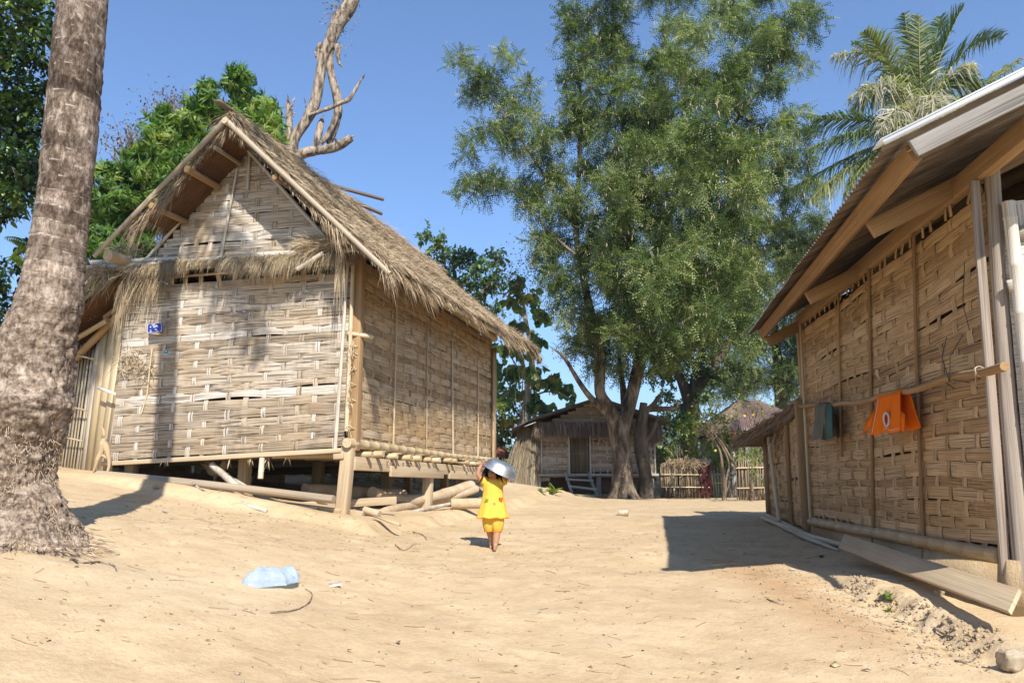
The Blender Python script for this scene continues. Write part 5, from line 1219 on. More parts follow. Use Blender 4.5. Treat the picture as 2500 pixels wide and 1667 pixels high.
for gy_ in range(-1, 15):
    for gx_ in range(-1, 11):
        px = 1400 + gx_ * 46 + 16 * rng.normal(); py = 25 + gy_ * 54 + 16 * rng.normal()
        left = np.interp(py, [0, 100, 200, 320, 450, 600, 700, 800], [1390, 1390, 1390, 1370, 1310, 1290, 1290, 1330])
        right = np.interp(py, [0, 150, 230, 300, 450, 560, 650, 720, 800], [1780, 1770, 1700, 1780, 1830, 1830, 1760, 1680, 1600])
        if not left - 10 < px < right: continue
        if rng.random() < .20: continue
        mid = 1 - abs(2 * (px - left) / (right - left) - 1)
        for z in range(2 if mid > .3 else 1):
            cl.append((tp(px + 10 * rng.normal(), py, rng.normal() * (.6 + 2.4 * mid)),   .38 + .24 * rng.random()))
for L_, R_ in limbs[4:]:
    for f in np.linspace(.15, 1, 6):
        k_ = f * (len(L_) - 1); i_ = min(int(k_), len(L_) - 2); cl.append((L_[i_] + (L_[i_ + 1] - L_[i_]) * (k_ - i_) + .25 * rng.normal(size=3), .45 + .12 * rng.random()))
for px, py in ((1335, 160), (1332, 230), (1330, 300), (1326, 380), (1322, 450), (1322, 520), (1330, 590)): cl.append((tp(px + 12 * rng.normal(), py, .3 * rng.normal()), .42))
for k in range(30):                                                        # near-side leaf clumps added to shade the far hut and fence
    dy = -6.0 + 4.5 * rng.random(); cl.append((tp(1400 + 430 * rng.random(), 330 + 430 * rng.random(), dy), .55 + .2 * rng.random()))
tam = tree('tamarind_tree', tb_, 'tall spreading tree with fine feathery leaves and hanging pods in front of the far hut', 'tree', None, M['bark'], [(P_, [r_ * .85 for r_ in R_]) for P_, R_ in limbs], M['lf_tam'], TP, cl, 66, 10, .32, tone=.27, up=.1, droop=.35, flat=.8)
# root flare and the second dead stem beside it
mb = MB()
for a in np.linspace(0, 2 * PI, 8)[:-1]:
    d = A([math.cos(a), math.sin(a), 0]); limb(mb, [tb_ + d * .12 + A([0, 0, .7]), tb_ + d * .26 + A([0, 0, .25]), tb_ + d * .46 + A([0, 0, -.02]), tb_ + d * .65 + A([0, 0, -.12])], [.14, .15, .11, .04])
mb.build('root_flare', M['bark'], tam, True, tb_)
mb = MB()
pc = [c for c, r in cl]
for c, r in cl:
    n = int(30 * r * (1.5 if c[2] > 7 else .5)); P = c + r * .75 * rng.normal(size=(n, 3))
    blades(mb, P, A([0, 0, -1]) + .25 * rng.normal(size=(n, 3)), .09 + .08 * rng.random(n), .020, 0, .1 + .8 * rng.random(n))
tag(mb.build('seed_pods', M['pod'], tam, False, tb_), kind='stuff')
sb = gp(*V2(1480, 1135, TY + .3)[:2]); t = thing('dead_tree', sb, 'dark dead stem with broken limbs standing against the big tree trunk', 'tree')
def sp_(px, py, dy=.3): return V2(px, py, TY + dy)
mb = MB()
limb(mb, [sb + A([0, 0, -.2]), sp_(1482, 1090), sp_(1474, 1040), sp_(1472, 990), sp_(1476, 950), sp_(1478, 925)], [.27, .22, .21, .2, .15, .12], lump=.2)
limb(mb, [sp_(1474, 975), sp_(1484, 945), sp_(1500, 940), sp_(1540, 938), sp_(1553, 936), sp_(1558, 918)], [.1, .1, .09, .07, .05, .03], lump=.2)
limb(mb, [sp_(1486, 942), sp_(1500, 928), sp_(1516, 908)], [.08, .07, .06], lump=.2)
limb(mb, [sp_(1485, 1010), sp_(1505, 975), sp_(1512, 955)], [.09, .06, .03], lump=.3)
mb.build('trunk', M['bark_dark'], t, True, sb)

# ---------------------------------------------------------------- trees behind on the right
b = gp(*V2(1578, 1100, 33)[:2]); q = lambda px, py, dy=0: V2(px, py, 33 + dy)
cl = [(q(px, py, rng.normal() * 1.2), r) for px, py, r in ((1520, 800, .7), (1500, 850, .6), (1530, 860, .6), (1560, 790, .8), (1600, 760, .9), (1650, 730, .9), (1690, 770, .8), (1640, 800, .8), (1600, 830, .7), (1560, 850, .5), (1680, 840, .7), (1640, 870, .6), (1710, 720, .9), (1740, 780, .8), (1590, 880, .4), (1530, 910, .45), (1560, 930, .4), (1620, 910, .45), (1545, 960, .4), (1665, 690, .9), (1580, 700, .9))]
tree('shade_tree', b, 'dark-trunked forking tree behind the stick fence, leafy up to the big crown', 'tree', 'trees behind the fences', M['bark_dark'],
     [([b + A([0, 0, -.2]), q(1580, 1040), q(1583, 985), q(1586, 940), q(1592, 900)], [.45, .4, .38, .36, .3]), ([q(1586, 935), q(1570, 890), q(1550, 830), q(1535, 790), q(1525, 760)], [.25, .2, .14, .1, .06]),
      ([q(1590, 910), q(1600, 850), q(1612, 800), q(1620, 740)], [.24, .17, .12, .08]), ([q(1592, 905), q(1618, 870), q(1660, 810), q(1700, 740)], [.3, .22, .15, .1])],
     M['lf_tam'], TL, cl, 70, 13, .17, up=.0, droop=.4)
b = gp(*V2(1800, 1110, 40)[:2]); q2 = lambda px, py, dy=0: V2(px, py, 40 + dy)
cl = []
for px, py, r in [(1640 + 52 * i + 14 * rng.normal(), 560 + 55 * j + 14 * rng.normal(), .8) for i in range(5) for j in range(7)] + [(1880, 500, .7), (1900, 560, .5), (1860, 620, .8), (1870, 700, .7), (1850, 780, .8), (1810, 890, .6), (1740, 870, .6), (1830, 840, .8), (1890, 760, .6), (1880, 850, .6)]:
    if px < 1680 and py < 640: continue
    cl.append((q2(px, py, rng.normal() * 1.6), r * 1.33))
tree('feathery_tree', b, 'broad pale-leaved tree with arching plumes above the tiled roof and shed', 'tree', 'trees behind the fences', M['bark_dark'],
     [([b + A([0, 0, -.2]), q2(1800, 1000), q2(1790, 880), q2(1780, 760), q2(1760, 620)], [.4, .36, .3, .2, .1]), ([q2(1795, 920), q2(1830, 820), q2(1850, 700), q2(1860, 560)], [.15, .12, .08, .05])],
     M['lf_bam'], TP, cl, 34, 12, .38, up=.15, droop=.5)

# ---------------------------------------------------------------- broad-leaved trees behind the left hut
b = gp(*V2(1050, 1050, 27)[:2]); q = lambda px, py, dy=0: V2(px, py, 27 + dy)
cl = [(q(px, py, rng.normal() * .8), r) for px, py, r in ((975, 540, .35), (1010, 560, .5), (1040, 590, .55), (1000, 610, .5), (1070, 600, .5), (1100, 620, .5), (1135, 590, .45), (1150, 640, .4), (1120, 660, .5), (1070, 660, .55), (1030, 650, .5), (1090, 710, .5), (1130, 720, .4), (1050, 720, .5), (1100, 690, .4), (1000, 680, .5), (950, 640, .5), (1070, 770, .5))]
tree('leafy_tree', b, 'round-topped broad-leaved tree rising behind the thatched roof of the left hut', 'tree', 'broad-leaved trees behind the left hut', M['bark'],
     [([b, q(1050, 900), q(1045, 760), q(1045, 660), q(1040, 580)], [.2, .17, .13, .08, .03]), ([q(1045, 780), q(1090, 700), q(1130, 640), q(1150, 600)], [.09, .07, .05, .02]), ([q(1045, 740), q(1000, 660), q(985, 580)], [.07, .05, .02])],
     M['lf_teak'], TL, cl, 80, 10, .18, droop=.3)
b = gp(*V2(1195, 1090, 29.8)[:2]); q = lambda px, py, dy=0: V2(px, py, 29.8 + dy)
cl = [(q(px, py, rng.normal() * .8), r * 1.2) for px, py, r in ((1195, 640, .35), (1180, 690, .4), (1215, 690, .4), (1240, 720, .35), (1190, 740, .4), (1160, 790, .4), (1200, 800, .45), (1235, 780, .4), (1180, 850, .45), (1160, 900, .4), (1230, 850, .45), (1265, 870, .4), (1210, 900, .4), (1250, 930, .4), (1290, 890, .35), (1180, 960, .4), (1230, 980, .35), (1280, 960, .35), (1320, 930, .3), (1150, 830, .3), (1210, 1000, .3))]
tree('teak_tree', b, 'slim tree with a pale trunk and sparse big round leaves beside the left hut', 'tree', 'broad-leaved trees behind the left hut', M['bark_pale'],
     [([b, q(1200, 1020), q(1207, 960), q(1212, 900), q(1222, 820), q(1205, 720), q(1198, 640)], [.2, .17, .16, .15, .11, .07, .02]), ([q(1210, 920), q(1250, 900), q(1290, 905), q(1330, 935)], [.05, .035, .025, .012]), ([q(1212, 880), q(1180, 830), q(1160, 790)], [.04, .03, .015]), ([q(1207, 960), q(1240, 950), q(1285, 965)], [.04, .03, .012])],
     M['lf_teakbig'], TR, cl, 30, 6, .31, droop=.45, tone=.34, hang=True)
b = gp(*V2(1120, 1080, 22)[:2]); q = lambda px, py, dy=0: V2(px, py, 31 + dy)
cl = [(q(px, py, rng.normal() * .8), r * 1.25) for px, py, r in ((1160, 900, .6), (1150, 950, .6), (1170, 1000, .6), (1140, 990, .6), (1190, 940, .5), (1200, 990, .4), (1160, 860, .4), (1150, 1030, .5), (1120, 930, .6), (1100, 1000, .6))]
tree('green_bush', gp(*V2(1150, 1090, 31)[:2]), 'bright green bush between the left hut corner and the far hut', 'bush', None, M['bark'], [([gp(*V2(1150, 1090, 31)[:2]), q(1150, 1010), q(1155, 920)], [.08, .06, .02])], M['lf_bush'], TL, cl, 42, 11, .17)
# grey leafless twigs rising behind
mb = MB(); b = gp(*V2(1195, 1060, 28)[:2]); o_ = V2(1185, 1060, 28)
for k in range(9):
    p = V2(1190 + 18 * rng.normal(), 640 + 45 * rng.normal(), 28 + .3 * rng.normal()); limb(mb, [b, b * .5 + p * .5 + .2 * rng.normal(size=3), p], [.012, .008, .003], 5, 0)
nb = 420; c = V2(1195, 640, 28); blades(mb, c + A([.42, .3, .7]) * rng.normal(size=(nb, 3)), rng.normal(size=(nb, 3)), .07, .05, .2)
tag(mb.build('bare_bush', M['lf_dry'], None, False, b), 'brown dry seeding bush poking up between teak and big tree', 'bush')

# ---------------------------------------------------------------- left: dark tree, bright bushy trees, dead tree
DY = 12.5
b = gp(*V2(-260, 1000, DY)[:2]); q = lambda px, py, dy=0: V2(px, py, DY + dy)
cl = [(q(px, py, rng.normal() * .6), r) for px, py, r in ((20, 20, .6), (80, 30, .55), (110, 90, .35), (50, 100, .6), (90, 140, .35), (10, 150, .6), (-40, 90, .7), (40, 220, .5), (70, 250, .45), (95, 200, .2), (0, 260, .6), (40, 310, .55), (80, 320, .4), (20, 370, .55), (60, 390, .45), (-40, 330, .7), (5, 440, .5), (50, 440, .35), (85, 420, .25), (-30, 420, .6), (20, 490, .3), (-60, 200, .8), (-120, 100, .8), (-130, 300, .8))]
tree('dark_tree', b, 'dark glossy-leaved tree at the left edge behind the palm trunk', 'tree', None, M['bark_dark'],
     [([b, q(-240, 700), q(-180, 420), q(-80, 220), q(20, 120)], [.25, .2, .16, .1, .03]), ([q(-180, 420), q(-60, 380), q(40, 350)], [.1, .07, .02]), ([q(-210, 560), q(-80, 500), q(40, 440)], [.08, .05, .015])],
     M['lf_dark'], TL, cl, 95, 10, .135, droop=.25, tone=.3)
b = gp(*V2(-140, 1000, 15)[:2]); q = lambda px, py, dy=0: V2(px, py, 15 + dy)
cl = [(q(px, py, rng.normal() * .5), r) for px, py, r in ((10, 620, .4), (30, 680, .4), (5, 720, .5), (40, 740, .3), (-30, 660, .6), (15, 800, .5), (-40, 780, .6), (60, 600, .22), (70, 560, .2))]
tree('low_tree', b, 'lower dark green tree behind the palm, over the blue-grey roof', 'tree', None, M['bark_dark'], [([b, q(-80, 800), q(-10, 680)], [.15, .1, .03])], M['lf_dark'], TL, cl, 56, 10, .14, droop=.3)
# arching compound fronds by the palm trunk
mb = MB(); b = gp(*V2(-30, 900, 13)[:2])
for px0, py0, px1, py1, dr in ((90, 590, 12, 545, .1), (75, 625, 20, 590, .25), (70, 760, 20, 740, .1), (60, 800, 18, 775, .1), (60, 835, 10, 820, .1), (85, 560, 20, 600, .2), (70, 720, 30, 690, .1)):
    p0, p1 = V2(px0, py0, 12.4), V2(px1, py1, 12.2); n = 16; t_ = np.linspace(0, 1, n); P = p0 + (p1 - p0) * t_[:, None]; P[:, 2] += .12 * np.sin(t_ * PI)
    tube(mb, P, .008, 5); d = unit(p1 - p0)
    for s in (1, -1):
        inst(mb, TL, P, frames(np.tile(d * .25 + A([0, .5 * s, -.75]), (n, 1)), np.tile(d, (n, 1))), .19 * np.sin(t_ * 2.2 + .7), .4 + .4 * rng.random(n))
tag(mb.build('fern_shrub', M['lf_bush'], None, False, b), 'shrub with arching feather-like fronds left of the palm trunk', 'shrub')
# bright green trees between palm and hut
def bright(name, Y, pts, label, basepx, limbs, n, s, tm=TW, mat='lf_bright', **kw):
    b = gp(*V2(*basepx, Y)[:2]); q = lambda px, py, dy=0: V2(px, py, Y + dy)
    cl = [(q(px, py, rng.normal() * .5), r) for px, py, r in pts]
    return tree(name, b, label, 'tree', 'bright green trees behind the left hut', M['bark'], [([b] + [q(*p) for p in L], R) for L, R in limbs], M[mat], tm, cl, n, 6, s, droop=.25, **kw)
bright('mango_tree', 19, ((552, 170, .3), (548, 200, .38), (560, 240, .4), (480, 205, .3), (470, 240, .45), (500, 260, .5), (530, 280, .5), (590, 270, .45), (610, 250, .3), (620, 300, .4), (440, 250, .35), (450, 300, .5), (580, 310, .5), (410, 290, .4), (490, 330, .5), (420, 340, .5), (630, 290, .2)),
       'tallest bright green tree with drooping long leaves behind the hut gable', (500, 900), [([(505, 700), (510, 420), (540, 280), (552, 190)], [.18, .15, .1, .05, .02]), ([(510, 450), (460, 330), (450, 260)], [.1, .08, .05, .02])], 62, .24)
bright('mango_tree', 17.5, ((370, 270, .35), (350, 320, .5), (400, 340, .5), (330, 370, .5), (380, 400, .55), (430, 370, .45), (300, 410, .45), (350, 440, .55), (280, 470, .5), (320, 500, .55), (380, 470, .5), (260, 530, .5), (300, 560, .5), (220, 450, .4), (240, 400, .35), (215, 500, .4), (235, 580, .45), (205, 560, .4), (280, 610, .4), (215, 640, .4), (200, 700, .4), (330, 570, .4), (250, 660, .4), (190, 620, .4)),
       'yellow-green bushy tree between the palm trunk and the hut roof', (260, 950), [([(280, 700), (310, 500), (360, 330)], [.16, .13, .09, .03]), ([(300, 560), (250, 450), (230, 400)], [.1, .07, .04, .015])], 62, .22)
# dry twiggy tops
for (px, py, sx, sy, Y, lab) in ((300, 320, 40, 45, 19.5, 'brown twiggy dry treetop just right of the palm trunk'), (395, 240, 38, 35, 20.5, 'brown twiggy dry treetop beside the bright green crown')):
    mb = MB(); b = gp(*V2(px, 950, Y)[:2]); c = V2(px, py + 90, Y)
    limb(mb, [b, b * .5 + c * .5, c], [.07, .06, .04], 6)
    for k in range(120):
        p = V2(px + sx * rng.normal() * .8, py + sy * rng.normal() * .6, Y + .4 * rng.normal()); limb(mb, [c, c * .4 + p * .6 + .12 * rng.normal(size=3), p], [.012, .006, .002], 4, 0, 2)
    n = 380; P = V2(px, py + 10, Y) + A([sx * .012, .4, sy * .010]) * rng.normal(size=(n, 3)) * .8
    inst(mb, TL, P, frames(rng.normal(size=(n, 3)) + A([0, 0, -.5])), .10, rng.random(n))
    tag(mb.build('dry_tree', M['lf_dry'], None, False, b), lab, 'tree', 'dry treetops behind the left hut')
# bare dead tree behind the roof
DT = 19.0; q = lambda px, py, dy=0: at(px, py, DT + dy); b = gp(*at(690, 900, DT)[:2])
t = thing('dead_tree', b, 'bare grey dead tree with twisted broken limbs above the thatched roof', 'tree')
mb = MB()
limb(mb, [b + A([0, 0, -.2]), q(700, 620), q(708, 420), q(712, 362)], [.3, .27, .22, .16])
limb(mb, [q(711, 430), q(716, 345), q(745, 300), q(768, 255), q(779, 200), q(789, 140), q(806, 100), q(824, 55), q(850, 20), q(868, -20), q(885, -60)], [.17, .14, .135, .13, .13, .135, .16, .19, .19, .17, .15], 12, lump=.12)
limb(mb, [q(803, 352, .1), q(815, 320, .1), q(826, 270, .1), q(822, 235, .1), q(810, 190, .1), q(804, 140, .1), q(812, 100, .08), q(826, 60, .05)], [.07, .09, .105, .11, .10, .105, .11, .08], 12, lump=.14)
limb(mb, [q(712, 400), q(735, 378), q(770, 368), q(815, 362), q(842, 348), q(857, 336)], [.14, .13, .12, .12, .11, .09], lump=.15)
limb(mb, [q(768, 365), q(776, 330), q(784, 300), q(786, 290)], [.10, .09, .07, .03], lump=.3)
limb(mb, [q(783, 350, -.1), q(800, 330, -.1), q(815, 300, -.1), q(822, 275, -.1)], [.05, .08, .07, .06], lump=.2)
limb(mb, [q(755, 282, -.15), q(775, 275, -.2), q(800, 266, -.2), q(832, 252, -.2), q(852, 243, -.2), q(864, 225, -.2), q(878, 200, -.2), q(884, 192, -.2)], [.05, .05, .05, .055, .06, .045, .03, .01], lump=.2)
limb(mb, [q(704, 360), q(705, 320), q(706, 295), q(704, 260), q(703, 242)], [.09, .08, .08, .06, .03], lump=.25)
limb(mb, [q(700, 290), q(712, 280), q(722, 276)], [.03, .02, .01]); limb(mb, [q(716, 285), q(714, 262), q(715, 248)], [.02, .012, .006]); limb(mb, [q(747, 285), q(747, 265), q(746, 252)], [.035, .02, .006])
limb(mb, [q(823, 110), q(826, 140), q(830, 158)], [.08, .07, .03], lump=.5); limb(mb, [q(772, 140), q(771, 130)], [.03, .01]); limb(mb, [q(776, 150), q(777, 120), q(784, 104)], [.02, .05, .03], lump=.4)
limb(mb, [q(815, 355), q(825, 350, -.1), q(818, 340, -.1), q(810, 335, -.1)], [.02, .03, .03, .01])
for x0, y0, x1, y1 in ((884, 192, 890, 180), (864, 225, 872, 218), (703, 242, 700, 228), (708, 262, 716, 250), (846, 18, 838, 8), (790, 130, 780, 122), (786, 290, 790, 280), (857, 336, 866, 330), (770, 130, 764, 126), (715, 248, 718, 236), (830, 158, 836, 168), (700, 282, 690, 276), (746, 252, 742, 240), (842, 346, 850, 340)):
    limb(mb, [q(x0, y0, -.1), q((x0 + x1) / 2 + 2, (y0 + y1) / 2, -.12), q(x1, y1, -.15)], [.03, .018, .004], 5, .3, 2)
n = 260; P = q(825, 40) + A([.22, .15, .5]) * rng.normal(size=(n, 3)); blades(mb, P, rng.normal(size=(n, 3)), .1, .02, .3)
mb.build('trunk', M['bark_dead'], t, True, b)

# ---------------------------------------------------------------- coconut palms
M['frond'] = leaf_mat('palm_leaflet', [(0, (.045, .08, .030)), (.35, (.10, .145, .05)), (.65, (.20, .23, .075)), (.85, (.29, .26, .16)), (1, (.45, .41, .33))], .36, .4, .5)
M['rachis'] = fiber_mat('palm_rib', [(0, (.16, .18, .06)), (.5, (.30, .28, .12)), (1, (.42, .34, .2))], 30, .2, .1, .5)
def frond(mb, rb, p0, p1, p2, n=62, ll=.7, hang=.5, tone=.35, curl=.2, dry=0):
    t = np.linspace(0, 1, n)[:, None]; p0, p1, p2 = A(p0), A(p1), A(p2)
    P = p0 * (1 - t) ** 2 + 2 * p1 * t * (1 - t) + p2 * t ** 2
    d = unit(np.gradient(P, axis=0))
    tube(rb, P, np.linspace(.03, .006, n), 5, True, .3 + .6 * dry)
    sd_ = unit(np.cross(d, A([0, 0, 1.0])) + 1e-3); upv = np.cross(sd_, d)
    k0 = int(n * .16)
    tw = .4 * rng.normal()
    for s in (1, -1):
        for rep in range(2):
            T_ = t[k0:, 0]; m = len(T_)
            if rep: Pk = P[k0:] + .5 * (np.roll(P[k0:], -1, 0) - P[k0:]); Pk[-1] = P[-1]
            else: Pk = P[k0:]
            L = ll * np.clip(np.sin((T_ * .86 + .13) * PI) ** .6, .2, 1) * (.85 + .3 * rng.random(m))
            D = sd_[k0:] * s * .75 + d[k0:] * .62 + upv[k0:] * (.42 - .3 * hang + .12 * rng.normal(size=(m, 1)) + s * tw * .4) + .06 * rng.normal(size=(m, 3))
            if dry: D = D + dry * .45 * rng.normal(size=(m, 3))
            tn = np.clip(tone + .1 * rng.normal(size=m) + dry * .25 * rng.random(m), 0, 1)
            blades(mb, Pk, D, L, .034, hang * (.5 + .5 * rng.random(m)), tn, 0, np.cross(D, d[k0:]))
pb = gp(10.9, 20); PYd = 20.0
t = thing('coconut_palm', pb, 'coconut palm with a ragged crown of fronds behind the metal-roofed house', 'palm tree')
q = lambda px, py, dy=0: V2(px, py, PYd + dy)
mb = MB(); limb(mb, [pb + A([.4, 0, -.2]), pb * .5 + q(2118, 330) * .5 + A([.1, 0, 0]), q(2118, 340), q(2116, 290)], [.26, .19, .17, .12], 12); mb.build('trunk', M['bark_pale'], t, True, pb)
c0 = q(2118, 312)
for args in (((2095, 160, .3), (2078, 32, .2), .25, .15, 0), ((2108, 150, -.4), (2112, 40, -.6), .62, .1, 0), ((2150, 120, -.3), (2212, 18, -.4), .3, .12, 0), ((2140, 130, .6), (2160, 40, 1), .35, .15, 0),
             ((2170, 90, 0), (2305, 85, .3), .22, .3, 0), ((2060, 80, .3), (1915, 130, .2), .78, .9, .9), ((2050, 130, .5), (1960, 100, .8), .3, .4, 0), ((2040, 110, -.4), (1985, 75, -.6), .68, .3, .1), ((2190, 110, -.6), (2262, 215, -.8), .4, .9, .1),
             ((2230, 210, -.3), (2340, 135, -.4), .72, .8, .4), ((2210, 260, -.6), (2372, 205, -1), .6, .8, .2), ((2000, 270, -.4), (1850, 345, -.5), .35, .9, 0), ((1990, 265, .5), (1872, 275, .6), .3, .6, 0),
             ((2020, 300, -.8), (1945, 440, -1), .55, .9, .1), ((1980, 330, .2), (1808, 440, .4), .35, .8, 0), ((1960, 350, -.3), (1860, 460, -.4), .66, .9, .2), ((2070, 120, -.9), (1950, 230, -1), .82, 1.0, 1), ((2160, 150, -.7), (2235, 150, -.9), .85, 1.0, 1),
             ((2090, 180, -1), (2020, 300, -1.4), .84, 1., .9), ((2160, 200, -1), (2210, 310, -1.3), .8, 1., .9), ((2130, 160, -1.2), (2150, 260, -1.8), .82, 1., 1), ((2075, 210, -1.2), (2060, 330, -1.6), .8, 1., .9), ((2050, 160, 1.2), (1960, 250, 2), .5, .8, .4), ((2210, 170, 1.2), (2300, 240, 2), .5, .9, .2)):
    a, e, tone, hang, dry = args; fm, rb = MB(), MB()
    frond(fm, rb, c0 + .06 * rng.normal(size=3), q(*a), q(*e), 58, .92, min(1.1, hang * 1.15 + .12), tone, .2, dry)
    o = fm.build('frond', M['frond'], t, False, pb); rb.build('rib', M['rachis'], o, True, pb)
mb = MB(); n = 350; blades(mb, c0 + A([.2, .2, .35]) * rng.normal(size=(n, 3)), rng.normal(size=(n, 3)) + A([0, 0, -.3]), .3 + .4 * rng.random(n), .02, .4, .75 + .25 * rng.random(n)); mb.build('crown_fibre', M['frond'], t, False, pb)

# near palm whose trunk fills the left of the picture
PY = 5.6
def pp(px, py): return at(px, py, PY)
kb = gp(*pp(70, 1320)[:2])
kt = thing('coconut_palm', kb, 'huge grey coconut palm trunk with a swollen rooty base in the left foreground', 'palm tree')
prof = [(-330, 235, 92), (-150, 218, 104), (0, 203, 116), (200, 185, 121), (390, 167, 124), (500, 155, 126), (600, 141, 130), (680, 130, 140), (750, 117, 158), (820, 95, 172), (900, 75, 184), (960, 62, 198), (1000, 54, 208), (1040, 48, 218), (1080, 42, 198), (1130, 35, 182), (1180, 31, 188), (1220, 33, 208), (1260, 37, 240), (1300, 40, 286), (1340, 40, 330), (1400, 40, 380)]
zs, cx_, rd = [], [], []
for py, cx, wd in prof[::-1]:
    p, l_, r_ = pp(cx, py), pp(cx - wd / 2, py), pp(cx + wd / 2, py)
    zs.append(p[2]); cx_.append(p[0]); rd.append((r_[0] - l_[0]) / 2 * .955)
zs, cx_, rd = A(zs), A(cx_), A(rd)
top = 10.3
zz = np.concatenate([np.arange(zs[0], 3.4, .0125), np.arange(3.4, top, .03)])
na = 220; th = np.linspace(0, 2 * PI, na, endpoint=False)
Zg, Tg = np.meshgrid(zz, th, indexing='ij')
cxs = np.where(zz < zs[-1], np.interp(zz, zs, cx_), cx_[-1] - (zz - zs[-1]) * .01 - .008 * (zz - zs[-1]) ** 2)
rr = np.where(zz < zs[-1], np.interp(zz, zs, rd), rd[-1] - (zz - zs[-1]) * .008)
for _ in range(6): cxs = np.convolve(np.pad(cxs, 2, 'edge'), np.ones(5) / 5, 'valid'); rr = np.convolve(np.pad(rr, 2, 'edge'), np.ones(5) / 5, 'valid')
h_ = zz - kb[2]
ca, sa = np.cos(Tg), np.sin(Tg)
rough = smooth(2.0, .9, h_)[:, None]; root = smooth(.62, .25, h_)[:, None]
# ring scars, tilted a little
ring = (Zg + .035 * np.sin(Tg + 1) + .02 * fbm(ca * 2 + 5, Zg * 3, 2, 3)) / np.interp(zz, [1, 3, 9], [.16, .125, .10])[:, None]
fr = ring % 1
R = rr[:, None] * (1 + .0 * Tg)
R = R + (1 - rough) * (-.009 * np.exp(-((fr - .08) / .05) ** 2) + .007 * np.exp(-((fr - .2) / .07) ** 2))
R = R + .012 * fbm(ca * 2.2 + 9, sa * 2.2 + Zg * 1.5, 3, 12)
R = R + rough * (.055 * fbm(ca * 3 + Zg * .7, sa * 3 + Zg * 6.0, 4, 21) - .035 * np.clip(fbm(Tg * 3.0, Zg * 11, 3, 27) - .22, 0, 1) * 2.2)
R = R + root * (.06 * np.abs(fbm(ca * 7 + 30, sa * 7 + Zg * 1.2, 3, 33)) + .022 * fbm(ca * 22 + 30, sa * 22 + Zg * 16, 3, 38))
R = R + rough * (.035 * fbm(Tg * 4 + 2 * np.sin(Zg * 3), Zg * 15, 4, 44) - .045 * np.clip(fbm(Tg * 2.2 + Zg * .6, Zg * 19, 3, 47) - .12, 0, .5) + .012 * fbm(Tg * 14, Zg * 45, 2, 49))
R = R + .10 * np.exp(-((h_[:, None] - .92) / .14) ** 2) * np.clip(np.cos(Tg + .6), 0, 1) ** 3
Vp = np.stack([cxs[:, None] + R * ca, PY + R * sa + 0 * Zg, Zg], -1)
i, j = np.meshgrid(np.arange(len(zz) - 1), np.arange(na), indexing='ij'); j2 = (j + 1) % na
mb = MB(); mb.add(Vp.reshape(-1, 3), np.stack([i * na + j, i * na + j2, (i + 1) * na + j2, (i + 1) * na + j], -1).reshape(-1, 4),
                  np.stack([Zg, fr, _hash(np.floor(ring), np.floor(ring) * 0, 5)], -1).reshape(-1, 3))
def palm_bark():
    m, nt, out = newmat('palm_bark'); h = N(nt); vec, u, v, r = tcnodes(h)
    tco = h.n('ShaderNodeTexCoord').outputs['Object']
    n1 = h.noise(h.mapv(tco, (20, 20, 10)), 1.0, 8, .78, .3); nl_ = h.noise(h.mapv(tco, (9, 9, 20)), 1.0, 6, .7, .5); n2 = h.noise(h.mapv(tco, (4, 4, 3)), 1.0, 5, .65); n3 = h.noise(h.mapv(tco, (40, 40, 18)), 1.0, 4, .7)
    c = h.ramp(h.math('ADD', h.math('MULTIPLY', n1, .5), h.math('ADD', h.math('MULTIPLY', n2, .3), h.math('MULTIPLY', n3, .2))), [(.42, (.05, .036, .026)), (.48, (.115, .085, .064)), (.52, (.20, .155, .122)), (.56, (.31, .255, .21)), (.62, (.46, .40, .34))])
    c = h.mix(c, h.ramp(r, [(0, (.55, .52, .5)), (.5, (.9, .88, .86)), (1, (1.25, 1.22, 1.18))]), 1.0, 'MULTIPLY')
    # pale lichen line at every leaf scar
    pk = h.ramp(v, [(0, (0, 0, 0)), (.06, (1, 1, 1)), (.10, (.1, .1, .1)), (.2, (0, 0, 0))])
    zlow = h.ramp(h.math('MULTIPLY', u, .1), [(.20, (0, 0, 0)), (.28, (1, 1, 1))])
    c = h.mix(c, (.58, .52, .45), h.math('MULTIPLY', h.math('MULTIPLY', pk, zlow), h.ramp(n2, [(.4, (.35, .35, .35)), (.6, (.95, .95, .95))])))
    # warm dust and old wood low on the trunk
    low = h.ramp(h.math('MULTIPLY', u, .1), [(.12, (1, 1, 1)), (.24, (.8, .8, .8)), (.33, (0, 0, 0))])
    c2 = h.ramp(h.math('ADD', h.math('MULTIPLY', nl_, .6), h.math('MULTIPLY', n3, .4)), [(.41, (.06, .042, .03)), (.47, (.17, .122, .088)), (.53, (.30, .228, .172)), (.60, (.46, .37, .29))])
    c = h.mix(c, c2, h.math('MULTIPLY', low, .75))
    p = h.n('ShaderNodeBsdfPrincipled'); p.inputs['Roughness'].default_value = .95; p.inputs['Specular IOR Level'].default_value = .1
    h.l(c, p.inputs['Base Color'])
    b = h.n('ShaderNodeBump'); b.inputs['Strength'].default_value = .7; b.inputs['Distance'].default_value = .02
    h.l(h.math('ADD', h.mix(n1, nl_, low), h.math('MULTIPLY', n3, .6)), b.inputs['Height']); h.l(b.outputs[0], p.inputs['Normal']); h.l(p.outputs[0], out.inputs[0]); return m
M['palm_bark'] = palm_bark()
mb.build('trunk', M['palm_bark'], kt, True, kb)
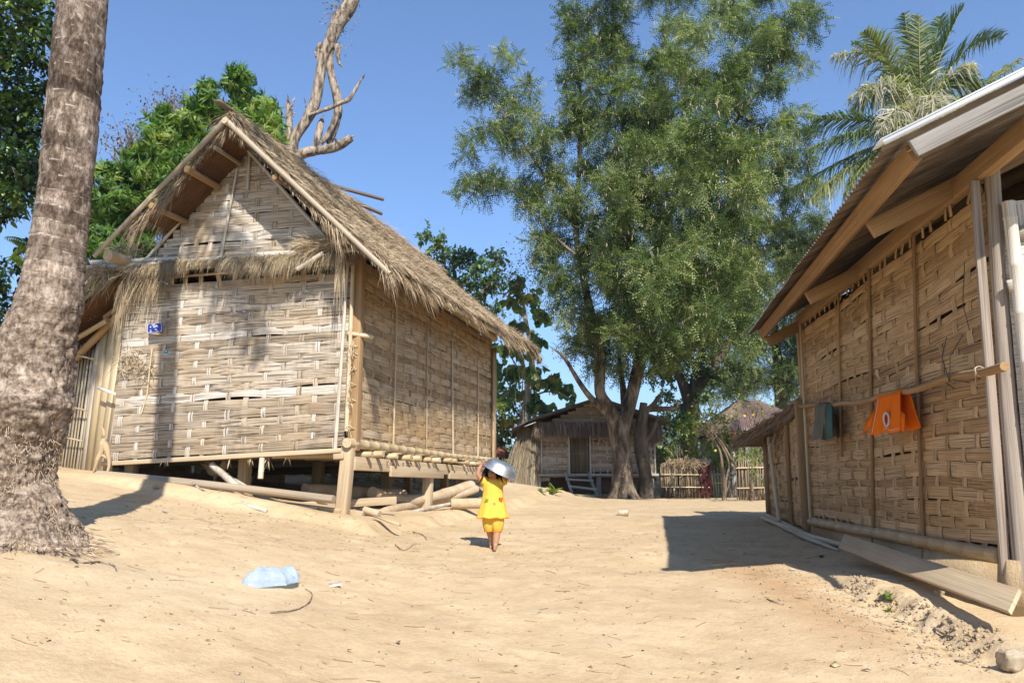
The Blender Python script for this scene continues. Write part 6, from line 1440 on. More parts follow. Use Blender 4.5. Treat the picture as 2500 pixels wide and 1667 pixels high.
# mat of fine roots over the base
mb = MB(); n = 5200; n = 7000; a = rng.random(n) * 2 * PI; hh = rng.random(n) ** 2.0 * .95
iz = np.clip(((kb[2] + hh - zz[0]) / .0125).astype(int), 0, len(zz) - 1); rad = rr[iz] + .01
P = np.stack([cxs[iz] + rad * np.cos(a), PY + rad * np.sin(a), kb[2] + hh], -1)
D = np.stack([np.cos(a) * .35, np.sin(a) * .35, -1 + 0 * a], -1) + .35 * rng.normal(size=(n, 3))
blades(mb, P, np.stack([np.cos(a) * .12, np.sin(a) * .12, -.8 + 0 * a], -1) + .5 * rng.normal(size=(n, 3)), .012 + .035 * rng.random(n), .0042, .1, rng.random(n))
n = 500; a = rng.random(n) * 2 * PI; r0 = rr[np.argmin(abs(zz - kb[2] - .12))]
x = kb[0] - .02 + (r0 + .02 + .16 * rng.random(n)) * np.cos(a); y = PY + (r0 + .02 + .16 * rng.random(n)) * np.sin(a)
P = np.stack([x, y, ground(x, y) + .02 + .06 * rng.random(n)], -1)
blades(mb, P, np.stack([np.cos(a), np.sin(a), -.12 + 0 * a], -1) + .3 * rng.normal(size=(n, 3)) * A([1, 1, .3]), .03 + .10 * rng.random(n), .006, .02, .3 + .6 * rng.random(n))
M['rootlet'] = fiber_mat('palm_rootlet', [(0, (.20, .14, .09)), (.4, (.40, .30, .20)), (1, (.60, .48, .34))], 30, .2, .1, .9)
mb.build('roots', M['rootlet'], kt, False, kb)
ctop = A([cxs[-1], PY, top])
for k in range(13):
    a = 2 * PI * k / 13 + .15 * rng.normal(); el = .75 - 1.1 * ((k * 7) % 13) / 13 + .1 * rng.normal(); Lf = 2.9 + .5 * rng.random()
    d = A([math.cos(a), math.sin(a), 0]); fm, rb = MB(), MB()
    frond(fm, rb, ctop, ctop + d * Lf * .5 + A([0, 0, Lf * .5 * math.tan(min(1.1, el * .8 + .5))]) * .7, ctop + d * Lf * (.95 - .1 * abs(el)) + A([0, 0, Lf * .55 * el - .35]), 44, .7, .8, .4, .2, .2)
    o = fm.build('frond', M['frond'], kt, False, kb); rb.build('rib', M['rachis'], o, True, kb)

# ---------------------------------------------------------------- bushes behind the fence, yellow-leaved twigs
def bush(name, Y, pts, label, base, mat, tm, n, s, group=None, nl=9, **kw):
    b = gp(*V2(*base, Y)[:2]); q = lambda px, py, dy=0: V2(px, py, Y + dy)
    return tree(name, b, label, 'bush', group, M['bark'], [([b, q((base[0] + px) / 2, (base[1] + py) / 2), q(px, py)], [.04, .025, .008]) for px, py, r in pts[::2]], M[mat], tm, [(q(px, py, rng.normal() * .4), r) for px, py, r in pts], n, nl, s, **kw)
bush('bush', 28.6, ((1540, 960, .5), (1600, 960, .5), (1640, 960, .4), (1660, 980, .45), (1520, 1000, .6), (1560, 980, .6), (1530, 1040, .6), (1590, 1010, .6), (1620, 980, .5), (1640, 1020, .6), (1600, 1050, .5), (1670, 1010, .5), (1550, 1060, .5), (1510, 1070, .5), (1650, 1060, .4), (1690, 1050, .4), (1700, 1000, .35)),
     'loose olive bush filling the gap behind the stick fence', (1590, 1110), 'lf_bush', TL, 52, .15, 'bushes behind the fences')
bush('bush', 28.5, ((1555, 945, .3), (1570, 965, .3), (1545, 985, .3), (1585, 985, .25)), 'small yellow-green bush growing round the dark forked trunk', (1565, 1100), 'lf_bright', TL, 50, .15, 'bushes behind the fences')
bush('bush', 22.5, ((1730, 1010, .3), (1740, 1050, .35), (1720, 1060, .3), (1710, 1030, .3), (1735, 1085, .25)), 'small-leaved green bush beside the corner of the thatched shed', (1725, 1130), 'lf_bright', TL, 60, .07, 'bushes behind the fences', 12)
bush('bush', 27.5, ((1660, 1070, .3), (1690, 1085, .3), (1700, 1100, .25), (1672, 1095, .2)), 'dark low bush behind the pale sunlit fence', (1680, 1120), 'lf_dark', TL, 50, .1, 'bushes behind the fences')
YT = 21.5; q = lambda px, py, dy=0: at(px, py, YT + dy)
b = gp(*at(1768, 1222, 24)[:2]); t = thing('twiggy_tree', b, 'thin bare-branched shrub with a few yellow leaves before the low fence', 'tree')
q = lambda px, py, dy=0: at(px, py, 24 + dy); mb = MB()
limb(mb, [b, q(1767, 1180), q(1764, 1150), q(1760, 1110), q(1750, 1085), q(1735, 1060)], [.07, .06, .05, .035, .025, .01]); limb(mb, [b + A([.02, 0, 0]), q(1772, 1175), q(1780, 1135), q(1768, 1100), q(1752, 1075), q(1726, 1050)], [.045, .04, .03, .03, .02, .008])
limb(mb, [q(1800, 1140), q(1788, 1125), q(1765, 1085), q(1745, 1060), q(1715, 1030), q(1700, 1010)], [.035, .035, .03, .025, .016, .006])
tips = []
for k in range(34):
    a = (1740 + 25 * rng.normal(), 1065 + 12 * rng.normal()); e = (1750 + 45 * rng.normal(), 1005 + 22 * rng.normal()); tips.append(e)
    limb(mb, [q(*a, .2 * rng.normal()), q((a[0] + e[0]) / 2 + 5, (a[1] + e[1]) / 2), q(*e)], [.009, .006, .003], 5, 0)
for k in range(26):
    a = (1850 + 15 * rng.normal(), 1035 + 8 * rng.normal()); e = (1860 + 40 * rng.normal(), 985 + 20 * rng.normal()); tips.append(e)
    limb(mb, [q(*a, .2 * rng.normal()), q((a[0] + e[0]) / 2 + 5, (a[1] + e[1]) / 2), q(*e)], [.010, .007, .003], 5, 0)
limb(mb, [b, q(1800, 1120, .5), q(1840, 1050, .5), q(1852, 1030, .3)], [.03, .028, .025, .018])
mb.build('trunk', M['bark'], t, True, b)
mb = MB(); n = 22; pk = [(1690, 1000), (1742, 1103), (1845, 1012), (1848, 1015), (1806, 1000), (1824, 1015), (1872, 995), (1688, 1003), (1691, 998)]
P = A([q(*p, -.1) + .05 * rng.normal(size=3) for p in pk for _ in range(1)]); inst(mb, TR, P, frames(rng.normal(size=(len(P), 3)) + A([0, 0, -.6]), np.tile(A([[.2, -1, .3]]), (len(P), 1))), .085, rng.random(len(P))); mb.build('yellow_leaves', M['lf_yellow'], t, False, b)
mb = MB(); P = A([q(*e, -.1) + .12 * rng.normal(size=3) for e in tips for _ in range(3)]); inst(mb, TR, P, frames(rng.normal(size=(len(P), 3)) + A([0, 0, -.6])), .09, .4 + .5 * rng.random(len(P))); mb.build('leaves', M['lf_bush'], t, False, b)
# belt of distant trees in front of the hills
mb = MB(); P = []
for k in range(260):
    x = -60 + 150 * rng.random(); y = 62 + 60 * rng.random(); P.append((A([x, y, E - .6 + 1.2 + 1.6 * rng.random()]), 1.6 + 1.0 * rng.random()))
crown(mb, None, P, TL, 14, 8, .7, droop=.2)
tag(mb.build('treeline', M['lf_tam'], None, False, A([0, 80, E])), 'low mass of scrub in the distance', 'scrub', kind='stuff')
# dry grass on the bank behind the left hut
M['drygrass'] = fiber_mat('dry_grass', [(0, (.18, .13, .06)), (.45, (.36, .28, .15)), (.75, (.48, .39, .23)), (.93, (.30, .31, .12)), (1, (.16, .22, .07))], 20, .1, .1, .9)
mb = MB(); n = 15000; x = -7.5 + 6.3 * rng.random(n); y = 17.2 + 4.0 * rng.random(n)
blades(mb, np.stack([x, y, ground(x, y) - .01], -1), rng.normal(size=(n, 3)) * A([.7, .7, .3]) + A([0, 0, .55]), .10 + .2 * rng.random(n), .014, .4, np.clip(.45 + .3 * rng.normal(size=n) + .2 * smooth(19.6, 20.6, y) + .3 * fbm(x * 1.3, y * 1.3, 2), 0, 1))
tag(mb.build('grass', M['drygrass'], None, False, A([-3, 19, 1.])), kind='stuff')
# ================================================================ logs and timber under the left hut
def wl(pts, r, mat, name, label, cat, group=None, n=10, lump=.1, bamb=False, sub=4):
    """pts: (px, py, distance) along the piece"""
    P = [at(*p) for p in pts]; mb = MB()
    if bamb:
        for a, b_ in zip(P[:-1], P[1:]): bamboo(mb, a, b_, r, r, n)
    else: limb(mb, P, np.broadcast_to(r, (len(P),)) if np.ndim(r) == 0 else r, n, lump, sub)
    return loose(mb, name, mat, label, cat, group, True)
M['log'] = bark_mat('dusty_log', [(.3, (.33, .245, .155)), (.5, (.44, .335, .215)), (.7, (.54, .43, .29))], (4, 4, 4), .35)
LG = 'logs stored under the left hut'
wl([(232, 1156, 10.95), (500, 1182, 10.45), (815, 1219, 9.92)], .050, 'bamboo_old', 'bamboo_pole', 'long thick bamboo pole lying along the front of the left hut', 'pole', None, 12, .02)
wl([(742, 1197, 11.4), (850, 1203, 11.9), (985, 1210, 12.6)], [.10, .11, .10], 'log', 'log', 'thick rounded log lying behind the front corner stilt', 'log', LG, 14, .05)
wl([(908, 1203, 11.7), (955, 1217, 12.2), (1005, 1222, 12.7), (1070, 1210, 13.5), (1150, 1186, 14.6)], [.085, .095, .10, .10, .095], 'log', 'log', 'bent knobbly log with a hewn pale end, topmost of the pile', 'log', LG, 14, .09)
wl([(922, 1255, 11.3), (960, 1243, 11.9), (1035, 1228, 13.2), (1110, 1210, 14.0), (1162, 1194, 14.6)], [.055, .07, .075, .075, .07], 'log', 'log', 'slender curved log with a dark hollow end, lowest in front of the pile', 'log', LG, 14, .07)
wl([(1102, 1229, 13.3), (1140, 1229, 13.3), (1190, 1228, 13.2)], [.085, .085, .085], 'log', 'log', 'straight round log lying directly behind the child', 'log', LG, 14, .04)
wl([(890, 1245, 10.4), (908, 1250, 10.35), (926, 1256, 10.3)], .05, 'log', 'log', 'short stub of wood wedged between plank and curved log', 'log', LG, 12, .1)
mb = MB(); beam(mb, at(700, 1237, 10.6), at(968, 1221, 10.9), .05, .10, (0, -.2, 1)); loose(mb, 'plank', 'wood_pale', 'long squared plank lying behind the front corner stilt of the left hut', 'plank', LG, bevel=.006)
mb = MB(); beam(mb, at(650, 1225, 10.4), at(835, 1247, 10.1), .12, .07, (0, -.3, 1)); loose(mb, 'plank', 'wood_pale', 'short plank left of the front corner stilt under the bamboo pole', 'plank', LG, bevel=.006)
mb = MB(); beam(mb, at(845, 1256, 10.35), at(886, 1262, 10.3), .10, .14, (0, -.2, 1)); loose(mb, 'wood_block', 'wood_pale', 'flat wood block lying just right of the front corner stilt', 'block', LG, bevel=.02)
mb = MB(); q0, q1 = at(912, 1258, 9.95), at(974, 1281, 9.75); d = q1 - q0
for k, o in enumerate((-.018, 0, .018)): beam(mb, q0 + A([0, o, .0]), q1 + A([0, o * 1.5, .012 * (k % 2)]) + d * (.06 * rng.random()), .022, .02)
loose(mb, 'split_bamboo', 'bamboo', 'short splintered bamboo piece lying in front of the log pile', 'bamboo', LG)
FG = 'firewood branches beside the bamboo pole'
wl([(517, 1134, 10.75), (545, 1158, 10.65), (575, 1185, 10.5), (596, 1196, 10.45)], [.045, .046, .045, .04], 'bark_pale', 'branch', 'stout cut branch propped up steeply against the left hut floor', 'branch', FG)
wl([(546, 1152, 10.9), (580, 1175, 10.8), (640, 1208, 10.6)], [.02, .024, .02], 'bark_pale', 'branch', 'thin forked branch leaning behind the stout cut branch', 'branch', FG)
wl([(497, 1180, 10.5), (545, 1188, 10.4), (640, 1200, 10.4)], [.016, .022, .018], 'bark_pale', 'branch', 'thin straight stick lying on top of the bamboo pole', 'branch', FG)
wl([(565, 1218, 10.0), (600, 1232, 9.9), (652, 1248, 9.8)], [.02, .035, .025], 'bark_pale', 'branch', 'knotty pale branch on the ground in front of the bamboo pole', 'branch', FG, lump=.3)
wl([(600, 1222, 10.1), (622, 1240, 9.95), (648, 1252, 9.85)], [.02, .024, .014], 'bark_pale', 'branch', 'short stick crossing the knotty branch', 'branch', FG, lump=.3)
wl([(628, 1222, 10.2), (670, 1242, 10.05), (740, 1255, 10.0)], [.03, .045, .03], 'bark_pale', 'branch', 'crooked brown branch beside the short plank', 'branch', FG, lump=.3)
wl([(470, 1178, 10.4), (500, 1200, 10.2), (560, 1212, 10.1)], [.012, .016, .01], 'bark_dead', 'branch', 'thin twig lying under the bamboo pole', 'branch', FG)
wl([(690, 1248, 10.15), (760, 1262, 10.05), (838, 1268, 9.95)], [.018, .026, .016], 'bark_pale', 'branch', 'grey stick half buried left of the front corner stilt', 'branch', FG, lump=.3)
wl([(655, 1196, 10.9), (720, 1206, 10.8), (800, 1226, 10.6)], [.03, .034, .03], 'bark_pale', 'branch', 'pale branch lying behind the bamboo pole near the corner stilt', 'branch', FG, lump=.2)
wl([(620, 1206, 10.4), (700, 1232, 10.2), (775, 1240, 10.1)], .022, 'bamboo_old', 'bamboo_stick', 'thin old bamboo stick under the right end of the long pole', 'bamboo', FG, 8, .05)
wl([(860, 1262, 10.2), (888, 1272, 10.05), (915, 1268, 10.0)], [.008, .010, .005], 'bark_dead', 'branch', 'dark forked twig at the foot of the front corner stilt', 'branch', FG, lump=.3)
wl([(1005, 1250, 12.2), (1060, 1238, 12.9), (1120, 1226, 13.6)], [.03, .034, .03], 'bark_pale', 'branch', 'thin pale pole lying under the curved log', 'branch', FG, lump=.15)
def stone(px, py, s, label, mat='stone', sq=(1, 1, .7), seed=0):
    p = onground(px, py); me = MB(); n, k = 20, 28
    u, v = np.meshgrid(np.linspace(0, PI, n), np.linspace(0, 2 * PI, k, endpoint=False), indexing='ij')
    D = np.stack([np.sin(u) * np.cos(v), np.sin(u) * np.sin(v), np.cos(u)], -1)
    D = np.sign(D) * np.abs(D) ** .5
    V = D * A(sq) * s * (.85 + .35 * fbm(D[..., 0] * 1.7 + seed, D[..., 1] * 1.7 + D[..., 2], 3, 5 + seed) + .16 * fbm(D[..., 0] * 5 + seed, D[..., 1] * 5 + 3 * D[..., 2], 2, 9))[..., None]
    i, j = np.meshgrid(np.arange(n - 1), np.arange(k), indexing='ij'); j2 = (j + 1) % k
    me.add((V + p + A([0, 0, s * sq[2] * .55])).reshape(-1, 3), np.stack([i * k + j, (i + 1) * k + j, (i + 1) * k + j2, i * k + j2], -1).reshape(-1, 4))
    return tag(me.build('stone', M[mat], None, True, p), label, 'stone', 'stones lying on the bare ground')
M['stone'] = plain_mat('pale_stone', (.43, .34, .235), .9, 0, .4, 14, .7)
stone(2478, 1632, .07, 'big pale squarish stone at the bottom right of the yard', sq=(1.25, 1, .85), seed=3)
stone(383, 1192, .05, 'pale rounded stone beside the bamboo pole and trunk shadow', sq=(1, 1, .7), seed=5)
stone(2294, 1452, .03, 'small pale stone near the long plank on top of the bank', sq=(1.2, 1, .7), seed=7)
# tin lying on the path
M['tin'] = plain_mat('dusty_tin', (.55, .45, .33), .6, .1, .4, 20)
p = onground(1521, 1259); mb = MB(); a0, a1 = p + A([-.085, .02, .05]), p + A([.085, -.02, .05])
tube(mb, [a0, a0 * .98 + a1 * .02, a1 * .97 + a0 * .03, a1, a1 * .9 + a0 * .1], [.05, .054, .054, .05, .04], 16, True)
loose(mb, 'tin', 'tin', 'small dusty tan tin lying on its side in front of the big tree', 'tin', smooth=True)

# ================================================================ blue plastic bag
def film():
    m, nt, out = newmat('blue_plastic_film'); h = N(nt)
    tco = h.n('ShaderNodeTexCoord').outputs['Object']; n = h.noise(tco, 16, 5, .65, 1.2)
    p = h.n('ShaderNodeBsdfPrincipled'); p.inputs['Base Color'].default_value = (.55, .64, .74, 1); p.inputs['Roughness'].default_value = .12
    b = h.n('ShaderNodeBump'); b.inputs['Strength'].default_value = .8; b.inputs['Distance'].default_value = .02; h.l(n, b.inputs['Height']); h.l(b.outputs[0], p.inputs['Normal'])
    t = h.n('ShaderNodeBsdfTransparent'); t.inputs[0].default_value = (.82, .90, .97, 1)
    tl = h.n('ShaderNodeBsdfTranslucent'); tl.inputs[0].default_value = (.6, .75, .92, 1)
    m1 = h.n('ShaderNodeMixShader'); m1.inputs[0].default_value = .35; h.l(p.outputs[0], m1.inputs[1]); h.l(tl.outputs[0], m1.inputs[2])
    m2 = h.n('ShaderNodeMixShader'); m2.inputs[0].default_value = .36; h.l(m1.outputs[0], m2.inputs[1]); h.l(t.outputs[0], m2.inputs[2]); h.l(m2.outputs[0], out.inputs[0]); return m
M['film'] = film()
p = onground(652, 1438); mb = MB(); n = 40
for sgn in (1, -1):
    u, v = np.meshgrid(np.linspace(-1, 1, n), np.linspace(-1, 1, n), indexing='ij')
    puff = ((1 - np.abs(u) ** 3) * (1 - np.abs(v) ** 3)) ** .6
    cr = fbm(u * 1.5 + 3, v * 1.5, 2, 60); cr2 = np.abs(fbm(u * 2.2, v * 2.2, 2, 70))
    fold_ = .05 * np.clip(1 - 3 * np.abs(v - .35 + .35 * u), 0, 1)
    edge = .02 + .05 * np.clip(v, 0, 1) * np.clip(-u, 0, 1) + .035 * np.clip(u - .4, 0, 1) * np.clip(v, 0, 1)
    top = edge + puff * (.125 + .10 * cr - .03 * cr2 - fold_ * .5)
    z = top if sgn > 0 else edge * (1 - puff) + .006 * puff
    X = u * .150 * (1 - .08 * np.abs(v) ** 2) + .03 * v + .012 * np.sin(v * 5 + 1); Y = v * .125 * (1 - .12 * np.abs(u) ** 2) + .02 * np.sin(u * 3) + .05 * u
    V = np.stack([p[0] + X, p[1] + .10 + Y, p[2] + np.maximum(z, .004) + .07 * Y], -1)
    i, j = np.meshgrid(np.arange(n - 1), np.arange(n - 1), indexing='ij'); q = np.stack([i * n + j, i * n + j + 1, (i + 1) * n + j + 1, (i + 1) * n + j], -1).reshape(-1, 4)
    mb.add(V.reshape(-1, 3), q if sgn < 0 else q[:, ::-1])
tag(mb.build('plastic_bag', M['film'], None, True, p), 'crumpled pale blue plastic bag lying on the bare ground', 'plastic bag')

# ================================================================ sign, sticker, cloth tie, hen
M['blue'] = plain_mat('blue_enamel', (.012, .028, .27), .3, 0, .15, 20)
M['white'] = plain_mat('white_enamel', (.75, .76, .78), .35, 0, .1, 20)
SQ = [at(360, 791, 10.82), at(396, 786, 10.74), at(395, 811, 10.74), at(360, 815, 10.82)]   # TL TR BR BL
sc_ = sum(SQ) / 4; ex = unit(SQ[1] - SQ[0]); ez = unit(SQ[0] - SQ[3]); ny = unit(np.cross(ex, ez)); W_, H_ = np.linalg.norm(SQ[1] - SQ[0]), np.linalg.norm(SQ[0] - SQ[3])
if ny[1] > 0: ny = -ny
st = thing('house_sign', sc_, 'small blue enamel house-number sign with white Lao writing on the woven wall', 'sign')
mb = MB(); quad(mb, [sc_ - ex * W_ / 2 - ez * H_ / 2, sc_ + ex * W_ / 2 - ez * H_ / 2, sc_ + ex * W_ / 2 + ez * H_ / 2, sc_ - ex * W_ / 2 + ez * H_ / 2], th=.008); mb.build('plate', M['blue'], st, False, sc_, .003)
so = sc_ + ny * .005
mb = MB(); r_ = .025; hw, hh = W_ / 2 - .008, H_ / 2 - .008; bp = []
for cx, cz, a0 in ((hw - r_, hh - r_, 0), (-hw + r_, hh - r_, PI / 2), (-hw + r_, -hh + r_, PI), (hw - r_, -hh + r_, 1.5 * PI)):
    for a in np.linspace(0, PI / 2, 5): bp.append((cx + r_ * math.cos(PI / 2 + PI + a0 + a - 0) if False else cx + r_ * math.cos(a0 + a), cz + r_ * math.sin(a0 + a)))
bp.append(bp[0]); tube(mb, [so + ex * x + ez * z for x, z in bp], .0024, 5, False)
for sx in (1, -1):
    for sz in (1, -1):
        mb.add([so + ex * sx * hw + ez * sz * hh, so + ex * sx * (hw - .022) + ez * sz * hh, so + ex * sx * hw + ez * sz * (hh - .022)], [[0, 1, 2]])
mb.build('border', M['white'], st, False, sc_)
o_ = [(math.cos(a) * .16, math.sin(a) * .16) for a in np.linspace(0, 2 * PI, 7)]
def lo(x, z): return [(a + x, b + z) for a, b in o_]
LAO = {'b': [lo(.18, .8), [(.2, .65), (.2, .15), (.4, 0), (.65, .15), (.65, 1)]], 'a': [[(0, .75), (.25, 1), (.45, .7), (.42, 0)]], 'n': [lo(.16, .82), [(.2, .65), (.2, .05), (.55, .25), (.6, 1)], lo(.58, .1)],
       'p': [lo(.16, .82), [(.2, .65), (.2, .1), (.4, .35), (.6, .1), (.62, 1.25)]], 'h': [lo(.16, .82), [(.2, .65), (.2, 0)], [(.2, .5), (.5, .95), (.65, .7), (.65, 0)]], 'v': [[(.1, .7), (.35, 1), (.6, .6), (.5, .1), (.2, .05)], lo(.2, .2)],
       'y': [lo(.16, .8), [(.22, .65), (.45, .5), (.2, .25), (.35, 0), (.65, .1), (.65, 1)]], 'm': [lo(.16, .82), [(.2, .65), (.2, .12), (.65, .12), (.65, 1)], lo(.3, .1)], 'k': [[(.05, .9), (.3, .65), (.1, .45)], [(.1, .45), (.1, 0)], [(.3, .95), (.6, .8), (.6, 0)]],
       '^': [[(.1, 1.3), (.3, 1.45), (.45, 1.3)]], '0': [[(math.cos(a) * .28 + .3, math.sin(a) * .5 + .5) for a in np.linspace(0, 2 * PI, 10)]], '2': [[(.05, .8), (.3, 1), (.55, .75), (.05, 0), (.6, 0)]], '1': [[(.15, .8), (.35, 1), (.35, 0)]], '5': [[(.55, 1), (.1, 1), (.08, .55), (.4, .6), (.55, .3), (.35, 0), (.05, .1)]]}
mb = MB()
def word(s, x, z, sz, r):
    for k, ch in enumerate(s):
        if ch in LAO: strokes(mb, LAO[ch], so + ex * (x + k * sz * .8) + ez * z, ex, ez, sz, r * .62)
so = so + ny * .006
word('kmph', -.032, H_ * .27, .016, .0026); word('b^anph', -.070, H_ * .02, .028, .0042); word('hnv', -.075, -H_ * .24, .013, .002); word('02', .015, -H_ * .25, .020, .003); word('hnmk', -.075, -H_ * .41, .013, .002); word('15', .040, -H_ * .42, .020, .003)
mb.build('lettering', M['white'], st, False, sc_)
M['tealp'] = plain_mat('teal_paper', (.02, .30, .42), .5)
c = at(406, 860, 10.72); mb = MB(); quad(mb, [c - ex * .03 - ez * .028, c + ex * .03 - ez * .028, c + ex * .03 + ez * .026, c - ex * .034 + ez * .018], th=.003)
st2 = tag(mb.build('sticker', M['tealp'], None, False, c), 'tiny teal sticker on the woven wall right of the blue sign', 'sticker')
mb = MB(); mb.add([c + ny * .004 - ex * .012 + ez * .02, c + ny * .004 + ex * .008 + ez * .02, c + ny * .004 + ex * .004 - ez * .002], [[0, 1, 2]]); quad(mb, [c + ny * .004 - ex * .028 - ez * .026, c + ny * .004 + ex * .028 - ez * .026, c + ny * .004 + ex * .028 - ez * .02, c + ny * .004 - ex * .028 - ez * .02]); mb.build('print', M['white'], st2, False, c)
M['cream'] = cloth_mat('cream_cloth', (.62, .47, .29), .3)
mb = MB()
for P, R in (([(255, 1070), (252, 1085), (246, 1105), (236, 1130), (228, 1152)], [.03, .05, .04, .03, .015]), ([(256, 1080), (262, 1100), (266, 1125), (264, 1148), (250, 1164), (232, 1168), (222, 1163)], [.04, .04, .022, .02, .02, .02, .012]),
             ([(250, 1082), (258, 1092), (248, 1100)], [.03, .045, .02]), ([(254, 1064), (252, 1050), (248, 1042)], [.02, .018, .008]), ([(243, 1110), (252, 1112), (262, 1120)], [.02, .02, .012])):
    limb(mb, [at(x, y, 10.88) for x, y in P], R, 8, .25)
loose(mb, 'cloth_tie', 'cream', 'knotted cream cloth strip hanging at the left corner of the hut', 'cloth', smooth=True)
# blue rag poking out of the side wall
mb = MB(); q0 = at(962, 1090, 11.75); tube(mb, [q0 + A([-.06, 0, .01]), q0, q0 + A([.06, .02, -.01])], [.012, .03, .012], 7, lump=.5)
M['bluerag'] = cloth_mat('blue_rag', (.13, .25, .36)); loose(mb, 'rag', 'bluerag', 'tiny blue rag poking out above the side sill pole', 'cloth', smooth=True)
# hen under the hut
hg = at(525, 1178, 11.4); hg = gp(hg[0], hg[1])
M['hen'] = plain_mat('buff_feathers', (.42, .34, .24), .9, 0, .35, 30, .4); M['comb'] = plain_mat('red_comb', (.35, .03, .02), .6); M['henleg'] = plain_mat('hen_leg', (.5, .36, .14), .6)
ht = thing('hen', hg, 'buff hen standing in the shadow under the left hut', 'hen')
mb = MB(); limb(mb, [hg + A(p) for p in ((-.15, .05, .31), (-.11, .04, .25), (-.05, .02, .21), (.03, 0, .20), (.09, -.02, .23), (.12, -.03, .29), (.135, -.04, .335), (.165, -.05, .34))], [.012, .05, .088, .095, .075, .042, .033, .008], 14, .04); mb.build('body', M['hen'], ht, True, hg)
mb = MB(); nb = 60; blades(mb, hg + A([-.10, .04, .27]) + .02 * rng.normal(size=(nb, 3)), A([-.8, .1, .7]) + .3 * rng.normal(size=(nb, 3)), .12, .02, .2); mb.build('tail', M['hen'], ht, False, hg)
for dy in (-.035, .035):
    mb = MB(); tube(mb, [hg + A([.01, dy, .14]), hg + A([-.005, dy, .07]), hg + A([.005, dy, .0])], .008, 6)
    for dx, d2 in ((.05, 0), (.04, .025), (.04, -.025), (-.025, 0)): tube(mb, [hg + A([.005, dy, .006]), hg + A([dx, dy + d2, .003])], .005, 5)
    mb.build('leg', M['henleg'], ht, True, hg)
mb = MB(); tube(mb, [hg + A([.12, -.035, .37]), hg + A([.15, -.045, .385]), hg + A([.165, -.05, .365])], .012, 6, lump=.3); mb.build('comb', M['comb'], ht, True, hg)
mb = MB(); tube(mb, [hg + A([.163, -.05, .34]), hg + A([.195, -.058, .332])], [.010, .002], 6); mb.build('beak', M['henleg'], ht, True, hg)

# ================================================================ child carrying a basin
cg = onground(1203, 1342); cg[2] = gz(cg[0], cg[1])
kid = thing('person', cg, 'small barefoot child in a yellow tunic and bloomers holding a metal basin overhead', 'person')
def skinmat(name, c):
    m, nt, out = newmat(name); h = N(nt); tco = h.n('ShaderNodeTexCoord').outputs['Object']; n = h.noise(tco, 14, 3)
    p = h.n('ShaderNodeBsdfPrincipled'); h.l(h.mix(c, tuple(x * .8 for x in c), n), p.inputs['Base Color']); p.inputs['Roughness'].default_value = .55
    p.inputs['Subsurface Weight'].default_value = .12; p.inputs['Subsurface Radius'].default_value = (.01, .004, .002); h.l(p.outputs[0], out.inputs[0]); return m
M['skin'] = skinmat('warm_skin', (.40, .205, .115)); M['hair'] = fiber_mat('dark_brown_hair', [(0, (.015, .008, .005)), (.6, (.045, .022, .012)), (1, (.09, .045, .022))], 40, .2, .1, .5)
M['eye'] = plain_mat('dark_eye', (.012, .008, .006), .2); M['lip'] = plain_mat('lip', (.30, .09, .07), .5)
# body: one skinned surface
J, ED, RA = [], [], []
def chain(pts, rs_, start=None):
    prev = start
    for p_, r_ in zip(pts, rs_):
        J.append(p_); RA.append(r_); i = len(J) - 1
        if prev is not None: ED.append((prev, i))
        prev = i
    return prev
chain([(0, 0, .40)], [(.085, .07)]); pel = 0
chest = chain([(0, 0, .50), (0, 0, .60), (0, 0, .68)], [(.08, .065), (.085, .065), (.08, .055)], pel)
head = chain([(-.005, 0, .735), (-.012, -.006, .775), (-.018, -.008, .83), (-.018, -.004, .88)], [(.033, .033), (.055, .055), (.073, .078), (.05, .055)], chest)
chain([(-.020, -.084, .800), (-.020, -.094, .792)], [(.011, .011), (.010, .010)], head - 1)      # nose
# image-left arm, raised to the basin rim
h1 = chain([(-.085, .0, .715), (-.130, -.015, .755), (-.168, -.03, .805), (-.148, -.03, .865), (-.122, -.03, .908)], [(.038, .038), (.033, .033), (.029, .029), (.024, .024), (.017, .02)], chest)
p1 = chain([(-.108, -.03, .930)], [(.022, .014)], h1)
for k, (dx, dy, dz, L) in enumerate(((-.008, -.022, .018, 1), (.0, -.012, .024, 1.15), (.006, .0, .026, 1.1), (.010, .012, .022, .9))):
    b_ = A([-.102 + dx * .4, -.03 + dy, .938]); chain([tuple(b_), tuple(b_ + A([.014, 0, dz * .55 * L])), tuple(b_ + A([.036 * L, 0, dz * .5 * L]))], [(.0065, .0065), (.006, .006), (.005, .005)], p1)
chain([(-.106, -.052, .925), (-.088, -.062, .918)], [(.0075, .0075), (.006, .006)], p1)
# image-right arm, up under the basin
h2 = chain([(.085, .0, .715), (.122, -.01, .735), (.158, -.01, .768), (.170, .0, .785), (.185, .01, .800)], [(.038, .038), (.033, .033), (.027, .027), (.022, .022), (.017, .02)], chest)
p2 = chain([(.200, .012, .805)], [(.022, .014)], h2)
for k, (dy, L) in enumerate(((-.022, 1), (-.008, 1.1), (.006, 1.05), (.02, .85))):
    b_ = A([.207, .012 + dy, .806]); chain([tuple(b_), tuple(b_ + A([.018 * L, 0, .006])), tuple(b_ + A([.026 * L, 0, .020]))], [(.0065, .0065), (.006, .006), (.005, .005)], p2)
chain([(.198, -.012, .800), (.206, -.030, .806)], [(.0075, .0075), (.006, .006)], p2)
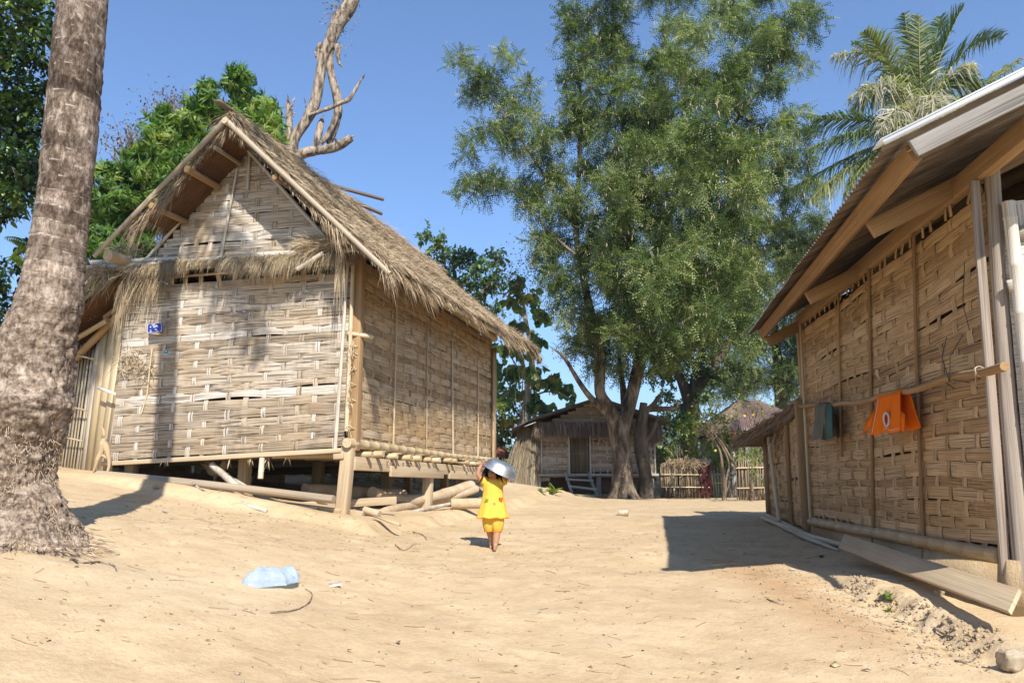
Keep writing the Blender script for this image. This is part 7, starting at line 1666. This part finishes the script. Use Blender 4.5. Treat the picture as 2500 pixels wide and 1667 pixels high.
# legs, mid-stride: image-right foot forward, other one behind
l1 = chain([(.045, -.005, .34), (.048, -.02, .21), (.040, -.035, .13), (.028, -.05, .055)], [(.062, .062), (.043, .043), (.040, .042), (.026, .028)], pel)
chain([(.026, -.075, .026), (.022, -.115, .018), (.022, -.14, .014)], [(.026, .022), (.030, .016), (.022, .012)], l1)
l2 = chain([(-.045, .01, .34), (-.038, .03, .21), (-.022, .075, .14), (-.012, .105, .068)], [(.062, .062), (.043, .043), (.039, .041), (.026, .028)], pel)
chain([(-.016, .09, .030), (-.022, .05, .020), (-.024, .022, .015)], [(.026, .022), (.030, .016), (.022, .012)], l2)
me = bpy.data.meshes.new('body'); me.from_pydata([tuple(j) for j in J], ED, []); body = bpy.data.objects.new('body', me); col.objects.link(body); body.parent = kid
sk = body.modifiers.new('skin', 'SKIN'); sk.use_smooth_shade = True; sk.branch_smoothing = .4
for v, r in zip(me.skin_vertices[0].data, RA): v.radius = r
me.skin_vertices[0].data[0].use_root = True
body.modifiers.new('sub', 'SUBSURF').levels = 2; body.modifiers['sub'].render_levels = 2
me.materials.append(M['skin'])
def kb_(mb, name, mat, smooth=True): return mb.build(name, M[mat], kid, smooth)
for sx in (-1, 1):
    mb = MB(); c = A([-.018 + sx * .028, -.083, .825]); t_ = np.linspace(-1, 1, 7); tube(mb, np.stack([c[0] + t_ * .012, c[1] + .004 * t_ ** 2, c[2] + .002 * np.cos(t_ * 2)], -1), [.001, .004, .0055, .006, .0055, .004, .001], 6); kb_(mb, 'eye', 'eye')
    mb = MB(); tube(mb, np.stack([c[0] + t_ * .015, c[1] + .006 * t_ ** 2 - .002, c[2] + .019 - .004 * t_ ** 2], -1), .0022, 5); kb_(mb, 'eyebrow', 'hair')
    mb = MB(); c = A([-.018 + sx * .075, .0, .815]); a = np.linspace(-1.2, 1.4, 8); tube(mb, np.stack([c[0] + 0 * a, c[1] - .012 * np.cos(a) + .01, c[2] + .018 * np.sin(a)], -1), .006, 6); kb_(mb, 'ear', 'skin')
mb = MB(); t_ = np.linspace(-1, 1, 7); tube(mb, np.stack([-.02 + t_ * .019, -.079 + .007 * t_ ** 2, .768 + .003 * t_ ** 2], -1), [.001, .004, .005, .0045, .005, .004, .001], 6); kb_(mb, 'mouth', 'lip')
# hair to the shoulders
mb = MB(); n = 2600; a = rng.random(n) * 2 * PI; ph = rng.random(n) ** .7 * 1.35
D = np.stack([np.sin(ph) * np.cos(a), np.sin(ph) * np.sin(a), np.cos(ph)], -1); ok = ~((D[:, 1] < -.45) & (D[:, 2] < .55) & (abs(D[:, 0]) < .62)); D = D[ok]
P = A([-.018, -.002, .832]) + D * A([.079, .085, .078]); n = len(P)
front = (D[:, 1] < -.2) & (abs(D[:, 0]) < .7)
blades(mb, P, D * .5 + A([0, .02, -1.0]), np.where(front, .022, .08 + .10 * rng.random(n) * (D[:, 2] < .6)), .012, .15, None, 0, D); 
u, v = np.meshgrid(np.linspace(0, 1.0, 10), np.linspace(0, 2 * PI, 24), indexing='ij'); Dd = np.stack([np.sin(u) * np.cos(v), np.sin(u) * np.sin(v), np.cos(u)], -1); V = A([-.018, .002, .832]) + Dd * A([.078, .080, .077]); V[..., 2] += np.where((Dd[..., 1] < -.35) & (Dd[..., 2] < .5), .03, 0); V[..., 1] += np.where((Dd[..., 1] < -.35) & (Dd[..., 2] < .5), .03, 0)
i, j = np.meshgrid(np.arange(9), np.arange(23), indexing='ij'); mb.add(V.reshape(-1, 3), np.stack([i * 24 + j, i * 24 + j + 1, (i + 1) * 24 + j + 1, (i + 1) * 24 + j], -1).reshape(-1, 4), np.tile(A([[0, 0, .4]]), (240, 1)))
kb_(mb, 'hair', 'hair')
# clothes
M['yellow'] = cloth_mat('yellow_cotton', (.90, .59, .095), .22); M['orange_hem'] = cloth_mat('orange_edging', (.85, .28, .02), .1)
def lathe(mb, prof, fold=0, nf=11, n=56, cx=0, cy=0, seed=0, ruff=0):
    V = []
    for k, (z, rx, ry) in enumerate(prof):
        a = np.linspace(0, 2 * PI, n, endpoint=False); f = k / (len(prof) - 1)
        w_ = 1 + fold * f ** 1.2 * (np.sin(a * nf + seed + .5 * np.sin(a * 3)) * .7 + .4 * np.sin(a * (nf // 2) + 2 * seed))
        V.append(np.stack([cx + rx * w_ * np.cos(a), cy + ry * w_ * np.sin(a), z + ruff * f ** 4 * np.sin(a * nf + seed) + 0 * a], -1))
    V = A(V); k = len(prof); i, j = np.meshgrid(np.arange(k - 1), np.arange(n), indexing='ij'); j2 = (j + 1) % n
    mb.add(V.reshape(-1, 3), np.stack([i * n + j, i * n + j2, (i + 1) * n + j2, (i + 1) * n + j], -1).reshape(-1, 4)); return V
mb = MB(); TV = lathe(mb, [(.752, .052, .045), (.742, .08, .058), (.722, .112, .070), (.69, .116, .078), (.64, .106, .080), (.58, .112, .085), (.50, .128, .097), (.43, .145, .108), (.385, .158, .118), (.352, .168, .126), (.338, .172, .129)], .06, 8, ruff=.006)
tun = kb_(mb, 'tunic', 'yellow')
mb = MB(); tube(mb, np.vstack([TV[-1], TV[-1][:1]]), .005, 5, False); mb.build('hem', M['orange_hem'], tun, True); mb = MB(); tube(mb, np.vstack([TV[0], TV[0][:1]]), .006, 5, False); mb.build('neckline', M['orange_hem'], tun, True)
for sx in (-1, 1):
    mb = MB()
    c0_, c1_ = A([sx * .088, -.0, .725]), A([sx * .135, -.015, .757 if sx < 0 else .742]); d = unit(c1_ - c0_); x_ = unit(np.cross(d, A([0, 1, 0]))); a = np.linspace(0, 2 * PI, 20)
    tube(mb, [c1_ + x_ * .046 * math.cos(q) + A([0, 1, 0]) * .046 * math.sin(q) for q in a], .006, 5, False)
    mb.build('sleeve_edge', M['orange_hem'], tun, True)
mb = MB()
for sx in (-1, 1):
    c0_, c1_ = A([sx * .070, .0, .705]), A([sx * .135, -.015, .757 if sx < 0 else .742]); limb(mb, [c0_, (c0_ + c1_) / 2 + A([0, 0, .004]), c1_], [.052, .052, .047], 14, .04)
mb.build('sleeve', M['yellow'], tun, True)
# stitched butterflies
M['pgreen'] = cloth_mat('green_patch', (.10, .42, .06)); M['pred'] = cloth_mat('red_patch', (.72, .09, .03)); M['ppink'] = cloth_mat('peach_patch', (.86, .42, .16))
def fly(x, z, s, mat):
    yv = -float(np.interp(z, [.34, .43, .5, .58], [.129, .108, .097, .085])) * math.sqrt(max(0, 1 - (x / .165) ** 2)) - .006
    mb = MB()
    for sx, sz, k in ((-1, 1, 1), (1, 1, 1), (-1, -1, .75), (1, -1, .75)):
        c = A([x + sx * s * .5, yv, z + sz * s * .42]); a = np.linspace(0, 2 * PI, 12, endpoint=False)
        ring = np.stack([c[0] + k * s * .5 * np.cos(a) * (1 + .2 * np.cos(2 * a)), c[1] + .012 * abs(x) * 0 + 0 * a, c[2] + k * s * .5 * np.sin(a)], -1)
        mb.add(np.vstack([ring, c[None] + A([0, -.003, 0])]), np.stack([np.arange(12), (np.arange(12) + 1) % 12, np.full(12, 12)], -1))
    o = mb.build('butterfly_patch', M[mat], tun, False)
    mb = MB(); tube(mb, [A([x, yv - .004, z - s * .7]), A([x, yv - .004, z + s * .6])], s * .13, 6); mb.build('butterfly_body', M['pred' if mat == 'pgreen' else 'wood_dark' if mat == 'ppink' else 'orange_hem'], o, True)
fly(-.066, .525, .021, 'pgreen'); fly(.088, .535, .023, 'pred'); fly(.018, .49, .018, 'ppink')
# bloomers gathered below the knee
mb = MB()
for sx, yy, lx in ((1, -.012, .046), (-1, .018, -.040)):
    lathe(mb, [(.42, .075, .085), (.34, .076, .084), (.28, .074, .078), (.235, .066, .068), (.21, .056, .058), (.198, .047, .049)], .06, 9, 40, lx, yy, sx)
bl = kb_(mb, 'bloomers', 'yellow')
mb = MB()
for sx, yy, lx in ((1, -.012, .046), (-1, .018, -.040)):
    a = np.linspace(0, 2 * PI, 24); tube(mb, np.stack([lx + .049 * np.cos(a), yy + .051 * np.sin(a), .195 + .004 * np.sin(a * 9)], -1), .007, 5, False)
mb.build('cuff', M['orange_hem'], bl, True)
# basin, tipped to the child's left, resting on the head
def alu():
    m, nt, out = newmat('scuffed_aluminium'); h = N(nt); tco = h.n('ShaderNodeTexCoord').outputs['Object']; n = h.noise(tco, 22, 5, .7)
    p = h.n('ShaderNodeBsdfPrincipled'); p.inputs['Metallic'].default_value = .9; h.l(h.ramp(n, [(.35, (.38, .37, .36)), (.6, (.70, .70, .70))]), p.inputs['Base Color']); h.l(h.ramp(n, [(.3, (.5, .5, .5)), (.7, (.3, .3, .3))]), p.inputs['Roughness']); h.l(p.outputs[0], out.inputs[0]); return m
M['alu'] = alu()
bc = cg + A([.068, -.01, .826]); tilt = math.radians(26.5)
bn = A([math.sin(tilt), -.10, math.cos(tilt)]); bn = unit(bn); bx_ = unit(A([math.cos(tilt), 0, -math.sin(tilt)]) - bn * np.dot(A([math.cos(tilt), 0, -math.sin(tilt)]), bn)); by_ = np.cross(bn, bx_)
a = np.linspace(0, 2 * PI, 64, endpoint=False); prof = [(.204, -.004), (.205, .003), (.197, .006), (.190, .010), (.183, .035), (.170, .066), (.150, .094), (.128, .110), (.10, .117), (.05, .119), (.001, .119)]
inner = [(r - .004, z - .004) for r, z in prof[3:]][::-1] + [(.186, .004), (.199, -.001), (.204, -.004)]
rows_ = prof + inner; V = A([[bc + bx_ * r * math.cos(q) + by_ * r * math.sin(q) + bn * z for q in a] for r, z in rows_])
i, j = np.meshgrid(np.arange(len(rows_) - 1), np.arange(64), indexing='ij'); j2 = (j + 1) % 64
mb = MB(); mb.add(V.reshape(-1, 3), np.stack([i * 64 + j, i * 64 + j2, (i + 1) * 64 + j2, (i + 1) * 64 + j], -1).reshape(-1, 4))
tag(mb.build('basin', M['alu'], None, True, bc), 'round silver metal basin tipped over the head of the child', 'basin')

# ================================================================ small things on the ground
mb = MB(); n = 900                                                        # fallen leaf bits and straw
x = -4.5 + 8 * rng.random(n); y = 3.6 + 9.5 * rng.random(n) ** 1.2
x = np.concatenate([x, 2.2 + .5 * rng.random(260), -4 + 4.2 * rng.random(360), -1 + 7 * rng.random(200)]); y = np.concatenate([y, 4.6 + 3.2 * rng.random(260), 9.0 + .9 * rng.normal(size=360) * .6, 12 + 12 * rng.random(200)]); n = len(x)
hx, hy = hut_xy(x, y); gx = (x - GC[0]) * GX[0] + (y - GC[1]) * GX[1]; ok = ~((hx < .3) & (hy > -.5)) & (gx < -.3); x, y = x[ok], y[ok]; n = len(x)
keep_ = rng.random(n) < .75; x, y = x[keep_], y[keep_]; n = len(x); P = np.stack([x, y, ground(x, y) + .004], -1); d = rng.normal(size=(n, 3)) * A([1, 1, .12])
inst(mb, TL, P, frames(d, A([0, 0, 1]) + .35 * rng.normal(size=(n, 3))), .012 + .03 * rng.random(n) ** 3, rng.random(n))
tag(mb.build('leaf_litter', M['lf_dry'], None, False, A([0, 6, 0])), kind='stuff')
mb = MB(); n = 1100; x = -4.5 + 8 * rng.random(n); y = 3.6 + 8.5 * rng.random(n) ** 1.15; hx, hy = hut_xy(x, y); gx = (x - GC[0]) * GX[0] + (y - GC[1]) * GX[1]; ok = ~((hx < .3) & (hy > -.4)) & (gx < -.3); x, y = x[ok], y[ok]
for a_, b_ in zip(x, y):
    L = .02 + .13 * rng.random() ** 3; th_ = rng.normal() * .7; k = 4; bend = .25 * rng.normal()
    t_ = np.linspace(0, L, k); X = a_ + t_ * math.cos(th_) + bend * t_ ** 2 * -math.sin(th_) / L; Y = b_ + t_ * math.sin(th_) + bend * t_ ** 2 * math.cos(th_) / L
    tube(mb, np.stack([X, Y, ground(X, Y) + .004], -1), .0011 + .0014 * rng.random() ** 2, 4)
tag(mb.build('straw_litter', M['wood'], None, False, A([0, 6, 0])), kind='stuff')
mb = MB(); n = 900; x = np.concatenate([-4 + 7 * rng.random(500), 2.45 + .35 * rng.normal(size=400) * .6]); y = np.concatenate([3.6 + 8 * rng.random(500), 4.6 + 3.4 * rng.random(400)])
k = 6; oc = A([(1, 0, 0), (0, 1, 0), (-1, 0, 0), (0, -1, 0), (0, 0, .7), (0, 0, -.5)]); ocf = A([(0, 1, 4), (1, 2, 4), (2, 3, 4), (3, 0, 4), (1, 0, 5), (2, 1, 5), (3, 2, 5), (0, 3, 5)])
gx = (x - GC[0]) * GX[0] + (y - GC[1]) * GX[1]; ok = gx < -.3; x, y = x[ok], y[ok]; n = len(x)
inst(mb, (oc, ocf, np.zeros((6, 3))), np.stack([x, y, ground(x, y) + .003], -1), frames(rng.normal(size=(n, 3)) * A([1, 1, .2])), .004 + .013 * rng.random(n) ** 3, rng.random(n))
tag(mb.build('pebbles', M['stone'], None, True, A([0, 6, 0])), kind='stuff')
def twig(pts, r, label, mat='bark_dead'):
    P = []
    for px, py in pts:
        g_ = onground(px, py); P.append(g_ + A([0, 0, r + .003]))
    mb = MB(); limb(mb, P, np.linspace(r, r * .5, len(P)), 6, .15); loose(mb, 'twig', mat, label, 'twig', 'twigs on the bare ground', True)
twig([(172, 1368), (205, 1378), (240, 1375), (275, 1382), (284, 1395)], .008, 'forked dry twig left of the plastic bag, near the palm roots')
twig([(660, 1498), (720, 1492), (752, 1475), (762, 1452), (745, 1440)], .005, 'thin curved stem curling just below the plastic bag')
twig([(1872, 1464), (1892, 1472), (1915, 1478)], .006, 'straight brown stick left of the eroded bank')
twig([(2283, 1544), (2305, 1555), (2330, 1562)], .009, 'dark knotted stick below the end of the eroded bank')
twig([(2332, 1616), (2370, 1618), (2392, 1607)], .006, 'pale bent twig beside the big squarish stone')
twig([(965, 965 + 365), (985, 1345), (1010, 1330)], .005, 'small dark twig between the bag and the child')
twig([(1008, 1300), (1030, 1306), (1042, 1318)], .007, 'short brown stick at the foot of the log pile')
def dleaf(px, py, s, label, mat='lf_dry'):
    p = onground(px, py); mb = MB()
    for k in range(1): inst(mb, TL, (p + A([.02 * k * rng.normal(), .01 * rng.normal(), .012 + .01 * k]))[None], frames(A([[rng.normal(), rng.normal(), .3]])), s * (.7 + .3 * rng.random()), A([.5 + .4 * rng.random()]))
    tag(mb.build('dry_leaf', M[mat], None, False, p), label, 'leaf', 'curled dry leaves on the ground')
dleaf(975, 1575, .075, 'curled brown leaf alone in the centre foreground')
dleaf(2132, 1645, .07, 'curled tan leaf in the right foreground, near the bottom edge')
dleaf(1815, 1635, .06, 'pinkish dry leaf near the bottom edge of the yard', 'rootlet')
dleaf(570, 1393, .05, 'dark curled leaf just above the plastic bag')
dleaf(880, 1345, .05, 'dark leaf on the slope below the corner stilt')
def weed(px, py, s, n, label, mat='lf_bush'):
    p = onground(px, py); mb = MB(); nn = n
    inst(mb, TL, p + A([.03, .02, .02]) * s * 8 * rng.normal(size=(nn, 3)) * .3, frames(np.stack([rng.normal(size=nn), rng.normal(size=nn), .4 + rng.random(nn)], -1)), s * (.6 + .6 * rng.random(nn)), .3 + .6 * rng.random(nn))
    tag(mb.build('weed', M[mat], None, False, p), label, 'weed', 'small weeds on the bare ground')
weed(2170, 1472, .085, 14, 'greyish green weed growing on the face of the eroded bank')
weed(2174, 1494, .05, 8, 'smaller weed at the foot of the eroded bank')
weed(2397, 1468, .06, 16, 'small green weed beside the near end of the long plank')
weed(2005, 1360, .05, 14, 'dark grass tuft in the shade of the bank near the plank', 'lf_dark')
weed(1350, 1205, .28, 16, 'pale leafy weed in front of the far hut stilts')
weed(1322, 1204, .15, 8, 'tiny weed left of the pale weed by the far hut')
# crumbled earth broken off the bank
mb = MB(); nn = 700; yy = 4.9 + 2.0 * rng.random(nn); exx = 2.74 + .10 * fbm(yy * 1.4, yy * 0 + 3.3, 4, 9) + .05 * vnoise(yy * 6, yy * 0, 31); xx = exx + .03 + .07 * rng.normal(size=nn)
cu = A([(-1, -1, -1), (1, -1, -1), (1, 1, -1), (-1, 1, -1), (-1, -1, 1), (1, -1, 1), (1, 1, 1), (-1, 1, 1)], float) * .6
cuF = A([(0, 3, 2, 1), (4, 5, 6, 7), (0, 1, 5, 4), (1, 2, 6, 5), (2, 3, 7, 6), (3, 0, 4, 7)])
for k in range(6):
    sel = np.arange(nn) % 6 == k; tv = cu * (.4 + .9 * rng.random((len(cu), 3))); m_ = sel.sum()
    inst(mb, (tv, cuF, np.zeros((len(tv), 3))), np.stack([xx[sel], yy[sel], ground(xx[sel], yy[sel]) + .002], -1), frames(rng.normal(size=(m_, 3))), .004 + .020 * rng.random(m_) ** 3, rng.random(m_))
M['crumb'] = plain_mat('crumbled_earth', (.44, .325, .20), .95, 0, .45, 25, .6, .1)
tag(mb.build('rubble', M['crumb'], None, False, A([2.7, 6, .5])), kind='stuff')
# scraps of litter
M['scrapw'] = plain_mat('white_scrap', (.75, .75, .74), .5); M['scrapb'] = plain_mat('blue_scrap', (.30, .36, .62), .5)
for px, py, s, mt, lab in ((402, 1252, .03, 'scrapb', 'tiny blue scrap on the slope left of the bag'), (1934, 1394, .03, 'scrapw', 'white scrap in the shade at the foot of the bank'), (2202, 1518, .035, 'trim_white', 'tan paper scrap below the eroded bank'), (2258, 1421, .03, 'scrapw', 'grey-white scrap in the shade beside the long plank'), (818, 1431, .045, 'trim_white', 'pale flat scrap right of the plastic bag'), (2040, 1628, .03, 'bamboo', 'small tan stub in the lower right foreground')):
    p = onground(px, py); mb = MB(); a = rng.random() * 3; e1, e2 = A([math.cos(a), math.sin(a), .1]) * s, A([-math.sin(a), math.cos(a), .15]) * s * .6
    quad(mb, [p - e1 - e2 + A([0, 0, .012]), p + e1 - e2 + A([0, 0, .01]), p + e1 * .8 + e2 + A([0, 0, .02]), p - e1 + e2 * .7 + A([0, 0, .014])], th=.004)
    tag(mb.build('scrap', M[mt], None, False, p), lab, 'litter', 'scraps of litter')
